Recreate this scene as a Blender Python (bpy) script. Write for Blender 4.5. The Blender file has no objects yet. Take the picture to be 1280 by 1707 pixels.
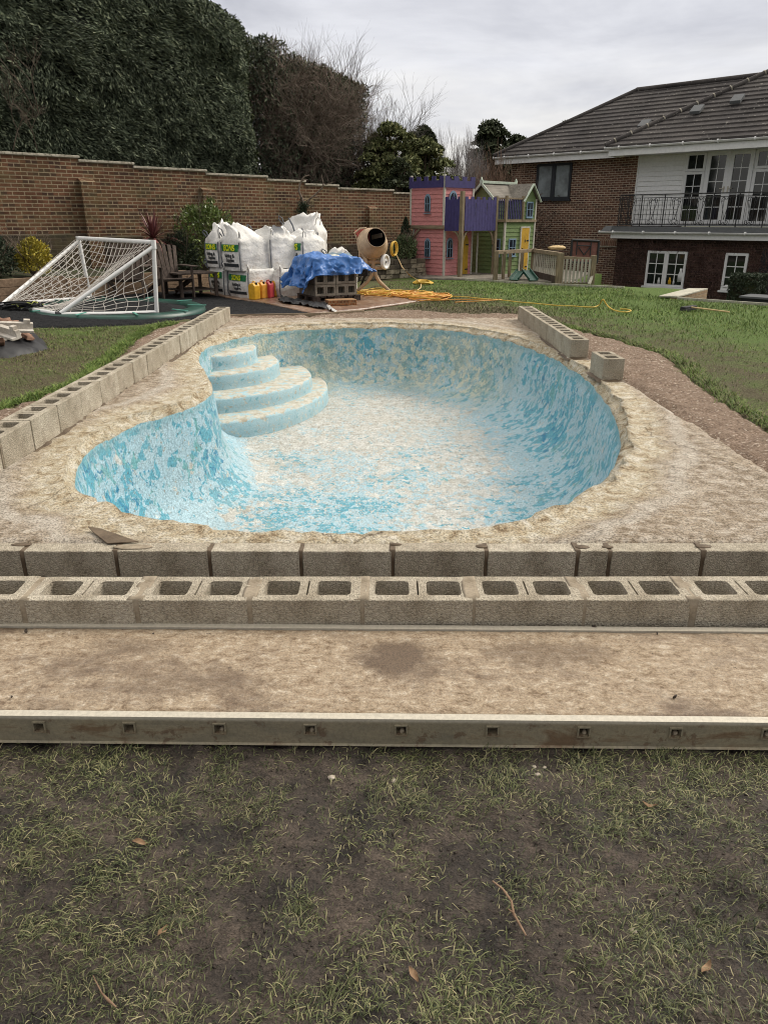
import bpy, bmesh, math, random
import numpy as np
from mathutils import Vector, Matrix, noise
from mathutils.geometry import delaunay_2d_cdt
from mathutils.bvhtree import BVHTree
R=math.radians; PI=math.pi
random.seed(7); rng=np.random.default_rng(7)
S=bpy.context.scene; COL=S.collection

# ---------------------------------------------------------------- camera
CZ=1.64; TILT=R(21.6); FPX=1233.0
cd=bpy.data.cameras.new("camera"); cam=bpy.data.objects.new("camera",cd); COL.objects.link(cam)
cam.location=(0,0,CZ); cam.rotation_euler=(R(90)-TILT,0,0)
cd.sensor_fit='VERTICAL'; cd.sensor_height=36; cd.lens=26.0; cd.clip_start=.05; cd.clip_end=2000
S.camera=cam
S.cycles.filter_width=1.05
# ---------------------------------------------------------------- light
SUN_EL,SUN_AZ=R(40),R(64)   # azimuth from +Y towards +X
w=bpy.data.worlds.new("World"); S.world=w; w.use_nodes=True
def world():
    nt=w.node_tree; nt.nodes.clear(); n=nt.nodes.new; L=nt.links.new
    out=n('ShaderNodeOutputWorld'); sky=n('ShaderNodeTexSky'); sky.sky_type='NISHITA'; sky.sun_disc=False
    sky.sun_elevation=SUN_EL; sky.sun_rotation=SUN_AZ
    b1=n('ShaderNodeBackground'); b1.inputs[1].default_value=.07; L(sky.outputs[0],b1.inputs[0])
    tc=n('ShaderNodeTexCoord'); sp=n('ShaderNodeSeparateXYZ'); L(tc.outputs['Generated'],sp.inputs[0])
    mp=n('ShaderNodeMapping'); mp.inputs['Scale'].default_value=(1.6,1.6,7.0); L(tc.outputs['Generated'],mp.inputs[0])
    nz=n('ShaderNodeTexNoise'); nz.inputs['Scale'].default_value=1.5; nz.inputs['Detail'].default_value=6; nz.inputs['Roughness'].default_value=.6
    nz.inputs['Distortion'].default_value=.4
    L(mp.outputs[0],nz.inputs['Vector'])
    cr=n('ShaderNodeValToRGB'); e=cr.color_ramp.elements
    e[0].position=.30; e[0].color=(.34,.343,.38,1); e[1].position=.72; e[1].color=(.62,.62,.645,1)
    L(nz.outputs['Fac'],cr.inputs[0])
    # pale warm break low in the cloud
    mp2=n('ShaderNodeMapping'); mp2.inputs['Scale'].default_value=(2.2,2.2,13.0); mp2.inputs['Location'].default_value=(3.1,.4,.2); L(tc.outputs['Generated'],mp2.inputs[0])
    nz2=n('ShaderNodeTexNoise'); nz2.inputs['Scale'].default_value=1.6; nz2.inputs['Detail'].default_value=4; L(mp2.outputs[0],nz2.inputs['Vector'])
    band=n('ShaderNodeMapRange'); band.inputs[1].default_value=.20; band.inputs[2].default_value=.06; L(sp.outputs[2],band.inputs[0])
    m1=n('ShaderNodeMath'); m1.operation='MULTIPLY'; L(band.outputs[0],m1.inputs[0])
    cr2=n('ShaderNodeValToRGB'); cr2.color_ramp.elements[0].position=.38; cr2.color_ramp.elements[1].position=.66; L(nz2.outputs['Fac'],cr2.inputs[0]); L(cr2.outputs[0],m1.inputs[1])
    mx=n('ShaderNodeMix'); mx.data_type='RGBA'; L(m1.outputs[0],mx.inputs[0]); L(cr.outputs[0],mx.inputs[6]); mx.inputs[7].default_value=(.80,.77,.71,1)
    # overcast sky is brighter overhead than at the horizon
    up=n('ShaderNodeMapRange'); up.inputs[1].default_value=.22; up.inputs[2].default_value=1.0; up.inputs[3].default_value=1.0; up.inputs[4].default_value=3.0; L(sp.outputs[2],up.inputs[0])
    # and brighter on the side the hidden sun is
    sd_=n('ShaderNodeMapRange'); sd_.inputs[1].default_value=-.9; sd_.inputs[2].default_value=.6; sd_.inputs[3].default_value=.62; sd_.inputs[4].default_value=1.0; L(sp.outputs[1],sd_.inputs[0])
    wz=n('ShaderNodeMapRange'); wz.inputs[1].default_value=.25; wz.inputs[2].default_value=.8; wz.inputs[3].default_value=0; wz.inputs[4].default_value=.9; L(sp.outputs[2],wz.inputs[0])
    wm=n('ShaderNodeMix'); wm.data_type='RGBA'; L(wz.outputs[0],wm.inputs[0]); L(mx.outputs[2],wm.inputs[6]); wm.inputs[7].default_value=(.455,.43,.385,1)
    mm=n('ShaderNodeMath'); mm.operation='MULTIPLY'; L(up.outputs[0],mm.inputs[0]); L(sd_.outputs[0],mm.inputs[1])
    b2=n('ShaderNodeBackground'); L(wm.outputs[2],b2.inputs[0]); L(mm.outputs[0],b2.inputs[1])
    ad=n('ShaderNodeMixShader'); ad.inputs[0].default_value=.92; L(b1.outputs[0],ad.inputs[1]); L(b2.outputs[0],ad.inputs[2]); L(ad.outputs[0],out.inputs[0])
world()
sd=bpy.data.lights.new("sun",'SUN'); so=bpy.data.objects.new("sun",sd); COL.objects.link(so)
sd.energy=2.3; sd.angle=R(28); sd.color=(1,.93,.82)
so.rotation_euler=(-(R(90)-SUN_EL),0,-SUN_AZ)
S.view_settings.view_transform='Standard'; S.view_settings.look='None'; S.view_settings.exposure=0.60; S.view_settings.gamma=1

# ---------------------------------------------------------------- photo geometry helpers (a photo pixel on a known plane)
def ray(px,py):
    a=(px-640)/FPX; b=-(py-853.5)/FPX
    return (a, math.cos(TILT)+b*math.sin(TILT), -math.sin(TILT)+b*math.cos(TILT))
def on_z(px,py,z):
    r=ray(px,py); t=(z-CZ)/r[2]; return (r[0]*t,r[1]*t)
def on_y(px,py,Y):
    r=ray(px,py); t=Y/r[1]; return Vector((r[0]*t,Y,CZ+r[2]*t))
def on_plane(px,py,A,u):
    n=(-u[1],u[0]); r=ray(px,py); t=(n[0]*A[0]+n[1]*A[1])/(n[0]*r[0]+n[1]*r[1])
    p=(r[0]*t,r[1]*t); return ((p[0]-A[0])*u[0]+(p[1]-A[1])*u[1], CZ+r[2]*t)
def gz(x,y): return .1+.045*max(0,-3-x)
def GT(px,py):
    z=.1
    for i in range(12): p=on_z(px,py,z); z=gz(*p)
    return (p[0],p[1],z)
def nz(x,y,z=0.,s=1.): return noise.noise(Vector((x*s,y*s,z*s)))
def fbm(x,y,z=0.,s=1.,o=4): return noise.fractal(Vector((x*s,y*s,z*s)),.9,2.1,o)

# ---------------------------------------------------------------- objects
def tag(o,label=None,cat=None,group=None,kind=None):
    if label: o['label']=label
    if cat: o['category']=cat
    if group: o['group']=group
    if kind: o['kind']=kind
    return o
def link(name,me,m=None,parent=None):
    o=bpy.data.objects.new(name,me); COL.objects.link(o)
    if m is not None and me is not None and len(me.materials)==0: me.materials.append(m)
    if parent is not None: o.parent=parent
    return o
def thing(name,label,cat,loc=(0,0,0),rz=0,group=None):
    o=bpy.data.objects.new(name,None); COL.objects.link(o); o.location=loc; o.rotation_euler=(0,0,rz)
    o.empty_display_size=.1
    return tag(o,label,cat,group)
def copy_tree(o,parent=None,label=None):
    c=o.copy(); COL.objects.link(c); c.parent=parent
    if label: c['label']=label
    for ch in list(o.children): copy_tree(ch,c)
    return c
class MB:
    def __init__(s): s.v=[]; s.f=[]; s.sm=[]
    def add(s,vs,fs,smooth=False):
        b=len(s.v); s.v+= [tuple(v) for v in vs]
        for f in fs: s.f.append(tuple(b+i for i in f)); s.sm.append(smooth)
        return s
    def box(s,x0,x1,y0,y1,z0,z1,M=None):
        vs=[Vector((x,y,z)) for z in (z0,z1) for y in (y0,y1) for x in (x0,x1)]
        if M is not None: vs=[M@v for v in vs]
        return s.add(vs,[(0,2,3,1),(4,5,7,6),(0,1,5,4),(2,6,7,3),(0,4,6,2),(1,3,7,5)])
    def beam(s,a,b,w,h,up=(0,0,1)):
        a=Vector(a); b=Vector(b); d=(b-a); L=d.length
        if L<1e-6: return s
        d.normalize(); up=Vector(up)
        if abs(d.dot(up))>.98: up=Vector((1,0,0))
        x=d.cross(up).normalized(); z=x.cross(d).normalized()
        vs=[p+x*sx*w/2+z*sz*h/2 for p in (a,b) for sz in (-1,1) for sx in (-1,1)]
        return s.add(vs,[(0,2,3,1),(4,5,7,6),(0,1,5,4),(2,6,7,3),(0,4,6,2),(1,3,7,5)])
    def tube(s,pts,r,n=8,cap=True,smooth=True):
        pts=[Vector(p) for p in pts]; k=len(pts)
        rs=r if isinstance(r,(list,tuple)) else [r]*k
        prev=None; base=len(s.v); vs=[]
        for i,p in enumerate(pts):
            d=(pts[min(i+1,k-1)]-pts[max(i-1,0)])
            if d.length<1e-9: d=Vector((0,0,1))
            d.normalize()
            if prev is None:
                a=Vector((0,0,1)) if abs(d.z)<.9 else Vector((1,0,0)); x=d.cross(a).normalized()
            else:
                x=(prev-d*prev.dot(d));
                x=x.normalized() if x.length>1e-6 else d.orthogonal().normalized()
            prev=x; y=d.cross(x)
            for j in range(n):
                t=2*PI*j/n; vs.append(p+(x*math.cos(t)+y*math.sin(t))*rs[i])
        fs=[]
        for i in range(k-1):
            for j in range(n):
                a=i*n+j; b=i*n+(j+1)%n; fs.append((a,b,b+n,a+n))
        s.add(vs,fs,smooth)
        if cap and n>2:
            s.add(vs[:n][::-1],[tuple(range(n))]); s.add(vs[-n:],[tuple(range(n))])
        return s
    def lathe(s,prof,n=24,M=None,smooth=True,a0=0,a1=2*PI):
        full=abs(a1-a0-2*PI)<1e-6; m=n if full else n+1; vs=[]
        for r,z in prof:
            for j in range(m):
                t=a0+(a1-a0)*j/n; v=Vector((r*math.cos(t),r*math.sin(t),z)); vs.append(M@v if M is not None else v)
        fs=[]
        for i in range(len(prof)-1):
            for j in range(n):
                a=i*m+j; b=i*m+(j+1)%m; fs.append((a,b,b+m,a+m))
        return s.add(vs,fs,smooth)
    def prism(s,poly,axis_from,axis_to,M=None):
        # poly: 3D points of one cap, shifted by (axis_to-axis_from)
        d=Vector(axis_to)-Vector(axis_from); a=[Vector(p) for p in poly]; b=[p+d for p in a]
        vs=a+b
        if M is not None: vs=[M@v for v in vs]
        k=len(a); fs=[tuple(range(k))[::-1],tuple(range(k,2*k))]+[(i,(i+1)%k,k+(i+1)%k,k+i) for i in range(k)]
        return s.add(vs,fs)
    def mesh(s,name):
        me=bpy.data.meshes.new(name); me.from_pydata(s.v,[],s.f)
        me.polygons.foreach_set('use_smooth',s.sm); me.update(); return me
    def build(s,name,m,parent=None,bevel=0,fix=True):
        me=s.mesh(name)
        if fix or bevel:
            bm=bmesh.new(); bm.from_mesh(me)
            if bevel:
                bmesh.ops.remove_doubles(bm,verts=bm.verts,dist=1e-5)
                es=[e for e in bm.edges if len(e.link_faces)==2 and e.calc_face_angle(0)>.5]
                bmesh.ops.bevel(bm,geom=es,offset=bevel,segments=2,affect='EDGES',profile=.6,clamp_overlap=True)
            bmesh.ops.recalc_face_normals(bm,faces=bm.faces); bm.to_mesh(me); bm.free()
        return link(name,me,m,parent)
def fast_mesh(name,V,F,smooth=False):
    me=bpy.data.meshes.new(name); V=np.asarray(V,dtype=np.float32); F=np.asarray(F,dtype=np.int32); k=F.shape[1]
    me.vertices.add(len(V)); me.vertices.foreach_set('co',V.ravel())
    me.loops.add(F.size); me.loops.foreach_set('vertex_index',F.ravel())
    me.polygons.add(len(F)); me.polygons.foreach_set('loop_start',np.arange(0,F.size,k,dtype=np.int32))
    me.polygons.foreach_set('loop_total',np.full(len(F),k,dtype=np.int32))
    me.update(calc_edges=True); me.validate()
    if smooth: me.polygons.foreach_set('use_smooth',np.ones(len(F),dtype=bool))
    return me
def unit(a): return a/np.maximum(np.linalg.norm(a,axis=1,keepdims=True),1e-9)
def leaves(name,C,D,L,W,m,parent=None,fold=.15):
    """leaf shaped quads: centre C, direction D, length L, width W"""
    C=np.asarray(C,float); N=len(C); D=unit(np.asarray(D,float)); r=unit(rng.normal(size=(N,3)))
    X=unit(np.cross(D,r)); Z=np.cross(X,D)
    L=np.broadcast_to(L,(N,))[:,None]; W=np.broadcast_to(W,(N,))[:,None]
    a=C-D*L*.5; b=C+X*W*.5+Z*L*fold*.3; c=C+D*L*.5-Z*L*fold*.4; d=C-X*W*.5+Z*L*fold*.3
    V=np.stack([a,b,c,d],1).reshape(-1,3); F=np.arange(4*N).reshape(N,4)
    return link(name,fast_mesh(name,V,F),m,parent)
def blades(name,P,H,lean,az,W,m,parent=None,seg=3,curl=1.0):
    """curved grass blades rooted at P"""
    N=len(P); d=np.stack([np.cos(az),np.sin(az),np.zeros(N)],1); sd_=np.stack([-np.sin(az+rng.uniform(-.6,.6,N)),np.cos(az),np.zeros(N)],1)
    V=[]; pos=P.copy(); ang=lean.copy(); side=rng.normal(0,.35,N)
    for i in range(seg+1):
        ww=(W*(1-(i/seg)**1.5)*.5+.00015)[:,None]
        V.append(pos-sd_*ww); V.append(pos+sd_*ww)
        st=(H/seg)
        dd=np.stack([np.cos(az+side*i)*np.sin(ang),np.sin(az+side*i)*np.sin(ang),np.cos(ang)],1)
        pos=pos+dd*st[:,None]; ang=ang+curl*rng.uniform(.15,.75,N)
    V=np.stack(V,1); K=2*(seg+1); base=(np.arange(N)*K)[:,None]
    F=[]
    for i in range(seg): F.append(base+np.array([[2*i,2*i+1,2*i+3,2*i+2]]))
    F=np.stack(F,1).reshape(-1,4)
    return link(name,fast_mesh(name,V.reshape(-1,3),F,True),m,parent)
def tubes_np(name,A,B,ra,rb,m,parent=None):
    """many thin 3-sided tapered sticks A->B"""
    A=np.asarray(A,float);B=np.asarray(B,float);N=len(A); D=unit(B-A); r=np.where(np.abs(D[:,2:3])>.9,np.array([[1.,0,0]]),np.array([[0,0,1.]]))
    X=unit(np.cross(D,r)); Y=np.cross(D,X); ra=np.broadcast_to(ra,(N,))[:,None]; rb=np.broadcast_to(rb,(N,))[:,None]
    V=[]
    for P,rr in ((A,ra),(B,rb)):
        for j in range(3):
            t=2*PI*j/3; V.append(P+(X*math.cos(t)+Y*math.sin(t))*rr)
    V=np.stack(V,1); base=(np.arange(N)*6)[:,None]
    F=np.stack([base+np.array([[j,(j+1)%3,3+(j+1)%3,3+j]]) for j in range(3)],1).reshape(-1,4)
    return link(name,fast_mesh(name,V.reshape(-1,3),F,True),m,parent)
def grow(root,dirv,length,r,levels,kids=3,spread=.55,taper=.62,seg=3,up=.12,segs=None,shrink=.72,rnd=random):
    """recursive branching, returns list of (a,b,ra,rb)"""
    if segs is None: segs=[]
    p=Vector(root); d=Vector(dirv).normalized(); rr=r
    for i in range(seg):
        d=(d+Vector((rnd.gauss(0,.12),rnd.gauss(0,.12),rnd.gauss(0,.08)+up*.3))).normalized()
        q=p+d*length/seg; r2=rr*(1-(1-taper)/seg)
        segs.append((tuple(p),tuple(q),rr,r2)); p=q; rr=r2
        if levels>0 and i>0:
            for k in range(kids if i==seg-1 else max(1,kids-2)):
                ax=Vector((rnd.gauss(0,1),rnd.gauss(0,1),rnd.gauss(0,1))).cross(d)
                if ax.length<1e-3: continue
                nd=Matrix.Rotation(spread*rnd.uniform(.6,1.4),3,ax.normalized())@d; nd.z+=up
                grow(p,nd,length*shrink*rnd.uniform(.7,1.15),rr*.75,levels-1,kids,spread,taper,seg,up,segs,shrink,rnd)
    return segs
def segs_obj(name,segs,m,parent=None):
    a=np.array([s_[0] for s_ in segs]); b=np.array([s_[1] for s_ in segs]); ra=np.array([s_[2] for s_ in segs]); rb=np.array([s_[3] for s_ in segs])
    return tubes_np(name,a,b,ra,rb,m,parent)
def inside(p,poly):
    x,y=p; c=False; j=len(poly)-1
    for i in range(len(poly)):
        xi,yi=poly[i][0],poly[i][1]; xj,yj=poly[j][0],poly[j][1]
        if (yi>y)!=(yj>y) and x<(xj-xi)*(y-yi)/(yj-yi)+xi: c=not c
        j=i
    return c
def inside_np(X,Y,poly):
    c=np.zeros(len(X),bool); j=len(poly)-1
    for i in range(len(poly)):
        xi,yi=poly[i][0],poly[i][1]; xj,yj=poly[j][0],poly[j][1]
        if yi!=yj: c^=((yi>Y)!=(yj>Y))&(X<(xj-xi)*(Y-yi)/(yj-yi)+xi)
        j=i
    return c
def dist_np(X,Y,poly,closed=True):
    d=np.full(len(X),1e9); n=len(poly)
    for i in range(n if closed else n-1):
        x0,y0=poly[i][:2]; x1,y1=poly[(i+1)%n][:2]; dx,dy=x1-x0,y1-y0; l2=dx*dx+dy*dy+1e-12
        t=np.clip(((X-x0)*dx+(Y-y0)*dy)/l2,0,1); d=np.minimum(d,np.hypot(X-x0-t*dx,Y-y0-t*dy))
    return d
def densify(poly,step):
    out=[]; n=len(poly)
    for i in range(n):
        a=poly[i]; b=poly[(i+1)%n]; L=math.hypot(b[0]-a[0],b[1]-a[1]); k=max(1,int(L/step))
        for j in range(k): out.append((a[0]+(b[0]-a[0])*j/k,a[1]+(b[1]-a[1])*j/k))
    return out
def smooth_closed(pts,n=240):
    m=len(pts); seg=[]; 
    for i in range(m):
        p0,p1,p2,p3=[pts[(i+k-1)%m] for k in range(4)]
        for j in range(12):
            t=j/12
            seg.append(tuple(.5*((2*p1[c])+(-p0[c]+p2[c])*t+(2*p0[c]-5*p1[c]+4*p2[c]-p3[c])*t*t+(-p0[c]+3*p1[c]-3*p2[c]+p3[c])*t**3) for c in (0,1)))
    # resample evenly
    P=np.array(seg+[seg[0]]); d=np.r_[0,np.cumsum(np.hypot(*np.diff(P,axis=0).T))]; t=np.linspace(0,d[-1],n,endpoint=False)
    return np.stack([np.interp(t,d,P[:,0]),np.interp(t,d,P[:,1])],1)
def sheet(name,outer,holes,step,zf,m,attrs=None,skirt=0,smooth=True,parent=None,vary=None):
    """ground sheet: outline, holes and an even scatter of inner points, triangulated"""
    outer=densify(outer,step); holes=[densify(h,step) for h in holes]
    xs=[p[0] for p in outer]; ys=[p[1] for p in outer]
    gx,gy=np.meshgrid(np.arange(min(xs),max(xs),step),np.arange(min(ys),max(ys),step))
    gx=gx.ravel()+rng.uniform(-.25,.25,gx.size)*step; gy=gy.ravel()+rng.uniform(-.25,.25,gy.size)*step
    if vary is not None:
        keep=rng.random(len(gx))<vary(gx,gy); gx=gx[keep]; gy=gy[keep]
    k=inside_np(gx,gy,outer)&(dist_np(gx,gy,outer)>step*.45)
    for h in holes: k&=~inside_np(gx,gy,h); k&=dist_np(gx,gy,h)>step*.45
    gx=gx[k]; gy=gy[k]
    vs=[Vector(p) for p in outer]; es=[(i,(i+1)%len(outer)) for i in range(len(outer))]
    for h in holes:
        b=len(vs); vs+=[Vector(p) for p in h]; es+=[(b+i,b+(i+1)%len(h)) for i in range(len(h))]
    vs+=[Vector((a,b)) for a,b in zip(gx,gy)]
    r=delaunay_2d_cdt(vs,es,[],0,1e-5); V=r[0]; F=r[2]
    cx=np.array([sum(V[i][0] for i in f)/len(f) for f in F]); cy=np.array([sum(V[i][1] for i in f)/len(f) for f in F])
    k=inside_np(cx,cy,outer)
    for h in holes: k&=~inside_np(cx,cy,h)
    X=np.array([v[0] for v in V]); Y=np.array([v[1] for v in V]); Z=zf(X,Y)
    V3=[(x,y,z) for x,y,z in zip(X,Y,Z)]; F=[tuple(f) for f,q in zip(F,k) if q]
    me=bpy.data.meshes.new(name); 
    if skirt:
        from collections import Counter
        cnt=Counter(); dr={}
        for f in F:
            for i in range(len(f)):
                a,b=f[i],f[(i+1)%len(f)]; cnt[(min(a,b),max(a,b))]+=1; dr[(min(a,b),max(a,b))]=(a,b)
        mp={}
        for e,c in cnt.items():
            if c==1:
                a,b=dr[e]
                for q in (a,b):
                    if q not in mp: mp[q]=len(V3); V3.append((V3[q][0],V3[q][1],V3[q][2]-skirt))
                F.append((b,a,mp[a],mp[b]))
        X=np.array([v[0] for v in V3]); Y=np.array([v[1] for v in V3])
    me.from_pydata(V3,[],F); me.update()
    bm=bmesh.new(); bm.from_mesh(me); bmesh.ops.recalc_face_normals(bm,faces=bm.faces)
    up=sum(f.normal.z*f.calc_area() for f in bm.faces)
    if up<0: bmesh.ops.reverse_faces(bm,faces=bm.faces)
    bm.to_mesh(me); bm.free()
    me.polygons.foreach_set('use_smooth',[smooth]*len(me.polygons))
    if attrs:
        for an,fn in attrs.items():
            at=me.attributes.new(an,'FLOAT','POINT'); at.data.foreach_set('value',np.asarray(fn(X,Y),dtype=np.float32))
    return link(name,me,m,parent)
def vfbm(X,Y,s,o=3,seed=0.): return np.array([noise.fractal(Vector((x*s,y*s,seed)),.9,2.1,o) for x,y in zip(X,Y)])

# ---------------------------------------------------------------- materials
class NT:
    def __init__(s,name,rough=.85,spec=.25):
        s.m=bpy.data.materials.new(name); s.m.use_nodes=True; s.t=s.m.node_tree; s.b=s.t.nodes['Principled BSDF']
        s.b.inputs['Roughness'].default_value=rough; s.b.inputs['Specular IOR Level'].default_value=spec; s._c={}
    def n(s,k): return s.t.nodes.new('ShaderNode'+k)
    def put(s,sock,v):
        if hasattr(v,'is_output') or isinstance(v,bpy.types.NodeSocket): s.t.links.new(v,sock)
        else:
            if isinstance(v,(tuple,list)) and len(v)==3 and sock.type=='RGBA': v=(*v,1)
            sock.default_value=v
    def co(s,k='Object'):
        if k not in s._c: s._c[k]=s.n('TexCoord')
        return s._c[k].outputs[k]
    def map(s,vec=None,scale=(1,1,1),loc=(0,0,0),rot=(0,0,0)):
        q=s.n('Mapping'); s.put(q.inputs[0],vec if vec is not None else s.co()); q.inputs['Scale'].default_value=scale; q.inputs['Location'].default_value=loc; q.inputs['Rotation'].default_value=rot; return q.outputs[0]
    def noise(s,scale,detail=5,rough=.6,vec=None,dist=0.,out='Fac'):
        q=s.n('TexNoise'); s.put(q.inputs['Vector'],vec if vec is not None else s.co()); q.inputs['Scale'].default_value=scale; q.inputs['Detail'].default_value=detail; q.inputs['Roughness'].default_value=rough; q.inputs['Distortion'].default_value=dist; return q.outputs[out]
    def vor(s,scale,vec=None,feature='F1',out='Distance',rand=1.):
        q=s.n('TexVoronoi'); q.feature=feature; s.put(q.inputs['Vector'],vec if vec is not None else s.co()); q.inputs['Scale'].default_value=scale; q.inputs['Randomness'].default_value=rand; return q.outputs[out]
    def ramp(s,f,stops,interp='LINEAR'):
        q=s.n('ValToRGB'); s.put(q.inputs[0],f); e=q.color_ramp.elements; q.color_ramp.interpolation=interp
        while len(e)<len(stops): e.new(.5)
        for i,(p,c) in enumerate(stops):
            e[i].position=p; c=(c,c,c) if isinstance(c,(int,float)) else c; e[i].color=(*c,1)
        return q.outputs[0]
    def mix(s,f,a,b,mode='MIX'):
        q=s.n('Mix'); q.data_type='RGBA'; q.blend_type=mode; s.put(q.inputs[0],f); s.put(q.inputs[6],a); s.put(q.inputs[7],b); return q.outputs[2]
    def math(s,op,a,b=0.,clamp=False):
        q=s.n('Math'); q.operation=op; q.use_clamp=clamp; s.put(q.inputs[0],a); s.put(q.inputs[1],b); return q.outputs[0]
    def attr(s,name,out='Fac'):
        q=s.n('Attribute'); q.attribute_name=name; return q.outputs[out]
    def sep(s,vec=None):
        q=s.n('SeparateXYZ'); s.put(q.inputs[0],vec if vec is not None else s.co()); return q.outputs
    def comb(s,x,y,z):
        q=s.n('CombineXYZ'); s.put(q.inputs[0],x); s.put(q.inputs[1],y); s.put(q.inputs[2],z); return q.outputs[0]
    def island(s): return s.n('NewGeometry').outputs['Random Per Island']
    def objrand(s): return s.n('ObjectInfo').outputs['Random']
    def bump(s,h,st=.5,dist=.01,nrm=None):
        q=s.n('Bump'); s.put(q.inputs['Height'],h); q.inputs['Strength'].default_value=st; q.inputs['Distance'].default_value=dist
        if nrm is not None: s.put(q.inputs['Normal'],nrm)
        return q.outputs[0]
    def fin(s,col=None,nrm=None,rough=None,metal=None):
        if col is not None: s.put(s.b.inputs['Base Color'],col)
        if nrm is not None: s.put(s.b.inputs['Normal'],nrm)
        if rough is not None: s.put(s.b.inputs['Roughness'],rough)
        if metal is not None: s.b.inputs['Metallic'].default_value=metal
        return s.m
def rough_mat(name,c1,c2,scale=8,bscale=60,bst=.5,bd=.004,rough=.85,spec=.2,c3=None,lo=.35,hi=.65,metal=0):
    m=NT(name,rough,spec); f=m.noise(scale,6,.65); c=m.ramp(f,[(lo,c1),(hi,c2)])
    g=m.noise(bscale,4,.7)
    if c3: c=m.mix(m.ramp(m.noise(scale*3.7,4,.7),[(.52,0.),(.62,1.)]),c,c3)
    c=m.mix(.55,c,m.ramp(g,[(.3,.55),(.7,1.)]),'MULTIPLY')
    return m.fin(c,m.bump(g,bst,bd),metal=metal)
# ---------------------------------------------------------------- materials used all over
def m_block():
    m=NT('concrete_block',.92,.15); v=m.co()
    big=m.noise(5,4,.6,v); g=m.noise(95,4,.75,v); r=m.objrand()
    c=m.ramp(big,[(.3,(.36,.315,.24)),(.7,(.58,.525,.43))])
    c=m.mix(m.math('MULTIPLY',r,.6),c,(.33,.285,.215))
    c=m.mix(m.ramp(m.noise(3.3,5,.7,m.map(loc=(2,5,1))),[(.52,0.),(.64,.55)]),c,(.24,.20,.145))
    pit=m.vor(150,v); pm=m.ramp(pit,[(.12,.35),(.30,1.)]); pn=m.noise(40,3,.6,v); pm=m.mix(m.ramp(pn,[(.42,1.),(.6,0.)]),pm,(1,1,1))
    c=m.mix(1.,c,pm,'MULTIPLY'); c=m.mix(.75,c,m.ramp(g,[(.36,.45),(.62,1.15)]),'MULTIPLY')
    n=m.bump(pit,.9,.006); n=m.bump(g,.6,.003,n)
    return m.fin(c,n)
def m_slab():
    m=NT('old_concrete',.9,.2); v=m.co(); d=m.attr('rimdist')
    lines=m.noise(9,7,.75,m.map(scale=(1.0,9.,1))); fine=m.noise(90,4,.75,v); mid=m.noise(14,6,.7,v); big=m.noise(1.3,4,.55,v)
    c=m.ramp(mid,[(.38,(.215,.165,.115)),(.5,(.37,.31,.24)),(.62,(.50,.44,.365))])
    c=m.mix(m.ramp(lines,[(.40,.8),(.50,0.)]),c,(.215,.165,.115))
    c=m.mix(m.ramp(big,[(.5,0.),(.75,.45)]),c,(.36,.28,.19))
    g=m.noise(9,6,.75,v,.6)
    cream=m.ramp(g,[(.37,(.21,.15,.09)),(.43,(.38,.31,.205)),(.54,(.49,.435,.33)),(.64,(.59,.55,.47))])
    wob=m.math('ADD',d,m.math('MULTIPLY',m.math('SUBTRACT',m.noise(3.,5,.65,v),.5),.35))
    c=m.mix(m.ramp(wob,[(.16,1.),(.33,0.)]),c,cream)
    # a brushed pale line where the old coping stopped
    c=m.mix(m.ramp(wob,[(.29,0.),(.35,.35),(.41,.35),(.47,0.)]),c,(.56,.53,.47))
    c=m.mix(.9,c,m.ramp(fine,[(.40,.35),(.5,.95),(.6,1.2)]),'MULTIPLY')
    cv=m.n('VectorMath'); cv.operation='MULTIPLY_ADD'; m.put(cv.inputs[0],m.noise(3.5,4,.6,v,out='Color')); cv.inputs[1].default_value=(.30,.30,0); m.put(cv.inputs[2],v)
    ck=m.vor(.85,cv.outputs[0],'DISTANCE_TO_EDGE'); c=m.mix(m.math('MULTIPLY',m.ramp(ck,[(0.,1.),(.007,0.)]),m.ramp(m.noise(1.3,3,.5,m.map(loc=(4,4,4))),[(.5,0.),(.56,.85)])),c,(.10,.075,.05))
    c=m.mix(m.ramp(m.noise(26,3,.6,m.map(loc=(1,7,0))),[(.66,0.),(.70,.65)]),c,(.16,.12,.085))
    h=m.math('ADD',m.math('MULTIPLY',lines,.9),m.math('MULTIPLY',g,.8))
    n=m.bump(h,.8,.014); n=m.bump(fine,.9,.006,n)
    return m.fin(c,n)
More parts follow.
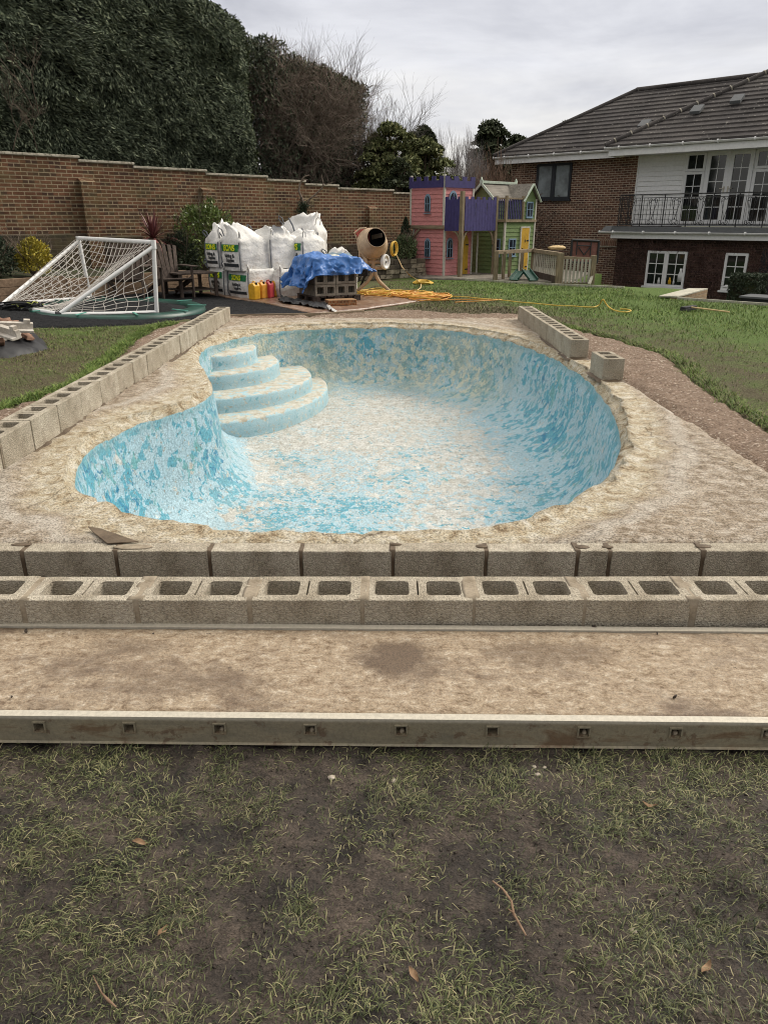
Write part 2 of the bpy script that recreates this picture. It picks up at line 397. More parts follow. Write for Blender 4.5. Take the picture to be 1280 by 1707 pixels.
def m_pool():
    m=NT('flaking_pool_paint',.6,.3); v=m.co(); wl=m.attr('wall'); sp=m.sep()
    vf=m.map(scale=(1,.80,1)); vw=m.map(scale=(1.05,1.05,.85))
    clus=m.math('SUBTRACT',m.noise(1.25,3,.55,v),.5); clus2=m.math('SUBTRACT',m.noise(1.6,3,.55,m.map(loc=(7,3,1))),.5)
    clus3=m.math('SUBTRACT',m.noise(.95,4,.6,m.map(loc=(3,9,1))),.5)
    def f(sc,off,det=7,ro=.66,di=.5,fl=1.7):
        a=m.noise(sc*fl*1.35,det,ro,m.map(vf,loc=(off,0,0)),di); b=m.noise(sc*1.65,det,ro*.92,m.map(vw,loc=(off,0,0)),di)
        return m.mix(wl,a,b)
    near=m.ramp(m.math('DIVIDE',sp[1],12.),[(.34,1.),(.80,0.)])      # bluer towards the deep end
    right=m.ramp(m.math('ADD',m.math('MULTIPLY',sp[0],.25),.5),[(.60,0.),(.98,1.)])
    blue=m.math('MAXIMUM',m.math('MULTIPLY',near,.8),m.math('MULTIPLY',m.math('MULTIPLY',right,wl),.72))
    b13=m.math('MULTIPLY',m.math('SUBTRACT',m.math('MAXIMUM',blue,m.math('MULTIPLY',wl,.75)),.42),.17)
    def thr(x,lo,wd,gain):   # mask: 1 where x + gain > lo
        q=m.math('ADD',x,gain); return m.ramp(q,[(lo,0.),(lo+wd,1.)])
    bc=m.math('ADD',b13,m.math('MULTIPLY',clus,.46)); bd=m.math('ADD',m.math('MULTIPLY',b13,.8),m.math('MULTIPLY',clus2,.5))
    plaster=m.ramp(m.noise(9,6,.75,v),[(.36,(.38,.37,.325)),(.5,(.545,.545,.51)),(.66,(.66,.665,.635))])
    plaster=m.mix(m.ramp(m.noise(2.2,5,.7,v),[(.5,0.),(.66,.3)]),plaster,(.44,.39,.29))
    pale=m.mix(m.noise(3,3,.5,v),(.31,.49,.575),(.43,.56,.61))
    mid=(.115,.36,.455); teal=(.16,.38,.40); deep=(.04,.23,.37)
    c=plaster
    c=m.mix(thr(f(5.0,3.),.460,.02,m.math('ADD',m.math('ADD',b13,m.math('MULTIPLY',wl,.05)),m.math('MULTIPLY',m.math('MULTIPLY',m.math('SUBTRACT',1.,wl),clus3),.75))),c,pale)
    c=m.mix(thr(f(6.4,11.),.575,.010,m.math('ADD',bc,m.math('MULTIPLY',m.math('SUBTRACT',1.,wl),m.math('ADD',.02,m.math('MULTIPLY',clus3,.35))))),c,mid)
    c=m.mix(thr(f(5.2,23.),.66,.010,bd),c,teal)
    c=m.mix(thr(f(7.5,31.),.68,.010,bc),c,deep)
    c=m.mix(m.math('MULTIPLY',thr(f(12.,41.),.56,.015,m.math('MULTIPLY',b13,-1.2)),m.math('SUBTRACT',1.,m.math('MULTIPLY',wl,.55))),c,plaster)
    c=m.mix(thr(f(17.,51.),.60,.015,m.math('MULTIPLY',b13,-.6)),c,(.30,.27,.21))
    # grey green scum band high on the far wall
    far=m.math('MULTIPLY',m.ramp(m.math('DIVIDE',sp[1],12.),[(.82,0.),(.9,1.)]),wl)
    c=m.mix(m.math('MULTIPLY',far,m.ramp(m.noise(2.,5,.7,v),[(.4,0.),(.62,.75)])),c,(.30,.36,.29))
    c=m.mix(m.math('MULTIPLY',far,m.ramp(m.noise(9.,5,.75,v),[(.5,0.),(.56,.8)])),c,(.62,.60,.46))
    top=m.math('MULTIPLY',m.ramp(m.math('MULTIPLY',m.math('ADD',sp[2],.3),3.),[(.75,0.),(.92,1.)]),wl)
    c=m.mix(m.math('MULTIPLY',top,.5),c,(.20,.37,.40))
    # brown leaf dust on the floor
    c=m.mix(m.ramp(m.noise(60,4,.8,v),[(.62,0.),(.68,.55)]),c,(.20,.16,.10))
    c=m.mix(m.ramp(m.noise(1.1,4,.6,v),[(.5,0.),(.72,.2)]),c,(.44,.42,.36))
    fl=f(11.,5.); g=m.noise(70,4,.7,v)
    c=m.mix(.7,c,m.ramp(g,[(.38,.5),(.6,1.12)]),'MULTIPLY')
    n=m.bump(m.ramp(fl,[(.46,0.),(.5,1.)]),.7,.006); n=m.bump(g,.65,.006,n)
    return m.fin(c,n)
def m_mud(name='mud',c1=(.020,.0155,.012),c2=(.085,.066,.052),spec=.3,rough=.7,green=0.):
    m=NT(name,rough,spec); v=m.co(); a=m.noise(5,6,.65,v); g=m.noise(45,5,.7,v); t=m.noise(16,5,.7,m.map(scale=(1,2,1)))
    c=m.ramp(a,[(.35,c1),(.65,c2)]); c=m.mix(.7,c,m.ramp(t,[(.35,.45),(.62,1.15)]),'MULTIPLY'); c=m.mix(.8,c,m.ramp(m.noise(130,4,.8,v),[(.38,.4),(.62,1.5)]),'MULTIPLY')
    if green: c=m.mix(m.ramp(m.noise(3.,5,.7,v),[(.4,0.),(.6,green)]),c,(.035,.055,.018))
    n=m.bump(t,.8,.03); n=m.bump(g,.7,.008,n); return m.fin(c,n,m.ramp(a,[(.3,rough-.2),(.6,rough+.2)]))
def m_lawn():
    m=NT('lawn_turf',.9,.15); v=m.co(); g=m.attr('green')
    a=m.noise(60,5,.75,m.map(scale=(1,.55,1))); b=m.noise(2.4,5,.65,v)
    gr=m.ramp(a,[(.3,(.025,.04,.012)),(.5,(.08,.125,.03)),(.7,(.17,.24,.06))])
    br=m.ramp(a,[(.3,(.028,.022,.015)),(.5,(.085,.072,.04)),(.7,(.17,.15,.09))])
    k=m.math('ADD',g,m.math('MULTIPLY',m.math('SUBTRACT',b,.5),1.5))
    c=m.mix(m.ramp(k,[(.25,0.),(.75,1.)]),br,gr)
    return m.fin(c,m.bump(a,.9,.03))
def m_soil():
    m=NT('bare_soil',.95,.15); v=m.co(); a=m.noise(7,6,.7,v); g=m.noise(55,5,.75,v); st=m.vor(38,v)
    c=m.ramp(g,[(.34,(.075,.05,.035)),(.5,(.21,.15,.11)),(.68,(.40,.31,.24))])
    c=m.mix(m.ramp(a,[(.4,0.),(.65,.6)]),c,(.12,.085,.06))
    c=m.mix(m.ramp(m.noise(30,3,.6,v),[(.60,0.),(.64,.7)]),c,(.50,.43,.35))
    n=m.bump(a,.8,.05); n=m.bump(g,.9,.012,n); return m.fin(c,n)
def m_brick(name,mortar,c1,c2,c3,bw=.225,bh=.075,ms=.011,vary=1.,moss=None,stain=.4):
    m=NT(name,.9,.15); s_=m.sep(); x=m.math('ADD',s_[0],s_[1]); v=m.comb(x,s_[2],0.)
    wob=m.noise(3,2,.5,v,out='Color'); v2=m.n('VectorMath'); v2.operation='MULTIPLY_ADD'; m.put(v2.inputs[0],wob); v2.inputs[1].default_value=(.012,.012,0); m.put(v2.inputs[2],v); vv=v2.outputs[0]
    q=m.n('TexBrick'); m.put(q.inputs['Vector'],vv); q.inputs['Scale'].default_value=1; q.inputs['Brick Width'].default_value=bw; q.inputs['Row Height'].default_value=bh
    q.inputs['Mortar Size'].default_value=ms; q.inputs['Mortar Smooth'].default_value=.25; q.inputs['Bias'].default_value=0
    m.put(q.inputs['Color1'],c1); m.put(q.inputs['Color2'],c2); m.put(q.inputs['Mortar'],mortar)
    # a third brick tone per brick, from white noise on the brick grid
    row=m.math('FLOOR',m.math('DIVIDE',s_[2],bh)); col=m.math('FLOOR',m.math('ADD',m.math('DIVIDE',x,bw),m.math('MULTIPLY',row,.5)))
    wn=m.n('TexWhiteNoise'); m.put(wn.inputs['Vector'],m.comb(col,row,3.)); r=wn.outputs[0]
    isb=m.ramp(q.outputs['Fac'],[(.3,1.),(.6,0.)])
    c=m.mix(m.math('MULTIPLY',isb,m.ramp(r,[(.72,0.),(.75,.85)])),q.outputs['Color'],c3)
    c=m.mix(m.math('MULTIPLY',isb,m.ramp(r,[(.0,.6),(.3,0.)])),c,tuple(k*.45 for k in c1))
    g=m.noise(30,5,.75,v); big=m.noise(.9,5,.65,v)
    c=m.mix(.6,c,m.ramp(g,[(.32,.5),(.65,1.15)]),'MULTIPLY')
    c=m.mix(stain,c,m.ramp(big,[(.35,.45),(.65,1.1)]),'MULTIPLY')
    if moss: c=m.mix(m.ramp(m.noise(1.7,5,.7,m.map(loc=(5,0,0))),[(.45,0.),(.7,moss)]),c,(.13,.12,.05))
    n=m.bump(m.math('SUBTRACT',1.,q.outputs['Fac']),.8,.012); n=m.bump(g,.5,.004,n)
    return m.fin(c,n)
def m_leaf(name,c1,c2,rough=.7,spec=.3,c3=None,patch=.6):
    m=NT(name,rough,spec); i=m.island(); c=m.ramp(i,[(0.,c1),(.8,c2)] if c3 is None else [(0.,c1),(.7,c2),(.86,c3),(1.,c2)])
    p=m.noise(patch,4,.6); c=m.mix(.7,c,m.ramp(p,[(.35,.55),(.65,1.2)]),'MULTIPLY')
    return m.fin(c)
def m_plain(name,c,rough=.6,spec=.4,metal=0.,scale=12,amt=.35,bst=.25,bd=.003,bscale=50):
    m=NT(name,rough,spec); a=m.noise(scale,5,.65); c_=m.mix(amt,c,m.ramp(a,[(.3,.45),(.6,1.1)]),'MULTIPLY')
    return m.fin(c_,m.bump(m.noise(bscale,3,.6),bst,bd),metal=metal)
def m_wood(name,c1,c2,axis='z',rough=.85):
    m=NT(name,rough,.2); sc={'x':(.6,14,14),'y':(14,.6,14),'z':(14,14,.6)}[axis]
    a=m.noise(2.2,6,.65,m.map(scale=sc),.6); b=m.noise(3,4,.6)
    c=m.ramp(a,[(.3,c1),(.68,c2)]); c=m.mix(.6,c,m.ramp(b,[(.35,.55),(.65,1.1)]),'MULTIPLY')
    return m.fin(c,m.bump(a,.5,.004))
def m_glass(name,c=(.012,.014,.016),rough=.08):
    m=NT(name,rough,.6); return m.fin(m.ramp(m.noise(2.5,4,.6),[(.35,c),(.7,tuple(k*2.6 for k in c))]))
MAT={}
MAT['block']=m_block(); MAT['slab']=m_slab(); MAT['pool']=m_pool()
MAT['mud']=m_mud(); MAT['lawn']=m_lawn(); MAT['soil']=m_soil()
MAT['mortar']=rough_mat('mortar',(.21,.17,.12),(.38,.32,.24),9,80,.6,.003)
MAT['wet_mortar']=rough_mat('wet_mortar',(.085,.06,.04),(.16,.12,.08),9,80,.6,.003,rough=.6)
MAT['gravel']=rough_mat('black_gravel',(.007,.007,.008),(.026,.027,.029),20,45,1.,.03,rough=.95,spec=.1,c3=(.055,.055,.058))
MAT['white']=m_plain('white_paint',(.72,.72,.71),.45,.4,amt=.2)
MAT['timber']=m_wood('weathered_timber',(.16,.12,.08),(.36,.29,.20),'x')
MAT['timber_z']=m_wood('weathered_timber_upright',(.13,.10,.065),(.32,.26,.17),'z')
MAT['dark']=m_plain('dark_material',(.02,.02,.022),.7,.3)
MAT['black_steel']=m_plain('black_steel',(.015,.015,.016),.5,.5)

# ================================================================ THE POOL AND ITS SLAB
RIM0=[(-2.02,4.56),(-2.17,5.15),(-2.12,5.72),(-1.97,6.16),(-1.76,6.60),(-1.68,7.0),(-1.78,7.6),(-2.04,8.37),(-2.28,9.17),(-2.34,10.02),(-2.10,10.80),(-1.56,11.48),(-.8,11.80),(0.,11.88),(1.0,11.55),(1.70,10.6),(2.06,9.3),(2.16,7.95),(2.06,6.72),(1.87,5.67),(1.66,5.03),(1.38,4.47),(1.04,4.04),(.68,3.74),(.37,3.63),(.03,3.60),(-.3,3.60),(-.62,3.62),(-.93,3.68),(-1.29,3.82),(-1.62,4.06),(-1.87,4.30)]
RIM=smooth_closed(RIM0,420)
def ring_normals(P):
    t=np.roll(P,-3,0)-np.roll(P,3,0); n=np.stack([-t[:,1],t[:,0]],1); n/=np.linalg.norm(n,axis=1,keepdims=True)
    a=np.sum(P[:,0]*np.roll(P[:,1],-1)-np.roll(P[:,0],-1)*P[:,1])
    return n if a>0 else -n      # pointing inwards
NRM=ring_normals(RIM)
def relax(P,k=6):
    for _ in range(k): P=.5*P+.25*(np.roll(P,1,0)+np.roll(P,-1,0))
    return P
jit=np.array([fbm(p[0]*3,p[1]*3,2.,1.3,5) for p in RIM])
jz=np.array([fbm(p[0]*4,p[1]*4,9.,1.2,4) for p in RIM])
SLABZ=.126
far_w=np.clip((RIM[:,1]-8.5)/3,0,1)
jh=np.array([fbm(p[0]*9,p[1]*9,5.,1.3,4) for p in RIM])
ho_=np.maximum(.035,.058+.06*jit+.022*jh+.05*far_w)
HOLE=RIM-NRM*ho_[:,None]
def floor_z(y): return -.98+.018*(y-4)
rings=[]; 
prof=[(.0,.02,1),(.03,-.10,1),(.05,-.28,1),(.08,-.48,1),(.14,-.66,1),(.23,-.80,1),(.36,-.89,.8),(.52,-.95,.45),(.70,-.975,.15),(.9,-.98,0)]
wallw=.9+.55*np.clip((RIM[:,0]-.8)/1.2,0,1)+.3*np.clip((5.2-RIM[:,1])/1.5,0,1)-.25*np.clip((-RIM[:,0]-1.3),0,.8)
base=RIM.copy(); prevo=0
V=[];att=[];wob=[]
N0=len(RIM)
def put_ring(P,z,wv):
    for (x,y),zz in zip(P,z): V.append((x,y,zz)); att.append(wv)
put_ring(RIM-NRM*(ho_+.02)[:,None],np.full(N0,SLABZ-.016),1)
lip=RIM-NRM*(ho_*.45)[:,None]; put_ring(lip,.075+.02*jz,1)
put_ring(RIM+NRM*.004,.045+.028*jit,1)
n_lip=3
cur=RIM.copy()
for k,(o,z,wv) in enumerate(prof):
    P=cur+ring_normals(cur)*((o-prevo)*wallw)[:,None]; P=relax(P,3 if o>.2 else 1); cur=P; prevo=o
    fl=np.array([floor_z(y) for y in P[:,1]]); zz=fl*(z/-.98) if z<0 else np.full(N0,z-.012)
    if z==-.98: zz=fl
    zz=zz+np.array([.012*nz(p[0],p[1],z,2.5) for p in P])
    put_ring(P,zz,wv)
nr=n_lip+len(prof)
F=[]
for r_ in range(nr-1):
    for i in range(N0):
        a=r_*N0+i; b=r_*N0+(i+1)%N0; F.append((a,b,b+N0,a+N0))
last=[(V[(nr-1)*N0+i][0],V[(nr-1)*N0+i][1]) for i in range(0,N0)]
gx,gy=np.meshgrid(np.arange(-2.4,2.4,.14),np.arange(3.4,12,.14)); gx=gx.ravel();gy=gy.ravel()
k=inside_np(gx,gy,last)&(dist_np(gx,gy,last[::4])>.07); gx=gx[k];gy=gy[k]
vs=[Vector(p) for p in last]+[Vector((a,b)) for a,b in zip(gx,gy)]
res=delaunay_2d_cdt(vs,[(i,(i+1)%N0) for i in range(N0)],[],0,1e-6)
mp={}
for i,orig in enumerate(res[3]):
    o0=orig[0] if orig else None
    if o0 is not None and o0<N0: mp[i]=(nr-1)*N0+o0
    else:
        x,y=res[0][i]; mp[i]=len(V); V.append((x,y,floor_z(y)+.012*nz(x,y,-.98,2.5))); att.append(0)
for f in res[2]:
    cx=sum(res[0][i][0] for i in f)/len(f); cy=sum(res[0][i][1] for i in f)/len(f)
    if inside((cx,cy),last): F.append(tuple(mp[i] for i in f))
me=bpy.data.meshes.new('basin'); me.from_pydata(V,[],F)
me.materials.append(MAT['pool']); me.materials.append(MAT['slab'])
for i,p in enumerate(me.polygons): p.use_smooth=True; p.material_index=1 if i<N0*2 else 0
bm=bmesh.new(); bm.from_mesh(me); bmesh.ops.recalc_face_normals(bm,faces=bm.faces)
if sum(f.normal.z*f.calc_area() for f in bm.faces)<0: bmesh.ops.reverse_faces(bm,faces=bm.faces)
bm.to_mesh(me); bm.free()
at=me.attributes.new('wall','FLOAT','POINT'); at.data.foreach_set('value',np.array(att,dtype=np.float32))
at=me.attributes.new('rimdist','FLOAT','POINT'); at.data.foreach_set('value',np.zeros(len(V),dtype=np.float32))
pool=thing('swimming_pool','empty kidney shaped swimming pool with flaking pale blue paint, sunk in the concrete slab','swimming pool',(0,0,0))
link('basin',me,None,pool)
# steps: nested round treads in the back left recess
SC=(-2.62,10.72)
def step(r,ztop,zbot,sq=1.):
    prof_=[(0,ztop+.004),(r*.5,ztop+.002),(r-.05,ztop),(r-.018,ztop-.006),(r,ztop-.028),(r+.004,(ztop+zbot)/2),(r+.012,zbot+.05),(r+.04,zbot)]
    b=MB(); M=Matrix.Translation((SC[0],SC[1],0))
    vs=[];n=96
    b.lathe(prof_,n,M); me=b.mesh('step')
    for v in me.vertices: v.co.y=SC[1]+(v.co.y-SC[1])*sq
    for v in me.vertices:
        q=.012*nz(v.co.x,v.co.y,v.co.z,3.)+.006*nz(v.co.x,v.co.y,v.co.z,11.)
        d=Vector((v.co.x-SC[0],v.co.y-SC[1],0)); 
        if d.length>.1: d.normalize(); v.co+=d*q
        v.co.z+=.006*nz(v.co.x,v.co.y,3.,5.)
    at=me.attributes.new('wall','FLOAT','POINT'); at.data.foreach_set('value',np.array([1. if v.co.z<ztop-.02 else 0. for v in me.vertices],dtype=np.float32))
    return link('step',me,MAT['step'],pool)
def m_step():
    m=NT('step_paint',.75,.2); v=m.co(); wl=m.attr('wall'); a=m.noise(8,7,.7,v,.4); b=m.noise(14,6,.72,m.map(loc=(9,0,0)),.5); g=m.noise(75,4,.75,v)
    pl=m.ramp(m.noise(9,6,.75,v),[(.36,(.33,.29,.22)),(.5,(.46,.44,.37)),(.66,(.56,.56,.51))])
    bl=m.mix(m.noise(5,3,.5,v),(.27,.44,.50),(.40,.52,.55))
    wm=m.math('MULTIPLY',wl,.17)
    c=m.mix(m.ramp(m.math('ADD',a,wm),[(.555,0.),(.57,1.)]),pl,bl)
    c=m.mix(m.math('MULTIPLY',wl,m.ramp(m.noise(20,5,.75,v),[(.6,0.),(.62,1.)])),c,(.42,.37,.27))
    c=m.mix(m.math('MULTIPLY',wl,m.ramp(b,[(.60,0.),(.62,1.)])),c,(.17,.36,.42))
    c=m.mix(m.math('MULTIPLY',wl,m.ramp(b,[(.36,1.),(.4,0.)])),c,(.60,.57,.45))
    c=m.mix(.45,c,m.ramp(g,[(.33,.55),(.6,1.08)]),'MULTIPLY')
    return m.fin(c,m.bump(g,.6,.006,m.bump(a,.5,.012)))
MAT['step']=m_step()
step(.78,-.07,-.30); step(1.09,-.27,-.52); step(1.56,-.47,-.72,1.03); step(1.79,-.66,-1.0,1.17)

SLAB=[(-2.70,3.402),(2.60,3.402),(2.50,4.44),(2.52,5.18),(2.46,6.4),(2.47,7.3),(2.50,7.9),(2.47,8.4),(2.45,8.8),(2.46,12.55),(1.2,12.62),(0,12.55),(-1.2,12.62),(-2.70,12.55)]
holeP=[tuple(p) for p in HOLE]
def slab_z(X,Y):
    d=dist_np(X,Y,holeP[::3]); e=dist_np(X,Y,SLAB)
    z=np.full(len(X),SLABZ)+.010*vfbm(X,Y,1.6,3,4.)+.006*vfbm(X,Y,7.,4,14.)+.003*vfbm(X*1.,Y*3,9.,3,24.)*np.clip(1.3-d*2,.25,1)
    z-= .028*np.clip((.30-d)/.06,0,1)*np.clip((d-.0)/.05,0,1)*.6
    z[e<.01]-=.03
    return z
slab=sheet('concrete_paving',SLAB,[holeP],.06,slab_z,MAT['slab'],{'rimdist':lambda X,Y:dist_np(X,Y,holeP[::3])},skirt=.05)
tag(slab,kind='structure')
# thin dark wedge standing in for the shadow in a slab crack, near left
b=MB(); c0=on_z(150,884,SLABZ); c1=on_z(215,906,SLABZ)
pts=[(c0[0]-.02,c0[1]+.03),(c0[0]+.06,c0[1]),(c1[0]+.05,c1[1]+.0),(c1[0]-.10,c1[1]-.02),(c0[0]+.03,c0[1]-.04)]
b.prism([(x,y,SLABZ+.006) for x,y in pts],(0,0,0),(0,0,.006)); o=b.build('crack_shadow',MAT['wet_mortar'],None,.004); tag(o,'dark wedge painted as the shadow in a crack on the slab at the near left corner of the pool','painted crack shadow')

# ================================================================ CONCRETE BLOCKS
def block_mesh(L=.44,Wd_=.215,H=.215,hollow=True):
    xs=[0,.042,.184,.2165,.2235,.256,.398,.44] if hollow else [0,L]; ys=[0,.045,.17,.215] if hollow else [0,Wd_]
    if hollow: holes={(1,1),(5,1),(3,1)}
    else: holes=set()
    bm=bmesh.new(); vt={}
    def v(i,j,k):
        if (i,j,k) not in vt: vt[(i,j,k)]=bm.verts.new((xs[i]-L/2,ys[j]-Wd_/2,(0,.03,H)[k]))
        return vt[(i,j,k)]
    nx,ny=len(xs)-1,len(ys)-1
    for i in range(nx):
        for j in range(ny):
            if (i,j) in holes:
                bm.faces.new([v(i,j,1),v(i+1,j,1),v(i+1,j+1,1),v(i,j+1,1)])
                for (di,dj,a,c) in ((-1,0,(i,j),(i,j+1)),(1,0,(i+1,j+1),(i+1,j)),(0,-1,(i+1,j),(i,j)),(0,1,(i,j+1),(i+1,j+1))):
                    if (i+di,j+dj) not in holes: bm.faces.new([v(*a,1),v(*c,1),v(*c,2),v(*a,2)])
            else: bm.faces.new([v(i,j,2),v(i+1,j,2),v(i+1,j+1,2),v(i,j+1,2)])
            bm.faces.new([v(i,j,0),v(i,j+1,0),v(i+1,j+1,0),v(i+1,j,0)])
    for i in range(nx):
        for (j,s_) in ((0,1),(ny,-1)): bm.faces.new([v(i,j,0),v(i+1,j,0),v(i+1,j,2),v(i,j,2)][::s_])
    for j in range(ny):
        for (i,s_) in ((0,-1),(nx,1)): bm.faces.new([v(i,j,0),v(i,j+1,0),v(i,j+1,2),v(i,j,2)][::s_])
    bmesh.ops.recalc_face_normals(bm,faces=bm.faces)
    # chamfer the cell corners with small corner fillets
    if hollow:
        for (xa,xb) in ((.042,.184),(.256,.398)):
            for (cx,sx) in ((xa,1),(xb,-1)):
                for (cy,sy) in ((.045,1),(.17,-1)):
                    P0=[(cx,cy),(cx+sx*.018,cy),(cx+sx*.005,cy+sy*.005),(cx,cy+sy*.018)]; lo=[bm.verts.new((a-L/2,c-Wd_/2,.031)) for a,c in P0]; hi=[bm.verts.new((a-L/2,c-Wd_/2,H-.0006)) for a,c in P0]
                    bm.faces.new(hi); bm.faces.new([lo[1],lo[2],hi[2],hi[1]]); bm.faces.new([lo[2],lo[3],hi[3],hi[2]])
        es=[e for e in bm.edges if abs((e.verts[0].co-e.verts[1].co).z)>.1 and e.calc_face_angle(0)>1 and .02<min(abs(abs(e.verts[0].co.x)-L/2),9) and abs(abs(e.verts[0].co.y)-.0625)<.03 and abs(e.verts[0].co.x)>.02 and abs(e.verts[0].co.y)<.1]
    es=[e for e in bm.edges if len(e.link_faces)==2 and e.calc_face_angle(0)>1.2 and max(e.verts[0].co.z,e.verts[1].co.z)>.1 and (max(abs(v_.co.x) for v_ in e.verts)>L/2-.001 or max(abs(v_.co.y) for v_ in e.verts)>Wd_/2-.001)]
    bmesh.ops.bevel(bm,geom=es,offset=.0035,segments=1,affect='EDGES')
    me=bpy.data.meshes.new('block'); bm.to_mesh(me); bm.free(); return me
HB=block_mesh(); 
def lumpy(me,amt,sc,seed):
    for v in me.vertices: v.co+=Vector((nz(v.co.x,v.co.y,v.co.z+seed,sc),nz(v.co.x+9,v.co.y,v.co.z+seed,sc),nz(v.co.x,v.co.y+9,v.co.z+seed,sc)))*amt
def joint_mesh(w,d,h,over=0.,seed=1.):
    bm=bmesh.new(); bmesh.ops.create_grid(bm,x_segments=1,y_segments=1,size=1); bm.free()
    b=MB(); b.box(-w/2,w/2,-d/2,d/2,.0,h)
    bm=bmesh.new(); me=b.mesh('mortar_joint'); bm.from_mesh(me); bmesh.ops.subdivide_edges(bm,edges=bm.edges,cuts=4,use_grid_fill=True)
    bmesh.ops.recalc_face_normals(bm,faces=bm.faces); bm.to_mesh(me); bm.free()
    for v in me.vertices:
        k=nz(v.co.x,v.co.y,v.co.z+seed*5,14); v.co.x*=1+.25*k+(over if v.co.z>h-.002 else 0); v.co.z+=(.006*k if v.co.z>h-.03 else 0)
    for p in me.polygons: p.use_smooth=True
    return me
def ordinal(n): return ['first','second','third','fourth','fifth','sixth','seventh','eighth','ninth','tenth','eleventh','twelfth','thirteenth','fourteenth','fifteenth','sixteenth','seventeenth','eighteenth','nineteenth','twentieth'][n]
JL=joint_mesh(.010,.205,.20,0,2.)
# left row, running away from the camera along the pool
i=0; y=12.22-.22
for i in range(20):
    yy=y-i*.45
    if yy<3.7: break
    lab='hollow concrete block, %s from the far end of the long left row'%ordinal(i) if i else 'hollow concrete block at the far end of the long left row beside the timber edging'
    o=tag(link('concrete_block',HB,MAT['block']),lab,'concrete block','concrete blocks laid in the long row left of the pool')
    o.location=(-2.57+random.uniform(-.006,.006),yy,SLABZ-.004+random.uniform(-.003,.003)); o.rotation_euler=(0,0,PI/2+random.uniform(-.012,.012)+(PI if i%2 else 0))
    j=link('mortar_joint',JL,MAT['mortar'],o); j.location=(-.225 if i%2 else -.225,0,0)
# right row
for i in range(8):
    yy=12.2-i*.45
    lab='hollow concrete block, %s from the far end of the short right row'%ordinal(i) if 0<i<7 else ('hollow concrete block at the far end of the short right row' if i==0 else 'hollow concrete block at the near end of the short right row')
    o=tag(link('concrete_block',HB,MAT['block']),lab,'concrete block','concrete blocks laid in the short row right of the pool')
    o.location=(2.275+random.uniform(-.005,.005),yy-.1,SLABZ-.004); o.rotation_euler=(0,0,PI/2+random.uniform(-.01,.01))
    if i<7: j=link('mortar_joint',JL,MAT['mortar'],o); j.location=(-.225,0,0)
o=tag(link('concrete_block',HB,MAT['block']),'loose hollow concrete block standing alone on the slab right of the pool','concrete block')
o.location=(2.305,7.68,SLABZ-.002); o.rotation_euler=(0,0,PI/2+.02)
# mortar bed strips under the rows
def bed(name,x0,x1,y0,y1,label):
    me=sheet(name,[(x0,y0),(x1,y0),(x1,y1),(x0,y1)],[],.06,lambda X,Y:SLABZ+.012+.01*vfbm(X,Y,5.,3,1.)-.03*(np.minimum(np.minimum(X-x0,x1-X),np.minimum(Y-y0,y1-Y))<.01),MAT['wet_mortar'])
    tag(me,kind='structure')
bed('mortar_bed',-2.70,-2.435,3.6,12.26,''); bed('mortar_bed',2.14,2.41,8.68,12.4,''); bed('mortar_bed',2.16,2.45,7.42,7.94,'')
# near rows across the front of the slab
def rowmesh(L,hollow):
    if not hollow: return block_mesh(L,.100,.215,False)
    me=HB.copy(); 
    return me
x1=[-2.23,-1.776,-1.317,-.858,-.408,.044,.503,.953,1.11,1.569,2.02,2.47]
k=0
for a,b_ in zip(x1[:-1],x1[1:]):
    L=b_-a-.017; me=rowmesh(L,False)
    if L<.2: lab='short cut concrete block in the solid row at the near edge of the pool slab'
    else: lab='solid concrete block in the row edging the pool slab, %s from the left'%ordinal(k); k+=1
    o=tag(link('concrete_block',me,MAT['block']),lab,'concrete block','solid blocks along the near edge of the pool slab'); o.location=((a+b_)/2,3.30+.05,SLABZ-.215+random.uniform(-.002,.003)); o.rotation_euler=(0,0,random.uniform(-.006,.006))
    j=link('mortar_joint',joint_mesh(.019,.098,.2155,.4,k),MAT['wet_mortar'],o); j.location=(-(L/2+.011),.0,0)
x2=[-2.38,-1.93,-1.475,-1.012,-.556,-.098,.354,.80,1.247,1.70,2.15]
for k,(a,b_) in enumerate(zip(x2[:-1],x2[1:])):
    o=tag(link('concrete_block',HB,MAT['block']),'hollow concrete block in the nearest row behind the staging board, %s from the left'%ordinal(k),'concrete block','hollow blocks in the nearest row behind the staging board')
    o.location=((a+b_)/2+.012,2.64+.1075,.213-.215+random.uniform(-.002,.002)); o.rotation_euler=(0,0,random.uniform(-.008,.008))
    j=link('mortar_joint',joint_mesh(.032,.212,.214,.9,k+20),MAT['mortar'],o); j.location=(-.232,0,0.001)
# mortar dabs on the tops
for n_,(px,py,sx,sy,wet) in enumerate([(222,912,.10,.028,1),(803,911,.03,.02,1),(970,912,.035,.02,1),(1012,912,.03,.016,1),(1172,911,.04,.02,1),(36,908,.05,.02,1),(660,908,.03,.012,1)]):
    p=on_z(px,py,SLABZ+.003); bm=bmesh.new(); bmesh.ops.create_uvsphere(bm,u_segments=16,v_segments=8,radius=1); me=bpy.data.meshes.new('mortar_dab'); bm.to_mesh(me); bm.free()
    for v in me.vertices: v.co=Vector((v.co.x*sx,v.co.y*sy,v.co.z*.006))*(1+.25*nz(v.co.x*2+n_,v.co.y*2,v.co.z))
    for q in me.polygons: q.use_smooth=True
    o=link('mortar_dab',me,MAT['mortar'] if n_==0 else MAT['wet_mortar']); o.location=(p[0],p[1],SLABZ+.004)
    tag(o,'smear of mortar on the solid slab-edge row at the %s joint from the left'%ordinal(n_+0),'mortar dab','mortar smears on the slab-edge block row')

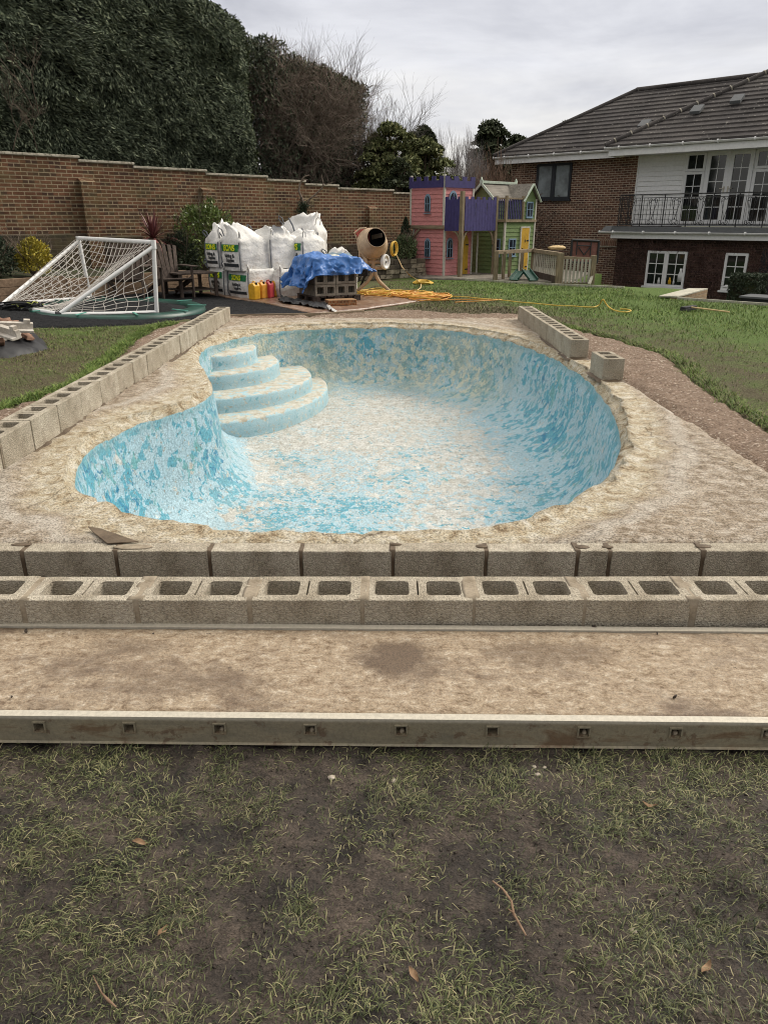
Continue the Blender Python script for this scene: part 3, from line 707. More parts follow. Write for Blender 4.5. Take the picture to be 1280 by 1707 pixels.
# ================================================================ STAGING BOARD
def m_deck():
    m=NT('muddy_plywood',.75,.35); v=m.co(); a=m.noise(1.9,6,.65,m.map(scale=(.9,1.5,1)),.5); t=m.noise(20,8,.8,m.map(scale=(1,1.5,1)),.3); g=m.noise(120,4,.8,v)
    c=m.ramp(t,[(.38,(.17,.115,.07)),(.45,(.30,.225,.15)),(.55,(.385,.305,.215)),(.64,(.54,.46,.36))])
    c=m.mix(m.ramp(a,[(.53,0.),(.66,.8)]),c,(.135,.09,.058))
    for (cx,cy,rx,ry,st) in ((.05,.38,.16,.13,.95),(.62,.42,.26,.10,.6),(-.7,.20,.30,.07,.45),(-1.0,.45,.2,.06,.4)):
        q=m.n('VectorMath'); q.operation='LENGTH'; m.put(q.inputs[0],m.map(loc=(-cx/rx,-cy/ry,0),scale=(1/rx,1/ry,0))); q=q.outputs['Value']
        q=m.math('ADD',q,m.math('MULTIPLY',m.math('SUBTRACT',m.noise(9,6,.7,v),.5),2.2)); c=m.mix(m.ramp(m.math('MULTIPLY',q,.5),[(.30,st),(.62,0.)]),c,(.13,.09,.06))
    c=m.mix(m.ramp(m.noise(34,4,.7,v),[(.66,0.),(.7,.8)]),c,(.075,.05,.035))
    c=m.mix(.7,c,m.ramp(g,[(.38,.5),(.6,1.12)]),'MULTIPLY')
    return m.fin(c,m.bump(g,.8,.005,m.bump(t,.7,.008)),m.ramp(a,[(.4,.85),(.65,.5)]))
def m_alu():
    m=NT('muddy_aluminium',.55,.5); v=m.co(); a=m.noise(4,6,.7,m.map(scale=(.7,1,2.5)),.4); g=m.noise(70,4,.75,v)
    c=m.ramp(a,[(.35,(.19,.17,.125)),(.55,(.26,.225,.155)),(.66,(.17,.115,.07))]); c=m.mix(m.ramp(m.noise(13,6,.75,v),[(.56,0.),(.62,.8)]),c,(.13,.085,.055))
    s_=m.sep(); c=m.mix(m.ramp(s_[2],[(.088,0.),(.098,.85)]),c,(.50,.46,.38))
    return m.fin(m.mix(.4,c,m.ramp(g,[(.35,.55),(.6,1.1)]),'MULTIPLY'),m.bump(g,.5,.003,m.bump(a,.4,.006)),metal=.15)
MAT['deck']=m_deck(); MAT['alu']=m_alu()
bd=thing('staging_board','long muddy scaffold staging board with square rung ends, on the grass before the blocks','staging board',(0,2.02,0),R(-.85))
L2=2.3
o=sheet('deck',[(-L2,.036),(L2,.036),(L2,.575),(-L2,.575)],[],.018,lambda X,Y:.097+.002*vfbm(X,Y,4.,3,3.)+.0028*vfbm(X,Y,14.,4,5.)+.002*np.maximum(0,vfbm(X,Y,32.,3,15.)),MAT['deck'],skirt=.014,parent=bd)
rung=[(-1.78+.302*k_+.0) for k_ in range(13)]
off=((65-640)/FPX*2.46)%.302
rung=[x for x in [off-2.42+.302*k_ for k_ in range(17)] if abs(x)<2.2]
def rail(yf,yb,holes):
    H=.104; zz=[0,.045,.078,H]; b=MB(); xs=[-L2]
    hw=.0165
    for x in rung: xs+= [x-hw,x+hw]
    xs.append(L2)
    for i in range(len(xs)-1):
        for k_ in range(3):
            if holes and k_==1 and i%2==1: continue
            b.add([(xs[i],yf,zz[k_]),(xs[i+1],yf,zz[k_]),(xs[i+1],yf,zz[k_+1]),(xs[i],yf,zz[k_+1])],[(0,1,2,3)])
    b.add([(-L2,yf,H),(L2,yf,H),(L2,yb,H),(-L2,yb,H)],[(0,1,2,3)]); b.add([(-L2,yb,0),(L2,yb,0),(L2,yb,H),(-L2,yb,H)],[(0,1,2,3)])
    b.add([(-L2,yf,0),(L2,yf,0),(L2,yb,0),(-L2,yb,0)],[(0,1,2,3)])
    b.add([(-L2,yf-.0,.004),(L2,yf,.004),(L2,yf-.008,.0),(-L2,yf-.008,0)],[(0,1,2,3)])
    me=b.mesh('side_rail'); return link('side_rail',me,MAT['alu'],bd)
rail(.0,.031,True); rail(.58,.611,False)
for x in rung:
    b=MB(); hw=.0155; e=.0215
    # flared square frame proud of the rail and the tube going in behind it
    for (x0,x1_,z0,z1_) in ((-e,e,.0165,e),(-e,e,-e,-.0165),(-e,-.0165,-.0165,.0165),(.0165,e,-.0165,.0165)): b.box(x0,x1_,-.006,.0,z0,z1_)
    b.add([(-hw,-.004,-hw),(hw,-.004,-hw),(hw,-.004,hw),(-hw,-.004,hw),(-hw,.12,-hw),(hw,.12,-hw),(hw,.12,hw),(-hw,.12,hw)],[(0,1,5,4),(1,2,6,5),(2,3,7,6),(3,0,4,7)])
    o=b.build('rung_end',MAT['alu'],bd); o.location=(x,0,.0615)
    if random.random()<.4:
        bm=bmesh.new(); bmesh.ops.create_icosphere(bm,subdivisions=2,radius=.009); me=bpy.data.meshes.new('dirt'); bm.to_mesh(me); bm.free(); lumpy(me,.004,60,x)
        q=link('dirt_lump',me,MAT['mortar'],o); q.location=(.004,.012,-.010)
# debris on the board
for (px,py,s_) in ((44,1052,.010),(1125,1161,.012),(990,1045,.012),(1095,1056,.006),(256,1056,.005),(20,1162,.006)):
    p=on_z(px,py,.103); bm=bmesh.new(); bmesh.ops.create_icosphere(bm,subdivisions=2,radius=s_*.7); me=bpy.data.meshes.new('mud_crumb'); bm.to_mesh(me); bm.free(); lumpy(me,s_*.5,70,px)
    o=link('mud_crumb',me,MAT['mud']); o.location=(p[0],p[1],.104); tag(o,'small dark crumb of mud lying on the muddy staging board','mud crumb','mud crumbs on the staging board')
# ================================================================ GROUND
MAT['wet_ground']=m_mud('garden_ground',(.04,.035,.025),(.10,.085,.06),.2,.85,.6)
g=MB(); g.add([(-900,-900,-1.06),(900,-900,-1.06),(900,900,-1.06),(-900,900,-1.06)],[(0,1,2,3)]); tag(g.build('ground',MAT['wet_ground'],fix=False),kind='structure')
# muddy grass in the foreground
def mudz(X,Y):
    z=.014*vfbm(X,Y,3.,3,1.)+.014*vfbm(X,Y,10.,4,2.)+.006*vfbm(X,Y,30.,3,12.)
    z=z*np.clip((3.2-Y)/.6,0.3,1); z=z-.012
    return z
near_v=lambda X,Y: np.where((Y>.6)&(Y<2.7)&(np.abs(X)<1.7),1.,.03)
o=sheet('muddy_ground',[(-9,-6),(9,-6),(9,3.42),(-9,3.42)],[],.022,mudz,MAT['mud'],vary=near_v,skirt=.3); tag(o,kind='structure')
MUD_T=BVHTree.FromPolygons([v.co for v in o.data.vertices],[tuple(p.vertices) for p in o.data.polygons])
# lawn around the pool, with a cut-out for the slab and a step down to the house
LAWN=[(-16,3.40),(-2.74,3.40),(2.56,3.40),(14,3.40),(14,9.6),(7.33,14.57),(6.02,15.74),(6.0,15.95),(7.16,17.62),(7.05,18.0),(6.64,18.54),(5.31,19.30),(4.9,20.3),(6.6,23.5),(5.2,27.5),(1.6,27.2),(-8.3,17.4),(-16,9.8)]
LH=[(-2.6,3.62),(2.42,3.62),(2.40,5.2),(2.36,6.4),(2.36,8.4),(2.36,12.45),(-2.6,12.45)]
def soil_mask(X,Y):
    # distance based edge wear next to the slab
    return dist_np(X,Y,SLAB)
def lawn_z(X,Y):
    z=.1+.045*np.maximum(0,-3-X)+.014*vfbm(X,Y,.8,3,7.)+.010*vfbm(X,Y,5.,3,8.)
    d=dist_np(X,Y,SLAB); z-=.03*np.clip((.5-d)/.3,0,1)
    return z
def green_f(X,Y):
    r=np.clip((Y-9)/6+ .25,0,1)*(X>0)          # far right lawn is lush
    l=np.where(X<-2.9,.26+.30*np.clip((Y-9)/2,0,1),0)
    g=np.where(X>0,.37+.68*np.clip((X-2.8)/3.2+(Y-12.)/9,0,1),l)
    g=np.where((X<=0)&(Y>12.4),.35,g)
    g=np.where((Y<14.4)&(Y>12.3)&(X>-2.7)&(X<2.6),.05,g)
    d=dist_np(X,Y,SLAB); return g-.35*np.clip((.9-d)/.6,0,1)
lv=lambda X,Y: np.where((X>-7.5)&(X<7.5)&(Y<15),1.,.25)
lawn=sheet('lawn',LAWN,[LH],.11,lawn_z,MAT['lawn'],{'green':green_f},skirt=1.15,vary=lv); tag(lawn,kind='structure')
# bare soil strips: outline, lumpy, edges sink under the turf
def soil(poly,lift=.035,name='soil',mat='soil',amp=.03,step=.06):
    def zf(X,Y):
        d=dist_np(X,Y,poly); n_=vfbm(X,Y,6.,4,21.)
        return .1+.045*np.maximum(0,-3-X)-.03+(.03+lift)*np.clip(d/.13+.35*n_,0,1)+amp*n_*np.clip(d/.1,0,1)
    return tag(sheet(name,poly,[],step,zf,MAT[mat]),kind='structure')
soil([(2.38,5.0),(2.44,4.2),(2.46,3.46),(3.1,3.46),(3.02,5.5),(3.05,6.2),(3.18,7.4),(3.36,8.4),(3.42,9.1),(3.15,10.2),(2.86,11.1),(2.58,12.3),(2.36,12.4),(2.38,9),(2.40,6)])
soil([(-2.62,3.46),(-2.62,12.4),(-2.9,12.6),(-3.25,11.9),(-3.42,11.1),(-3.34,9.9),(-3.2,8.9),(-3.12,8.1),(-3.0,7.3),(-3.2,6.6),(-3.4,5.9),(-3.6,5.0),(-3.5,3.46)])
soil([(-2.75,12.35),(2.5,12.35),(2.75,12.5),(2.3,13.2),(1.2,13.35),(.6,13.9),(-.4,13.65),(-1.2,13.0),(-2.6,13.1)],.02,'soil','soil',.03)
# black rubber chippings round the trampoline
GRAV=[(-9.3,12.2),(-7.6,11.2),(-5.7,10.98),(-5.03,10.74),(-4.34,11.1),(-3.7,11.6),(-3.3,12.3),(-2.72,12.75),(-1.15,13.05),(-1.3,13.5),(-2.45,15.05),(-3.6,16.3),(-4.3,16.95),(-5.9,15.2),(-8.2,12.9)]
tag(sheet('gravel',GRAV,[],.07,lambda X,Y:.1+.045*np.maximum(0,-3-X)+.026+.012*vfbm(X,Y,9.,3,5.)-.05*(dist_np(X,Y,GRAV)<.02),MAT['gravel']),kind='structure')
# timber edging of the chippings
def edging(name,pts,w_,h_,m,label,z0=.1,cat='timber edging'):
    b=MB()
    for a,c in zip(pts[:-1],pts[1:]): b.beam((a[0],a[1],z0+h_/2-.02),(c[0],c[1],z0+h_/2-.02),w_,h_)
    return tag(b.build(name,m,None,.004),label,cat)
edging('timber_edging',[(-2.80,12.78),(-1.1,13.02),(-.35,13.45)],.03,.07,MAT['timber'],'low timber edging board between the black chippings and the pool')
# wet brown sheets under the bags and the mixer
MAT['wet_board']=rough_mat('wet_brown_board',(.13,.065,.035),(.30,.18,.11),2.5,40,.4,.004,rough=.35,spec=.6,c3=(.36,.27,.2))
PAV=[(-3.95,16.6),(-3.2,15.75),(-2.45,15.1),(-1.25,13.1),(-.43,13.72),(1.2,16.0),(.35,16.95),(-.6,17.9),(-2.4,18.3)]
tag(sheet('boarded_path',PAV,[],.09,lambda X,Y:.1+.045*np.maximum(0,-3-X)+.034+.006*vfbm(X,Y,1.5,3,5.),MAT['wet_board'],skirt=.03),kind='structure')
tag(sheet('paving',[(1.0,21.2),(2.2,20.9),(2.75,20.75),(5.05,19.55),(4.95,20.3),(6.2,23.4),(4.9,26.8),(1.7,26.5),(.6,23.4)],[],.25,lambda X,Y:.145+0*X,MAT['old_paving'] if 'old_paving' in MAT else rough_mat('old_paving',(.12,.11,.09),(.26,.23,.19),5,60,.5,.005),skirt=.04),kind='structure')

# ---------------------------------------------------------------- grass
MAT['blade']=m_leaf('grass_blade',(.016,.024,.009),(.135,.15,.058),.55,.3,(.32,.28,.155),1.2)
MAT['blade_far']=m_leaf('lawn_blade',(.045,.085,.016),(.16,.24,.05),.7,.2,(.22,.24,.08),.8)
MAT['blade_brown']=m_leaf('tired_blade',(.05,.045,.022),(.16,.15,.07),.7,.25,(.28,.22,.14),.8)
def near_grass():
    N=150000
    X=rng.uniform(-1.75,1.75,N); Y=rng.uniform(.55,2.16,N)
    k=np.abs(X)<(Y*.60+.45); X=X[k];Y=Y[k]
    # tufts: pull the blades together
    T=7000; tx=rng.uniform(-1.75,1.75,T); ty=rng.uniform(.55,2.15,T); idx=rng.integers(0,T,len(X)); tu=rng.random(len(X))<.62
    X=np.where(tu,tx[idx]+rng.normal(0,.022,len(X)),X); Y=np.where(tu,ty[idx]+rng.normal(0,.022,len(X)),Y)
    d=.55*vfbm(X,Y,1.7,3,31.)+.75*vfbm(X,Y,6.5,4,33.)+.15*np.clip((X-.1),0,1)+.2*np.clip(1.45-Y,0,1)
    k=(rng.random(len(X))<np.clip((.54+d*1.15),.12,1.))&(Y<2.06+(-X)*.0148-.02+.02); k&=Y<2.01-.0148*X; X=X[k];Y=Y[k];d=d[k]
    Z=np.array([ (MUD_T.ray_cast(Vector((x,y,1)),Vector((0,0,-1)))[0] or Vector((0,0,0))).z for x,y in zip(X,Y)])
    n_=len(X); H=rng.uniform(.012,.048,n_)*(1+.25*np.clip(d,-.5,1)); 
    gx=vfbm(X,Y,2.2,2,51.)*3.+rng.normal(0,1.25,n_)
    o=blades('grass',np.stack([X,Y,Z-.002],1),H,rng.uniform(.35,1.25,n_),gx,rng.uniform(.0013,.0030,n_),MAT['blade'],seg=4,curl=.95)
    tag(o,kind='stuff')
near_grass()
def lawn_grass(name,poly,N,hmin,hmax,wd,mat,dens=None,fall=None):
    xs=[p[0] for p in poly]; ys=[p[1] for p in poly]
    X=rng.uniform(min(xs),max(xs),N*2); Y=rng.uniform(min(ys),max(ys),N*2)
    k=inside_np(X,Y,poly); X=X[k][:N];Y=Y[k][:N]
    if dens is not None: k=rng.random(len(X))<dens(X,Y); X=X[k];Y=Y[k]
    Z=lawn_z(X,Y); n_=len(X); s_=np.clip(Y/9,.8,1.5)
    o=blades(name,np.stack([X,Y,Z-.004],1),rng.uniform(hmin,hmax,n_)*s_,rng.uniform(.3,1.2,n_),rng.uniform(0,2*PI,n_),wd*s_,mat,seg=2,curl=.7)
    return tag(o,kind='stuff')
RL=[(2.75,3.6),(6.4,3.6),(12,10.5),(7.2,14.5),(6.0,15.7),(5.5,19.1),(2.8,20.6),(.2,20.2),(-.4,18.3),(1.3,16.2),(.4,14.2),(2.4,13.2),(2.75,12.2),(3.2,10.2),(3.45,9.1),(3.2,7.4),(3.05,6.0)]
RL_W=lambda X,Y: np.clip(.75+vfbm(X,Y,1.1,3,61.)*.9,.1,1)
lawn_grass('lawn_grass',RL,85000,.03,.06,.007,MAT['blade_far'],lambda X,Y:np.clip(green_f(X,Y),.12,1)*RL_W(X,Y))
lawn_grass('lawn_grass',RL,45000,.025,.05,.006,MAT['blade_brown'],lambda X,Y:np.clip(1.1-green_f(X,Y),.15,1)*RL_W(X,Y))
LL=[(-2.95,3.6),(-3.5,5.0),(-3.35,6.0),(-3.1,6.7),(-2.95,7.3),(-3.1,8.1),(-3.25,9.2),(-3.4,10.4),(-3.5,11.3),(-3.65,11.5),(-4.34,11.05),(-5.03,10.7),(-6.2,10.9),(-6.2,3.6)]
lawn_grass('lawn_grass',LL,40000,.025,.05,.006,MAT['blade_far'],lambda X,Y:np.clip(green_f(X,Y)+.1,.1,1)*np.clip(.8+vfbm(X,Y,1.1,3,61.),.05,1))
lawn_grass('lawn_grass',LL,34000,.025,.045,.006,MAT['blade_brown'],lambda X,Y:np.clip(.7+vfbm(X,Y,1.1,3,71.),.05,1))
lawn_grass('lawn_grass',[(.6,13.4),(2.6,12.7),(3.0,13.2),(1.4,16),(.2,14.2)],5000,.02,.045,.006,MAT['blade_brown'])

# taller fringe of turf hanging over the bare soil edges
def fringe(pts,N,mat):
    e=np.array(densify(pts+pts[::-1],.03)[:len(densify(pts,.03))]); i=rng.integers(0,len(e),N); X=e[i,0]+rng.normal(0,.05,N)+.05*vfbm(e[i,0],e[i,1],4.,2,3.); Y=e[i,1]+rng.normal(0,.05,N)
    Z=lawn_z(X,Y)+.015; tag(blades('turf_edge',np.stack([X,Y,Z],1),rng.uniform(.04,.10,N),rng.uniform(.4,1.4,N),rng.uniform(0,2*PI,N),rng.uniform(.005,.009,N),mat,seg=3,curl=.8),kind='stuff')
fringe([(3.08,4.6),(3.08,6.1),(3.22,7.4),(3.40,8.4),(3.46,9.1),(3.2,10.2),(2.92,11.1),(2.66,12.3)],9000,MAT['blade_far'])
fringe([(3.08,4.6),(3.08,6.1),(3.22,7.4),(3.40,8.4),(3.46,9.1),(3.2,10.2),(2.92,11.1)],5000,MAT['blade_brown'])
fringe([(-3.32,11.9),(-3.46,11.1),(-3.38,9.9),(-3.24,8.9),(-3.16,8.1),(-3.04,7.3),(-3.24,6.6),(-3.44,5.9)],8000,MAT['blade_far'])
# crumbs and clods of mud scattered through the foreground turf
def clods(N):
    X=rng.uniform(-1.6,1.6,N); Y=rng.uniform(.75,1.98,N); s_=np.minimum(rng.exponential(.0016,N)+.0014,.006); V=[];F=[]
    base=np.array([(1,0,0),(-1,0,0),(0,1,0),(0,-1,0),(0,0,1),(0,0,-1)],float); fc=np.array([(0,2,4),(2,1,4),(1,3,4),(3,0,4),(2,0,5),(1,2,5),(3,1,5),(0,3,5)])
    for i in range(N):
        h=MUD_T.ray_cast(Vector((X[i],Y[i],1)),Vector((0,0,-1)))[0]
        if h is None: continue
        V.append(base*(s_[i]*rng.uniform(.6,1.5,(6,3))*np.array([1,1,.6]))@np.array(Matrix.Rotation(rng.uniform(0,3),3,'Z'))+np.array([X[i],Y[i],h.z+s_[i]*.25])); F.append(fc+6*(len(V)-1))
    tag(link('mud_crumbs',fast_mesh('mud_crumbs',np.concatenate(V),np.concatenate(F),True),MAT['mud']),kind='stuff')
clods(5200)
MAT['leaf_litter']=rough_mat('dead_leaf_litter',(.13,.075,.04),(.30,.20,.12),20,60,.3,.002)
for n_,(px,py,lab) in enumerate(((232,1395,'small curled brown dead leaf on the mud left of centre'),(270,1545,'brown dead leaf in the lower left grass'),(1085,1330,'tan dead leaf on the bare mud below the right part of the board'),(1180,1600,'brown dead leaf in the lower right grass'),(690,1610,'small brown dead leaf near the bottom centre'))):
    p=on_z(px,py,.02); b=MB(); vs=[]; L_=.022
    for i in range(6):
        u=i/5; w_=.008*math.sin(PI*min(1,u*.95+.03))+.0004; zz=.006*math.sin(u*5+n_); vs+=[(u*L_*2-L_,-w_,zz+.004),(u*L_*2-L_,0,zz),(u*L_*2-L_,w_,zz+.003)]
    b.add(vs,[(3*i+j,3*i+3+j,3*i+4+j,3*i+1+j) for i in range(5) for j in (0,1)],True); o=b.build('dead_leaf',MAT['leaf_litter'],fix=False); h=MUD_T.ray_cast(Vector((p[0],p[1],1)),Vector((0,0,-1)))[0]; o.location=(p[0],p[1],(h.z if h else 0)+.012); o.rotation_euler=(.2,.15,n_*1.3); tag(o,lab,'dead leaf')
# ---------------------------------------------------------------- bits in the foreground
MAT['stick']=rough_mat('dry_stick',(.16,.10,.065),(.30,.20,.13),20,80,.5,.002)
MAT['pebble']=rough_mat('pebble',(.30,.25,.20),(.55,.48,.40),20,90,.5,.002)
P=[on_z(x,y,.02) for x,y in ((821,1467),(838,1483),(852,1503),(856,1522),(868,1540),(877,1555))]
st=MB(); st.tube([(x,y,.016+.006*math.sin(i_)) for i_,(x,y) in enumerate(P)],[.0022,.003,.0032,.0036,.003,.002],7)
a=on_z(856,1521,.02); c=on_z(846,1519,.02); st.tube([(a[0],a[1],.018),(c[0],c[1],.028)],[.003,.0015],6)
tag(st.build('stick',MAT['stick']),'thin crooked brown stick lying on the muddy grass, right of centre','stick')
P=[on_z(x,y,.02) for x,y in ((155,1625),(170,1655),(182,1668),(194,1678))]
st=MB(); st.tube([(x,y,.018) for x,y in P],[.001,.002,.0035,.0015],7); tag(st.build('stick',MAT['stick']),'short split brown stick in the grass at the lower left','stick')
for n_,(px,py,s_,lab) in enumerate(((891,1270,.0055,'small pale pebble just below the board, left one of two'),(908,1270,.0055,'small pale pebble just below the board, right one of two'),(896,1288,.0075,'pale egg shaped pebble below the two small ones'),(656,1291,.008,'pinkish flat pebble on the mud below the board'),(553,1290,.010,'flat tan stone by the muddy rut left of centre'),(1056,1547,.007,'flat cream stone in the lower right grass'))):
    p=on_z(px,py,.01); bm=bmesh.new(); bmesh.ops.create_icosphere(bm,subdivisions=3,radius=1); me=bpy.data.meshes.new('pebble'); bm.to_mesh(me); bm.free()
    for v in me.vertices: v.co=Vector((v.co.x*s_*1.3,v.co.y*s_,v.co.z*s_*.6))*(1+.25*nz(v.co.x+n_*3,v.co.y,v.co.z,1.2))
    for q in me.polygons: q.use_smooth=True
    h=MUD_T.ray_cast(Vector((p[0],p[1],1)),Vector((0,0,-1)))[0]
    o=link('pebble',me,MAT['pebble']); o.location=(p[0],p[1],(h.z if h else 0)+s_*.35); o.rotation_euler=(0,0,random.uniform(0,3)); tag(o,lab,'pebble')
# ================================================================ GARDEN WALL
def m_cop(): return rough_mat('coping_stone',(.30,.27,.21),(.55,.51,.42),6,70,.5,.004,c3=(.18,.17,.13))
MAT['coping']=m_cop()
MAT['wallbrick']=m_brick('garden_wall_brick',(.33,.26,.17),(.125,.058,.034),(.185,.09,.052),(.06,.036,.027),.235,.075,.0115,moss=.4,stain=.6)
MAT['plinth']=m_brick('dark_old_brick',(.10,.08,.06),(.055,.04,.03),(.08,.055,.04),(.035,.03,.024),.235,.075,.010,moss=.5,stain=.6)
WPH=R(44.5); WU=(math.cos(WPH),math.sin(WPH))          # along the wall, away to the right
Y0=16.3; p0=on_y(0,252,Y0); WA=(p0.x,p0.y); TOP0=p0.z
wall=thing('garden_wall','long stepped brown brick garden wall with pale coping, running behind the bags and the goal','wall',(WA[0],WA[1],0),WPH)
def wt(px,py=330): return on_plane(px,py,WA,WU)[0]
cuts=[(-200,0),(130,265),(222,280),(343,295),(445,305),(508,312),(563,320),(655,330)]
ts=[-4.5]+[wt(px,py) for px,py in cuts[1:]]+[wt(700,330)]
for k,(a,c) in enumerate(zip(ts[:-1],ts[1:])):
    top=TOP0-.048-.072*k
    MB().box(a,c,-.0,.22,-.2,top).build('brick_panel',MAT['wallbrick'],wall)
    b=MB(); n_=max(1,round((c-a)/.6)); e=.03 if k else 0
    b.box(a-.0,c+.035,-.035,.255,top+.001,top+.05); b.build('coping',MAT['coping'],wall,.01)
    pt=[1.32,1.27,1.2,1.13,1.06,1.0,.95,.9][k]
    b=MB(); b.prism([(a,-.10,-.2),(a,-.002,-.2),(a,-.002,pt+.03),(a,-.10,pt)],(a,0,0),(c,0,0)); b.build('plinth',MAT['plinth'],wall)
for px,py,tp in ((140,340,297),(340,350,312),(507,360,330),(614,370,343)):
    t=wt(px,py); z=on_plane(px,tp,WA,WU)[1]
    b=MB(); b.box(t-.06,t+.27,-.13,-.001,-.2,z-.07); b.prism([(t-.06,-.001,z-.07),(t-.06,-.13,z-.07),(t-.06,-.001,z)],(t-.06,0,0),(t+.27,0,0)); b.build('pier',MAT['wallbrick'],wall)

# ---------------------------------------------------------------- raised beds
bedl=[(-7.9,12.35),(-6.80,13.46),(-5.95,14.42),(-4.35,17.0),(-3.6,18.3)]
MAT['sleeper']=m_wood('timber_sleeper',(.13,.085,.055),(.30,.21,.14),'x')
bedo=thing('sleeper_wall','low retaining wall of brown timber sleepers behind the goal','retaining wall')
for k in range(3):
    for a,c in zip(bedl[:-1],bedl[1:]):
        d=Vector((c[0]-a[0],c[1]-a[1],0)).normalized(); zz=.16+.045*max(0,-3-(a[0]+c[0])/2)+.14*k
        b=MB(); b.beam((a[0]+d.x*.01,a[1],zz),(c[0]-d.x*.01,c[1],zz),.1+.006*k,.135); b.build('sleeper',MAT['sleeper'],bedo,.006)
MAT['bed_soil']=m_mud('bed_soil',(.025,.02,.015),(.075,.06,.04),.2,.9,.7)
wl=[(WA[0]+WU[0]*t+.1,WA[1]+WU[1]*t-.1) for t in (-4.0,0,4,7)]
BP=[(-7.85,12.43),(-6.85,13.54),(-6.0,14.5),(-4.4,17.1),(-3.65,18.36)]+wl[::-1]
tag(sheet('flower_bed',BP,[],.2,lambda X,Y:.1+.045*np.maximum(0,-3-X)+.36+.05*vfbm(X,Y,2.,3,5.),MAT['bed_soil']),kind='structure')
b2=[(-2.6,19.3),(-1.0,20.6),(.35,21.6),(1.1,22.3)]
MAT['stone']=rough_mat('pale_walling_stone',(.20,.17,.12),(.44,.38,.28),3,50,.6,.006,c3=(.12,.10,.07))
MAT['stone_dark']=rough_mat('dark_walling_stone',(.06,.05,.04),(.17,.14,.10),3,50,.6,.006)
tag(sheet('flower_bed',[(-2.6,19.4),(-1.0,20.7),(.35,21.7),(1.15,22.4),(.75,24.2),(-4.2,19.6)],[],.2,lambda X,Y:.55+.05*vfbm(X,Y,2.,3,5.),MAT['bed_soil']),kind='structure')
sw=thing('stone_wall','low dry stone retaining wall of pale blocks between the mixer and the pink playhouse','retaining wall')
random.seed(11)
for row in range(4):
    for a,c in zip(b2[:-1],b2[1:]):
        L=math.hypot(c[0]-a[0],c[1]-a[1]); t=0
        while t<L-.1:
            w_=min(random.uniform(.25,.6),L-t); x=a[0]+(c[0]-a[0])*(t+w_/2)/L; y=a[1]+(c[1]-a[1])*(t+w_/2)/L; an=math.atan2(c[1]-a[1],c[0]-a[0])
            M=Matrix.Translation((x,y,.11+row*.125))@Matrix.Rotation(an+random.uniform(-.05,.05),4,'Z')
            b=MB(); b.box(-w_/2+.006,w_/2-.006,-.13+random.uniform(-.04,.03),.1,.0,.118,M); b.build('stone',MAT['stone'] if random.random()<(.75 if a[0]>-.5 else .35) else MAT['stone_dark'],sw,.014)
            t+=w_
random.seed(5)
# ================================================================ FOOTBALL GOAL
A_=Vector((-3.87,12.98,.165)); B_=Vector((-5.66,14.80,.235)); C_=Vector((-6.45,12.92,.30)); D_=Vector((-5.15,12.06,.24))
At=on_y(256,404,12.98); Bt=on_y(131,397,14.80)
goal=thing('football_goal','white plastic football goal with a slack net, frame sagging across the sunken trampoline','football goal')
r_=.036
MB().tube([A_,At],r_,12).build('post',MAT['white'],goal); MB().tube([B_,Bt],r_,12).build('post',MAT['white'],goal)
MB().tube([At,Bt],r_,12).build('crossbar',MAT['white'],goal)
MB().tube([At-(0,0,.06) if False else Vector((At.x,At.y,At.z-.06)),D_],.031,12).build('side_bar',MAT['white'],goal)
MB().tube([Vector((Bt.x,Bt.y,Bt.z-.05)),C_],.031,12).build('side_bar',MAT['white'],goal)
MB().tube([A_,A_.lerp(D_,.45)+Vector((0,0,-.01)),D_],.034,12).build('ground_bar',MAT['white'],goal)
MB().tube([B_,C_],.031,12).build('ground_bar',MAT['white'],goal)
MB().tube([C_,C_.lerp(D_,.36)+Vector((.0,0,.0))],.034,12).build('ground_bar',MAT['white'],goal)
MB().tube([D_,D_.lerp(C_,.42)+Vector((0,0,.0))],.034,12).build('ground_bar',MAT['white'],goal)
MB().tube([D_+(A_-D_)*.02,D_+(A_-D_)*-.03],.040,12).build('joint_sleeve',MAT['dark'],goal)
for q in (At,Bt): b=MB(); b.tube([q+Vector((0,0,.035)),q-Vector((0,0,.10))],.043,12); b.build('corner_joint',MAT['white'],goal)
MAT['net']=m_plain('net_cord',(.75,.70,.64),.8,.1)
net=[]
def net_patch(P00,P10,P11,P01,nu,nv,sag,sg=Vector((0,0,-1)),seed=1.):
    def f(u,v):
        p=P00.lerp(P10,u).lerp(P01.lerp(P11,u),v); k=math.sin(PI*u)*math.sin(PI*min(1,v*1.0))**.7
        q=Vector((nz(u*3,v*3,seed),nz(u*3+5,v*3,seed),nz(u*3,v*3+5,seed)))*.10*(k**.5)
        return p+sg*sag*k+q+Vector((0,0,.02))
    G=[[f(i/nu,j/nv) for j in range(nv+1)] for i in range(nu+1)]
    for i in range(nu+1):
        for j in range(nv+1):
            if i<nu: net.append((G[i][j],G[i+1][j]))
            if j<nv: net.append((G[i][j],G[i][j+1]))
net_patch(At,Bt,C_,D_,19,15,.28,Vector((.25,.1,-1)).normalized(),2.)
# gathered side nets hanging between post, side bar and ground bar
net_patch(Bt,B_,C_,Bt.lerp(C_,.95),9,9,.05,Vector((.3,-.2,-.8)),4.)
net_patch(At,A_,D_,At.lerp(D_,.95),9,9,.06,Vector((-.2,.3,-.8)),6.)
tubes_np('net',[tuple(a) for a,c in net],[tuple(c) for a,c in net],.0058,.0058,MAT['net'],goal)
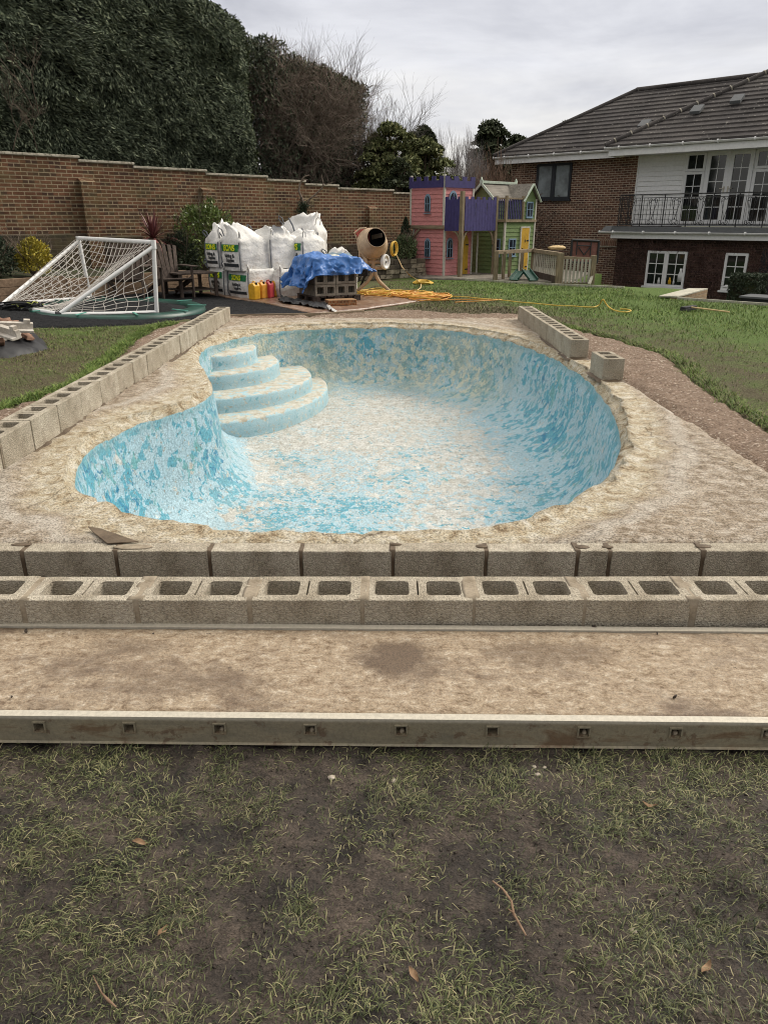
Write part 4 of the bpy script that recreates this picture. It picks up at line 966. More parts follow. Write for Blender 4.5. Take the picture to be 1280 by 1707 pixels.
# tangle of rope and webbing between the broken bar ends
MAT['lime']=m_plain('lime_webbing',(.42,.46,.12),.7,.2)
tg=thing('rope_tangle','tangle of black straps and lime green cord between the broken ends of the goal','rope tangle',(-5.95,12.5,.27))
for m_,name,n_,r0 in (('dark','strap',9,.012),('lime','cord',3,.008)):
    for k in range(n_):
        pts=[Vector((random.uniform(-.35,.35),random.uniform(-.18,.12),random.uniform(0,.10))) for _ in range(5)]
        cp=[]; 
        for i in range(4):
            for j in range(4): cp.append(pts[i].lerp(pts[i+1],j/4)+Vector((0,0,.03*math.sin(j*PI/4))))
        MB().tube(cp,r0,5).build(name,MAT[m_],tg)
# ================================================================ SUNKEN TRAMPOLINE
MAT['pad']=m_plain('green_pad',(.007,.052,.038),.4,.5,amt=.7,scale=4); MAT['mat_']=m_plain('trampoline_mat',(.012,.013,.014),.8,.2)
tr=thing('trampoline','round sunken trampoline with a green padded rim and black mat, under the goal','trampoline',(-4.62,13.30,.19))
tr.rotation_euler=(0,R(1.2),0)
b=MB(); n_=72; pr=[(1.17,.0),(1.185,.03),(1.23,.045),(1.33,.045),(1.42,.045),(1.47,.028),(1.48,-.03)]; b.lathe(pr,n_); o=b.build('rim_pad',MAT['pad'],tr); 
for v in o.data.vertices: v.co.z+=.012*nz(v.co.x,v.co.y,0,3.)
b=MB(); b.lathe([(0,-.05),(.6,-.03),(1.17,.0)],60); b.build('jumping_mat',MAT['mat_'],tr)
for k in range(10):
    t=k*2*PI/10+.2; b=MB(); b.beam((1.17*math.cos(t),1.17*math.sin(t),.066),(1.49*math.cos(t),1.49*math.sin(t),.060),.03,.012); b.build('pad_seam',m_plain('pad_piping',(.10,.30,.24),.5,.4) if k==0 else bpy.data.materials['pad_piping'],tr)
# ================================================================ RUBBLE ON BLACK PLASTIC
MAT['plastic']=m_plain('black_polythene',(.02,.02,.022),.5,.35,scale=5,amt=.5)
RP=[(-4.1,9.2),(-4.5,9.9),(-4.95,10.55),(-5.5,10.9),(-6.2,10.8),(-6.3,8.6),(-5.3,8.3),(-4.6,8.25),(-4.25,8.6)]
def rz(X,Y):
    d=dist_np(X,Y,RP); return .1+.045*np.maximum(0,-3-X)+.02+.17*np.clip(d/.5,0,1)**.8+.05*vfbm(X,Y,5.,4,3.)-.04*(d<.02)
o=sheet('plastic_sheet',RP,[],.06,rz,MAT['plastic']); tag(o,'crumpled black plastic sheet under the heap of broken tiles at the left edge','plastic sheet')
rub=thing('rubble_heap','heap of broken pale tiles and brick rubble on black plastic at the left edge','rubble heap')
MAT['rub1']=rough_mat('rubble_cream',(.38,.33,.27),(.62,.58,.52),8,60,.5,.003); MAT['rub2']=rough_mat('rubble_brown',(.14,.075,.05),(.33,.20,.14),8,60,.5,.003)
for k in range(190):
    x=random.uniform(-5.6,-4.3); y=random.uniform(8.5,10.5)
    if not inside((x,y),RP) or dist_np(np.array([x]),np.array([y]),RP)[0]<.16: continue
    z=rz(np.array([x]),np.array([y]))[0]; s_=random.uniform(.03,.10)
    bm=bmesh.new(); bmesh.ops.create_cube(bm,size=1)
    for v in bm.verts: v.co=Vector((v.co.x*s_*random.uniform(1,2),v.co.y*s_*random.uniform(.7,1.4),v.co.z*s_*random.uniform(.25,.7)))
    bmesh.ops.bevel(bm,geom=bm.edges[:],offset=.006,segments=1,affect='EDGES')
    me=bpy.data.meshes.new('fragment'); bm.to_mesh(me); bm.free(); o=link('fragment',me,MAT['rub1'] if k%3==0 else MAT['rub2'],rub)
    o.location=(x,y,z+.03); o.rotation_euler=(random.uniform(-.5,.5),random.uniform(-.5,.5),random.uniform(0,3))
for (px,py,rz_,l) in ((14,592,.5,.42),(8,605,-.6,.36)):
    p=GT(px,py); b=MB(); b.box(-l/2,l/2,-.03,.03,0,.10); b.box(-l/2,l/2,-.09,-.03,0,.03); b.box(l/2-.1,l/2-.03,-.03,.03,.1,.14)
    o=b.build('channel_piece',MAT['rub1'],rub,.006); o.location=(p[0]-.05,p[1]+.35,.40); o.rotation_euler=(.2,.1,rz_)
# ================================================================ SHRUBS AND PLANTS
def bush(name,label,cat,loc,rx,rz_,m,n,ls,lw,stems=True,group=None,lump=.25,flat=.0,par=None,shape=None):
    t=thing(name,label,cat,loc,0,group)
    D=unit(rng.normal(size=(n,3))); D[:,2]=np.where(D[:,2]<-.75,-D[:,2],D[:,2])
    rr=1-lump*.5+lump*np.array([nz(d[0],d[1],d[2]+loc[0],2.6) for d in D]); q=rng.random(n)**.22; rad=rr*q
    C=D*rad[:,None]*np.array([rx,rx,rz_])+np.array([0,0,rz_*.95])
    dr=D+rng.normal(0,.55,(n,3))+np.array([0,0,.3])
    leaves('foliage',C,dr,rng.uniform(.7,1.25,n)*ls,rng.uniform(.7,1.2,n)*lw,m,t)
    segs=[]
    for k in range(7): grow((random.uniform(-.05,.05),random.uniform(-.05,.05),0),(random.uniform(-.6,.6),random.uniform(-.6,.6),1),rz_*1.1,.018,2,2,.5,.6,3,.15,segs)
    segs_obj('stem',segs,MAT['twig'],t); return t
MAT['twig']=rough_mat('bare_twig',(.10,.075,.055),(.24,.19,.15),4,60,.3,.002)
MAT['twig_pale']=rough_mat('pale_twig',(.20,.18,.17),(.36,.33,.32),4,60,.3,.002)
MAT['bark']=rough_mat('grey_brown_bark',(.07,.055,.04),(.20,.16,.12),6,40,.7,.01)
MAT['l_yellow']=m_leaf('golden_leaf',(.30,.26,.03),(.50,.40,.06),.6,.3,(.16,.17,.03),2.)
MAT['l_dark']=m_leaf('dark_shrub_leaf',(.016,.026,.014),(.055,.075,.04),.7,.3)
MAT['l_laurel']=m_leaf('laurel_leaf',(.05,.085,.018),(.19,.25,.06),.45,.5,(.03,.05,.015),1.6)
MAT['l_round']=m_leaf('round_bush_leaf',(.045,.075,.03),(.17,.20,.10),.6,.35,None,2.)
MAT['l_red']=m_leaf('cordyline_leaf',(.075,.018,.022),(.19,.06,.06),.5,.4,(.30,.20,.14),3.)
def at_bed(px,py,Y): return on_y(px,py,Y)
p=at_bed(62,462,14.6); bush('golden_shrub','rounded golden yellow shrub in the bed behind the goal','shrub',(p.x,p.y,.58),.36,.40,MAT['l_yellow'],2600,.055,.032)
p=at_bed(-12,462,14.0); bush('dark_shrub','dark green shrub at the left edge beside the golden one','shrub',(p.x,p.y,.5),.50,.52,MAT['l_dark'],2600,.07,.03)
p=at_bed(345,450,18.6); bush('laurel_bush','tall bright green laurel bush behind the stacked white bags','bush',(p.x-.0,p.y,.25),.80,.98,MAT['l_laurel'],5200,.085,.038)
p=at_bed(308,450,18.0); bush('laurel_bush','darker lower laurel bush between the red cordyline and the bags','bush',(p.x-.1,p.y,.2),.52,.62,MAT['l_dark'],2600,.075,.035)
p=at_bed(673,440,21.9); bush('round_bush','clipped round green bush beside the pink playhouse','bush',(p.x,p.y,.50),.40,.40,MAT['l_round'],2800,.065,.035)
p=at_bed(676,420,22.7); 
def conifer(name,label,loc,h,r,m,n,trunk=True,group=None):
    t=thing(name,label,'conifer',loc,0,group); z=rng.random(n)**1.2; a=rng.uniform(0,2*PI,n); rr=r*(1-z)**.75*rng.uniform(.55,1.05,n)*(1+.2*np.sin(a*5+z*20))
    C=np.stack([rr*np.cos(a),rr*np.sin(a),z*h+.08],1); D=np.stack([np.cos(a)*.5,np.sin(a)*.5,np.full(n,.8)],1)+rng.normal(0,.3,(n,3))
    leaves('foliage',C,D,rng.uniform(.05,.13,n)*max(1,h/2.5),rng.uniform(.015,.03,n)*max(1,h/2.5),m,t)
    MB().tube([(0,0,-.1),(0,0,h*.85)],[.05*h/2,.01],7).build('trunk',MAT['bark'],t); return t
conifer('dwarf_conifer','narrow dark green conifer between the brick wall and the pink playhouse',(p.x,p.y,.35),1.25,.36,MAT['l_dark'],2200)
# cordyline
p=at_bed(256,398,17.6)
t=thing('cordyline','spiky dark red cordyline above the wooden garden chair','cordyline',(p.x,p.y,.45))
bz=p.z-.45
MB().tube([(0,0,0),(.02,0,bz*.6),(0,0,bz)],[.05,.045,.04],9).build('stem',MAT['bark'],t)
b=MB()
for k in range(120):
    az=random.uniform(0,2*PI); el=random.uniform(-.25,1.5)**1.0; L=random.uniform(.45,.75); dr=Vector((math.cos(az)*math.cos(el),math.sin(az)*math.cos(el),math.sin(el))); side=Vector((-math.sin(az),math.cos(az),0)); pts=[]
    pos=Vector((0,0,bz)); d=dr.copy(); S0=6
    for i in range(S0+1):
        w_=.018*(1-(i/S0))**.6+.002; pts.append((pos-side*w_,pos+side*w_)); pos=pos+d*L/S0; d=(d+Vector((0,0,-.12 if el<.9 else -.05))).normalized()
    vs=[v for q in pts for v in q]; b.add(vs,[(2*i,2*i+1,2*i+3,2*i+2) for i in range(S0)])
b.build('leaf_rosette',MAT['l_red'],t,fix=False)
b=MB()
for k in range(22):   # dead skirt hanging down
    az=random.uniform(-PI,0); L=random.uniform(.5,.85); r0=random.uniform(.1,.34); side=Vector((-math.sin(az),math.cos(az),0)); vs=[]
    for i in range(6):
        u=i/5; q=Vector((math.cos(az)*r0*math.sin(u*1.6),math.sin(az)*r0*math.sin(u*1.6),bz+.05*math.sin(u*PI)-L*u*u)); w_=.016*(1-u)**.5+.002; vs+= [q-side*w_,q+side*w_]
    b.add(vs,[(2*i,2*i+1,2*i+3,2*i+2) for i in range(5)])
b.build('dead_leaf_skirt',rough_mat('dead_leaf',(.22,.15,.10),(.42,.32,.23),5,50,.2,.002),t,fix=False)
# bare branching climber standing against the pier
t=thing('bare_climber','bare curving branches with a dark ivy knot against the wall pier behind the bags','climber')
q=lambda px,py,Y=19.7:on_y(px,py,Y)
Yc=WA[1]+WU[1]*wt(507)-.35
def limb(px_list,r0,r1):
    pts=[on_y(x,y,Yc) for x,y in px_list]; n_=len(pts); MB().tube(pts,[r0+(r1-r0)*i/(n_-1) for i in range(n_)],7).build('branch',MAT['twig'],t)
limb([(507,342),(503,330),(498,318),(500,308),(503,300),(508,294),(516,292)],.035,.015); limb([(503,302),(508,299),(514,300)],.02,.008)
limb([(511,340),(516,332),(526,324),(537,313),(539,306),(536,292)],.03,.01); limb([(537,309),(545,307),(557,303)],.014,.006); limb([(523,327),(530,329),(533,331)],.014,.006); limb([(511,338),(518,343),(526,345)],.016,.007)
limb([(507,342),(506,352),(504,380),(503,410)],.035,.05)
n_=500; C=np.array([on_y(505+random.gauss(0,4),348+random.gauss(0,6),Yc-.05+random.uniform(-.06,.06)) for _ in range(n_)]); leaves('ivy_knot',C,rng.normal(size=(n_,3)),.06,.035,MAT['l_dark'],t)
# small dead plants along the wall foot behind the mixer
for k,(px,py,lab) in enumerate(((560,425,'scruffy grey-green plants at the wall foot left of the mixer'),(535,428,'scruffy low plants behind the blue tarpaulin'))):
    p=on_y(px,py,20.4+.3*k); bush('low_plant',lab,'plant',(p.x,p.y,.45),.42,.26,MAT['l_round'] if k==0 else MAT['l_dark'],900,.06,.02)

# ================================================================ GARDEN CHAIR AND TABLE
MAT['chairwood']=m_wood('dark_grey_hardwood',(.035,.027,.022),(.12,.09,.075),'z')
p=on_y(283,470,15.5); ch=thing('garden_chair','dark slatted wooden garden chair with a tall fanned back, beneath the cordyline','garden chair',(p[0],p[1],.19),R(35))
for k in range(7):
    u=(k-3)/3; b=MB(); b.beam((u*.20,.10,.30),(u*.34,.48,1.0-.05*abs(u)),.075,.018,(0,1,.4)); b.build('back_slat',MAT['chairwood'],ch,.003)
for k in range(6): b=MB(); b.box(-.29,.29,-.50+k*.1,-.42+k*.1,.36-k*.015,.378-k*.015); b.build('seat_slat',MAT['chairwood'],ch,.002)
for s_ in (-1,1):
    b=MB(); b.box(s_*.36-.06,s_*.36+.06,-.55,.25,.58,.60); b.build('armrest',MAT['chairwood'],ch,.004)
    b=MB(); b.box(s_*.31-.012,s_*.31+.012,-.50,-.41,0,.58); b.build('leg',MAT['chairwood'],ch,.002)
    b=MB(); b.beam((s_*.30,-.45,.36),(s_*.30,.55,.05),.022,.10); b.build('leg',MAT['chairwood'],ch,.002)
p=on_y(318,470,15.9); tb=thing('garden_table','low dark square garden table beside the slatted chair','garden table',(p[0],p[1],.17),R(38))
b=MB(); b.box(-.42,.42,-.42,.42,.44,.47); b.build('table_top',MAT['chairwood'],tb,.004)
for sx in (-1,1):
    for sy in (-1,1): b=MB(); b.box(sx*.38-.03,sx*.38+.03,sy*.38-.03,sy*.38+.03,0,.44); b.build('leg',MAT['chairwood'],tb,.003)
b=MB(); b.box(-.38,.38,-.38,.38,.12,.14); b.build('shelf',MAT['chairwood'],tb)
# second chair behind
c2=copy_tree(ch,None,'darker slatted wooden garden chair half hidden behind the goal net'); p=on_y(215,470,15.0); c2.location=(p[0],p[1],.22); c2.rotation_euler=(0,0,R(10))

# ================================================================ BULK BAGS
def m_bag():
    m=NT('woven_white_bag',.6,.3); v=m.co(); a=m.noise(2.5,5,.6,v); g=m.noise(9,6,.7,v,.6)
    c=m.ramp(a,[(.35,(.60,.585,.55)),(.65,(.78,.77,.75))]); c=m.mix(m.ramp(m.noise(4,6,.75,v),[(.56,0.),(.7,.45)]),c,(.42,.34,.25))
    w_=m.n('TexWave'); w_.inputs['Scale'].default_value=1.4; w_.inputs['Distortion'].default_value=9; w_.inputs['Detail'].default_value=4; m.put(w_.inputs['Vector'],v)
    return m.fin(c,m.bump(g,.7,.035,m.bump(w_.outputs[0],.35,.02)))
MAT['bag']=m_bag(); MAT['bag_green']=m_plain('bag_print_green',(.02,.17,.06),.6,.3); MAT['bag_yellow']=m_plain('bag_print_yellow',(.62,.66,.02),.6,.3,amt=.1); MAT['bag_black']=m_plain('bag_print_black',(.03,.035,.04),.6,.3); MAT['strap']=m_plain('bag_strap_grey',(.13,.14,.16),.7,.2); MAT['sand']=rough_mat('ballast',(.30,.24,.17),(.5,.42,.32),6,50,.7,.01)
def text_mesh(s,size,bold=0.):
    c=bpy.data.curves.new('t','FONT'); c.body=s; c.size=size; c.offset=bold; c.align_x='CENTER'; c.align_y='CENTER'; c.resolution_u=3; c.fill_mode='FRONT'
    o=bpy.data.objects.new('t',c); COL.objects.link(o); bpy.context.view_layer.update(); dg=bpy.context.evaluated_depsgraph_get()
    me=bpy.data.meshes.new_from_object(o.evaluated_get(dg)); bpy.data.objects.remove(o); bpy.data.curves.remove(c); me.materials.clear(); return me
def bag(label,loc,rz_,w_,d,h,top,seed,printed=True,word='ISONS',peak=(0,0),lean=(0,0),open_=False,bulge=.06,group='white builders bulk bags stacked by the wall'):
    t=thing('bulk_bag',label,'bulk bag',loc,rz_,group)
    nu,nv=44,26; prof=[]
    V=[];F=[]
    def pt(u,vv):
        # u around 0..4 (sides), vv 0..1 height
        s_=int(u)%4; f=u-int(u); cs=[(-1,-1),(1,-1),(1,1),(-1,1)]; a=cs[s_]; c=cs[(s_+1)%4]; x=a[0]+(c[0]-a[0])*f; y=a[1]+(c[1]-a[1])*f
        r_=math.hypot(x,y); k=.16; x_=x*(1-k*max(0,r_-1)/.414*.6); y_=y*(1-k*max(0,r_-1)/.414*.6)
        z=vv
        if vv<=.8:
            q=vv/.8; bl=1+bulge*math.sin(PI*q)*(1-.3*(r_-1)); px=x_*w_/2*bl; py=y_*d/2*bl; zz=q*h
        else:
            q=(vv-.8)/.2; pin=1-.62*q**.8 if not open_ else 1-.10*q
            px=x_*w_/2*pin; py=y_*d/2*pin; zz=h+top*(q**.8)*(1+.12*max(0,(r_-1.15))/.26*(1-q*.2))
            if not open_: zz+= .10*top*math.sin(u*5+seed*3)
            px+=peak[0]*q*q; py+=peak[1]*q*q
        px+=lean[0]*zz; py+=lean[1]*zz
        wr=.020*noise.fractal(Vector((px*5+seed,py*5,zz*5)),.8,2.,3)+.012*noise.fractal(Vector((px*11+seed,py*11,zz*16)),.8,2.,2)
        wr*= (1.6 if vv>.8 else .8); rr=Vector((x,y,0)).normalized()
        return (px+rr.x*wr,py+rr.y*wr,max(0,zz+(wr if vv>.3 else 0)))
    for j in range(nv+1):
        for i in range(nu): V.append(pt(4*i/nu,j/nv))
    for j in range(nv):
        for i in range(nu): a=j*nu+i; c=j*nu+(i+1)%nu; F.append((a,c,c+nu,a+nu))
    k=len(V); V.append((peak[0]+lean[0]*h,peak[1]+lean[1]*h,h+(top*.75 if not open_ else top*.1))); 
    for i in range(nu): F.append((nv*nu+i,nv*nu+(i+1)%nu,k))
    me=bpy.data.meshes.new('sack'); me.from_pydata(V,[],F); me.polygons.foreach_set('use_smooth',[True]*len(F)); link('sack',me,MAT['bag'],t)
    T=BVHTree.FromPolygons([Vector(v) for v in V],F)
    def wrap(m2,x0,z0,name,m_,off,par,sub=0):
        # lay a flat print on the front (-y) face of the sack
        bm=bmesh.new(); bm.from_mesh(m2)
        if sub: bmesh.ops.subdivide_edges(bm,edges=bm.edges[:],cuts=sub,use_grid_fill=True)
        for v in bm.verts:
            hit=T.ray_cast(Vector((v.co.x+x0,-3,v.co.y+z0)),Vector((0,1,0)))[0]
            v.co=(hit+Vector((0,-off,0))) if hit else Vector((v.co.x+x0,-d/2-off,v.co.y+z0))
        bm.to_mesh(m2); bm.free(); return link(name,m2,m_,par)
    if printed:
        s_=w_*.92
        def rect(a,c): b=MB(); b.add([(-a/2,-c/2,0),(a/2,-c/2,0),(a/2,c/2,0),(-a/2,c/2,0)],[(0,1,2,3)]); return b.mesh('r')
        z1=h*.78
        lab_=wrap(rect(s_*.90,h*.24),0,z1,'green_panel',MAT['bag_green'],.010,t,5)
        wrap(text_mesh(word,h*.27,.006),.0,z1-.005,'lettering',MAT['bag_yellow'],.018,lab_)
        wrap(text_mesh('Building &',h*.155,.004),.0,h*.51,'lettering',MAT['bag_black'],.012,t)
        wrap(text_mesh('Supplies',h*.155,.004),.03,h*.36,'lettering',MAT['bag_black'],.012,t)
        wrap(rect(s_*.86,h*.11),.0,h*.19,'black_panel',MAT['bag_black'],.010,t,4)
    # seams and lifting loops
    for s2,(cx,cy) in enumerate(((-1,-1),(1,-1),(-1,1))):
        i=[0,nu//4,3*nu//4][s2]; pts=[Vector(V[j*nu+i])*1.0+Vector((cx,cy,0))*.006 for j in range(0,int(nv*.84),2)]
        MB().tube(pts,.011,5).build('corner_seam',MAT['strap'],t)
        a=Vector(V[int(nv*.86)*nu+i]); o_=Vector((cx*.10,cy*.06,0)); hh=random.uniform(.08,.17)
        lp=[a+Vector((0,0,-.04)),a+o_*.4+Vector((0,0,hh*.7)),a+o_+Vector((0,0,hh)),a+o_*1.3+Vector((.03,0,hh*.6)),a+o_*.7+Vector((.05,0,-.02))]
        MB().tube(lp,.013,5).build('lifting_loop',MAT['strap'] if s2!=1 else MAT['bag'],t)
    return t
RB=R(-48)
def bp(px,py,Y=None,z=.13): p=on_z(px,py,z) if Y is None else None; return p
p=bp(405,499); p=(p[0],p[1]+.16); bag('bulk bag at the front lower corner of the stack, next to the jerrycans',(p[0]+.10,p[1]+.52,.13),RB,.82,.72,.50,.06,1.,True,'SONS',bulge=.08,open_=True)
p0_=Vector((p[0]+.10,p[1]+.52,.13))
b1=p0_+Vector((-.10,-.02,.53)); bag('upper front bulk bag with its top pulled to a peak',b1,RB,.74,.74,.56,.30,2.,True,'ISONS',peak=(-.26,-.12),lean=(-.03,0))
p=on_z(372,494,.14); q0=Vector((p[0]+.02,p[1]+.62,.14)); bag('lower bulk bag at the far left end of the stack, its grey loop sticking out',q0,RB,.62,.62,.52,.08,3.,True,'ISONS',open_=True)
bag('upper left bulk bag, narrow with a twisted top, above the leftmost one',q0+Vector((-.05,0,.56)),RB,.55,.62,.52,.34,4.,True,'ISONS',peak=(-.1,.0))
bag('plain white bulk bag in the middle of the upper layer with a folded lid',p0_+Vector((.42,.42,.55)),RB+R(6),.72,.78,.60,.20,5.,False,peak=(.2,-.1))
bag('open topped bulk bag slumped in the lower layer behind the jerrycans',p0_+Vector((.66,.18,0)),RB,.62,.7,.42,.14,6.,False,open_=True,bulge=.12)
bag('white bulk bag right of the middle one, green print on its side',p0_+Vector((1.02,.75,.50)),RB+R(10),.66,.74,.60,.18,7.,True,'SONS',peak=(.1,.0))
bag('lower bulk bag behind the left end of the blue tarpaulin',p0_+Vector((1.15,.70,0)),RB,.8,.7,.46,.05,8.,True,'SONS',open_=True)
p=on_y(505,470,18.2); bag('tall bulk bag at the back of the stack with a dark strap up its front',Vector((p.x+.05,18.0,.62)),R(-12),.98,.80,.78,.34,9.,False,peak=(.22,-.05),lean=(.03,0),bulge=.03)
bag('bulk bag at the base of the tall back one',Vector((p.x+.05,18.0,.12)),R(-12),.9,.80,.48,.03,10.,False,open_=True)
p=on_y(572,440,17.3); bag('crumpled white bag with an untied neck behind the right end of the tarpaulin',Vector((p.x-.08,17.0,.12)),R(-20),.50,.50,.72,.20,11.,False,peak=(.05,0),bulge=.10,group=None)
p=on_z(582,487,.13); bag('small white sack standing on the boards between tarpaulin and mixer',Vector((p[0]-.03,p[1]+.25,.13)),R(-20),.34,.30,.34,.05,12.,False,open_=True,group=None)
# dark strap on the tall bag
t_=[on_y(x,y,17.45) for x,y in ((481,363),(488,376),(493,392),(494,408),(496,425),(495,436))]
tag(MB().tube(t_,.018,6).build('strap',MAT['strap']),'loose dark strap hanging down the front of the tall back bag','strap')
# ---------------------------------------------------------------- jerrycans
def jerry(label,p,rz_,m,h=.30,w_=.20,d=.15,neck=True):
    t=thing('jerrycan',label,'jerrycan',p,rz_,'plastic cans by the bags')
    b=MB(); b.prism([(-w_/2,-d/2,0),(w_/2,-d/2,0),(w_/2,-d/2,h*.82),(w_*.22,-d/2,h),(-w_*.30,-d/2,h*.97),(-w_/2,-d/2,h*.84)],(0,-d/2,0),(0,d/2,0)); b.build('can_body',m,t,.018)
    b=MB(); b.tube([(-w_*.28,0,h*.90),(-w_*.20,0,h*1.06),(w_*.08,0,h*1.08),(w_*.16,0,h*.97)],.014,7); b.build('handle',m,t)
    b=MB(); b.tube([(w_*.32,0,h*.90),(w_*.36,0,h*1.02)],.024,10); b.build('cap',MAT['dark'],t)
    b=MB(); b.box(-w_*.3,w_*.3,-d/2-.004,-d/2-.0005,h*.25,h*.6); b.build('panel',m,t,.003)
MAT['can_y']=m_plain('yellow_plastic',(.62,.34,.02),.45,.4,amt=.35); MAT['can_r']=m_plain('red_plastic',(.42,.04,.05),.45,.4,amt=.3); MAT['can_o']=m_plain('orange_plastic',(.66,.30,.035),.45,.4,amt=.3)
for px,py,lab,mm,rzz in ((425,499,'yellow plastic can at the left end of the four','can_y',-25),(438,497,'yellow orange plastic can, second from the left','can_o',-30),(449,496,'red plastic can between the yellow ones','can_r',-20),(459,494,'orange plastic can at the right end of the four','can_o',-28)):
    p=on_z(px,py,.135); jerry(lab,(p[0],p[1]+.0,.135),R(rzz),MAT[mm],.32,.155,.20)
# ================================================================ PALLET OF BLOCKS UNDER A TARPAULIN
pc=on_z(526,504,.135); PANG=R(27); MP=Matrix.Translation((pc[0],pc[1],.135))@Matrix.Rotation(PANG,4,'Z')
# local x runs along the right-hand face, local y along the left-hand one
pal=thing('pallet','dark wooden pallet carrying the stack of concrete blocks','pallet',(pc[0],pc[1],.135),PANG)
for k in range(3): b=MB(); b.box(-.03,.97,.0+.40*k,.10+.40*k,.0,.02); b.build('bottom_board',MAT['chairwood'],pal)
for k in range(3):
    for i in range(3): b=MB(); b.box(-.03+.43*i,.11+.43*i,.0+.40*k,.10+.40*k,.02,.085); b.build('spacer_block',MAT['chairwood'],pal)
for k in range(7): b=MB(); b.box(-.03+.147*k,.085+.147*k,-.01,.93,.085,.105); b.build('top_board',MAT['chairwood'],pal)
MAT['block_dark']=rough_mat('weathered_block',(.20,.175,.14),(.36,.32,.26),5,80,.7,.005)
HB2=HB.copy(); HB2.materials.clear()
for lay in range(3):
    for i in range(2):
        for j in range(4):
            if i==1 and j>1: continue
            o=link('concrete_block',HB2,MAT['block_dark'] if len(HB2.materials)==0 else None)
            o.matrix_world=MP@Matrix.Translation(Vector((.22+i*.45,.215+j*.222+random.uniform(-.01,.01),.107+.1075+lay*.221)))@Matrix.Rotation(PI/2,4,'X')
            fr=['open cells facing out','second row back','third row back','farthest row back'][j]
            tag(o,'weathered block on the pallet, %s layer, %s half, %s'%(['bottom','middle','top'][lay],['left','right'][i],fr),'concrete block','weathered blocks on the pallet under the tarpaulin')
MAT['tarp']=m_plain('blue_tarpaulin',(.035,.14,.41),.38,.5,scale=7,amt=.55,bst=.3,bd=.01,bscale=30)
def tarp():
    X0,X1,Y0_,Y1=-.0,.92,.0,.92; nx,ny=110,110; V=[];F=[]
    L0,L1,F0,F1=.62,.34,.36,.30
    for a in range(nx+1):
        for c in range(ny+1):
            u=X0-L0+(X1-X0+L0+L1)*a/nx; v=Y0_-F0+(Y1-Y0_+F0+F1)*c/ny
            fold=fbm(u*1.6,v*1.6,3.,1.7,4); f2=fbm(u*3.+9,v*3.,5.,2.2,3)
            ex=max(X0-u,0)+max(u-X1,0); ey=max(Y0_-v,0)+max(v-Y1,0)
            sx=-1 if u<X0 else 1; sy=-1 if v<Y0_ else 1
            x=min(max(u,X0),X1)+sx*(ex*(.42+.25*fold) ); y=min(max(v,Y0_),Y1)+sy*ey*(.30+.3*fold)
            x+= (sx*.03 if ex>0 else 0); y+=(sy*.035 if ey>0 else 0)
            if u>X1: x+=ex*.45
            d=max(ex,ey)+.35*min(ex,ey); z=.805+.05*max(0,fold+.15)+.03*f2*(1 if d<.02 else .3)
            # a lump of stuff under the sheet towards the back
            z+=.10*math.exp(-((u-.25)**2+(v-.55)**2)/.07)*(1 if d==0 else .6)
            z-= d*.86*(1 if u<=X1 else .72)
            hang=.03*math.sin(u*16+fold*5)*min(1,ey*4)+.035*math.sin(v*15+fold*4)*min(1,ex*4)
            y-=hang if v<Y0_ else 0; x+=(-hang if u<X0 else hang*.5 if u>X1 else 0)
            V.append(MP@Vector((x,y,z)))
    for a in range(nx):
        for c in range(ny): i=a*(ny+1)+c; F.append((i,i+ny+1,i+ny+2,i+1))
    me=bpy.data.meshes.new('tarpaulin'); me.from_pydata(V,[],F); me.polygons.foreach_set('use_smooth',[True]*len(F)); o=link('tarpaulin',me,MAT['tarp'])
    md=o.modifiers.new('thick','SOLIDIFY'); md.thickness=.004
    return tag(o,'crumpled bright blue tarpaulin draped over the stack of concrete blocks','tarpaulin')
tarp()
p=on_y(517,443,14.9); t=thing('tape_roll','small round tub with a pale yellow lid sitting on the blue tarpaulin','tub',(p.x,p.y,p.z-.06))
MB().lathe([(0,0),(.085,0),(.09,.03),(.088,.06),(.06,.07),(0,.07)],24).build('tub_body',MAT['dark'],t); t.name='tub'
MB().lathe([(0,.078),(.05,.078),(.062,.074),(.062,.071)],24).build('lid',MAT['l_yellow'] if False else m_plain('pale_lid',(.55,.48,.22),.6,.3),t)
def pillow(name,label,cat,loc,rz_,sx,sy,sz,m,seed):
    bm=bmesh.new(); bmesh.ops.create_uvsphere(bm,u_segments=36,v_segments=18,radius=1); me=bpy.data.meshes.new(name)
    for v in bm.verts:
        c=v.co; q=Vector((math.copysign(abs(c.x)**.55,c.x),math.copysign(abs(c.y)**.55,c.y),c.z)); k=noise.fractal(q*2.2+Vector((seed,0,0)),.8,2.,4)
        v.co=Vector((q.x*sx*(1+.06*k),q.y*sy*(1+.08*k),q.z*sz*(1+.5*k)))
    bm.to_mesh(me); bm.free(); me.polygons.foreach_set('use_smooth',[True]*len(me.polygons)); o=link(name,me,m); o.location=loc; o.rotation_euler=(0,0,rz_); return tag(o,label,cat)
MAT['sack']=m_plain('printed_paper_sack',(.52,.50,.42),.8,.2,scale=9,amt=.6)
p=on_y(543,430,15.6); pillow('cement_bag','flattened cream paper cement bag lying on the back of the tarpaulin','cement bag',(p.x,p.y,p.z),R(20),.36,.20,.055,MAT['sack'],3.)
p=on_y(562,427,16.4); pillow('cement_bag','grey blue plastic sack beside the cream cement bag','cement bag',(p.x,p.y,p.z-.04),R(10),.34,.22,.09,m_plain('grey_blue_plastic',(.16,.22,.26),.5,.4),5.)
MAT['redbrick']=m_brick('loose_brick',(.35,.22,.12),(.30,.12,.05),(.42,.20,.09),(.15,.07,.04),.07,.05,.008)
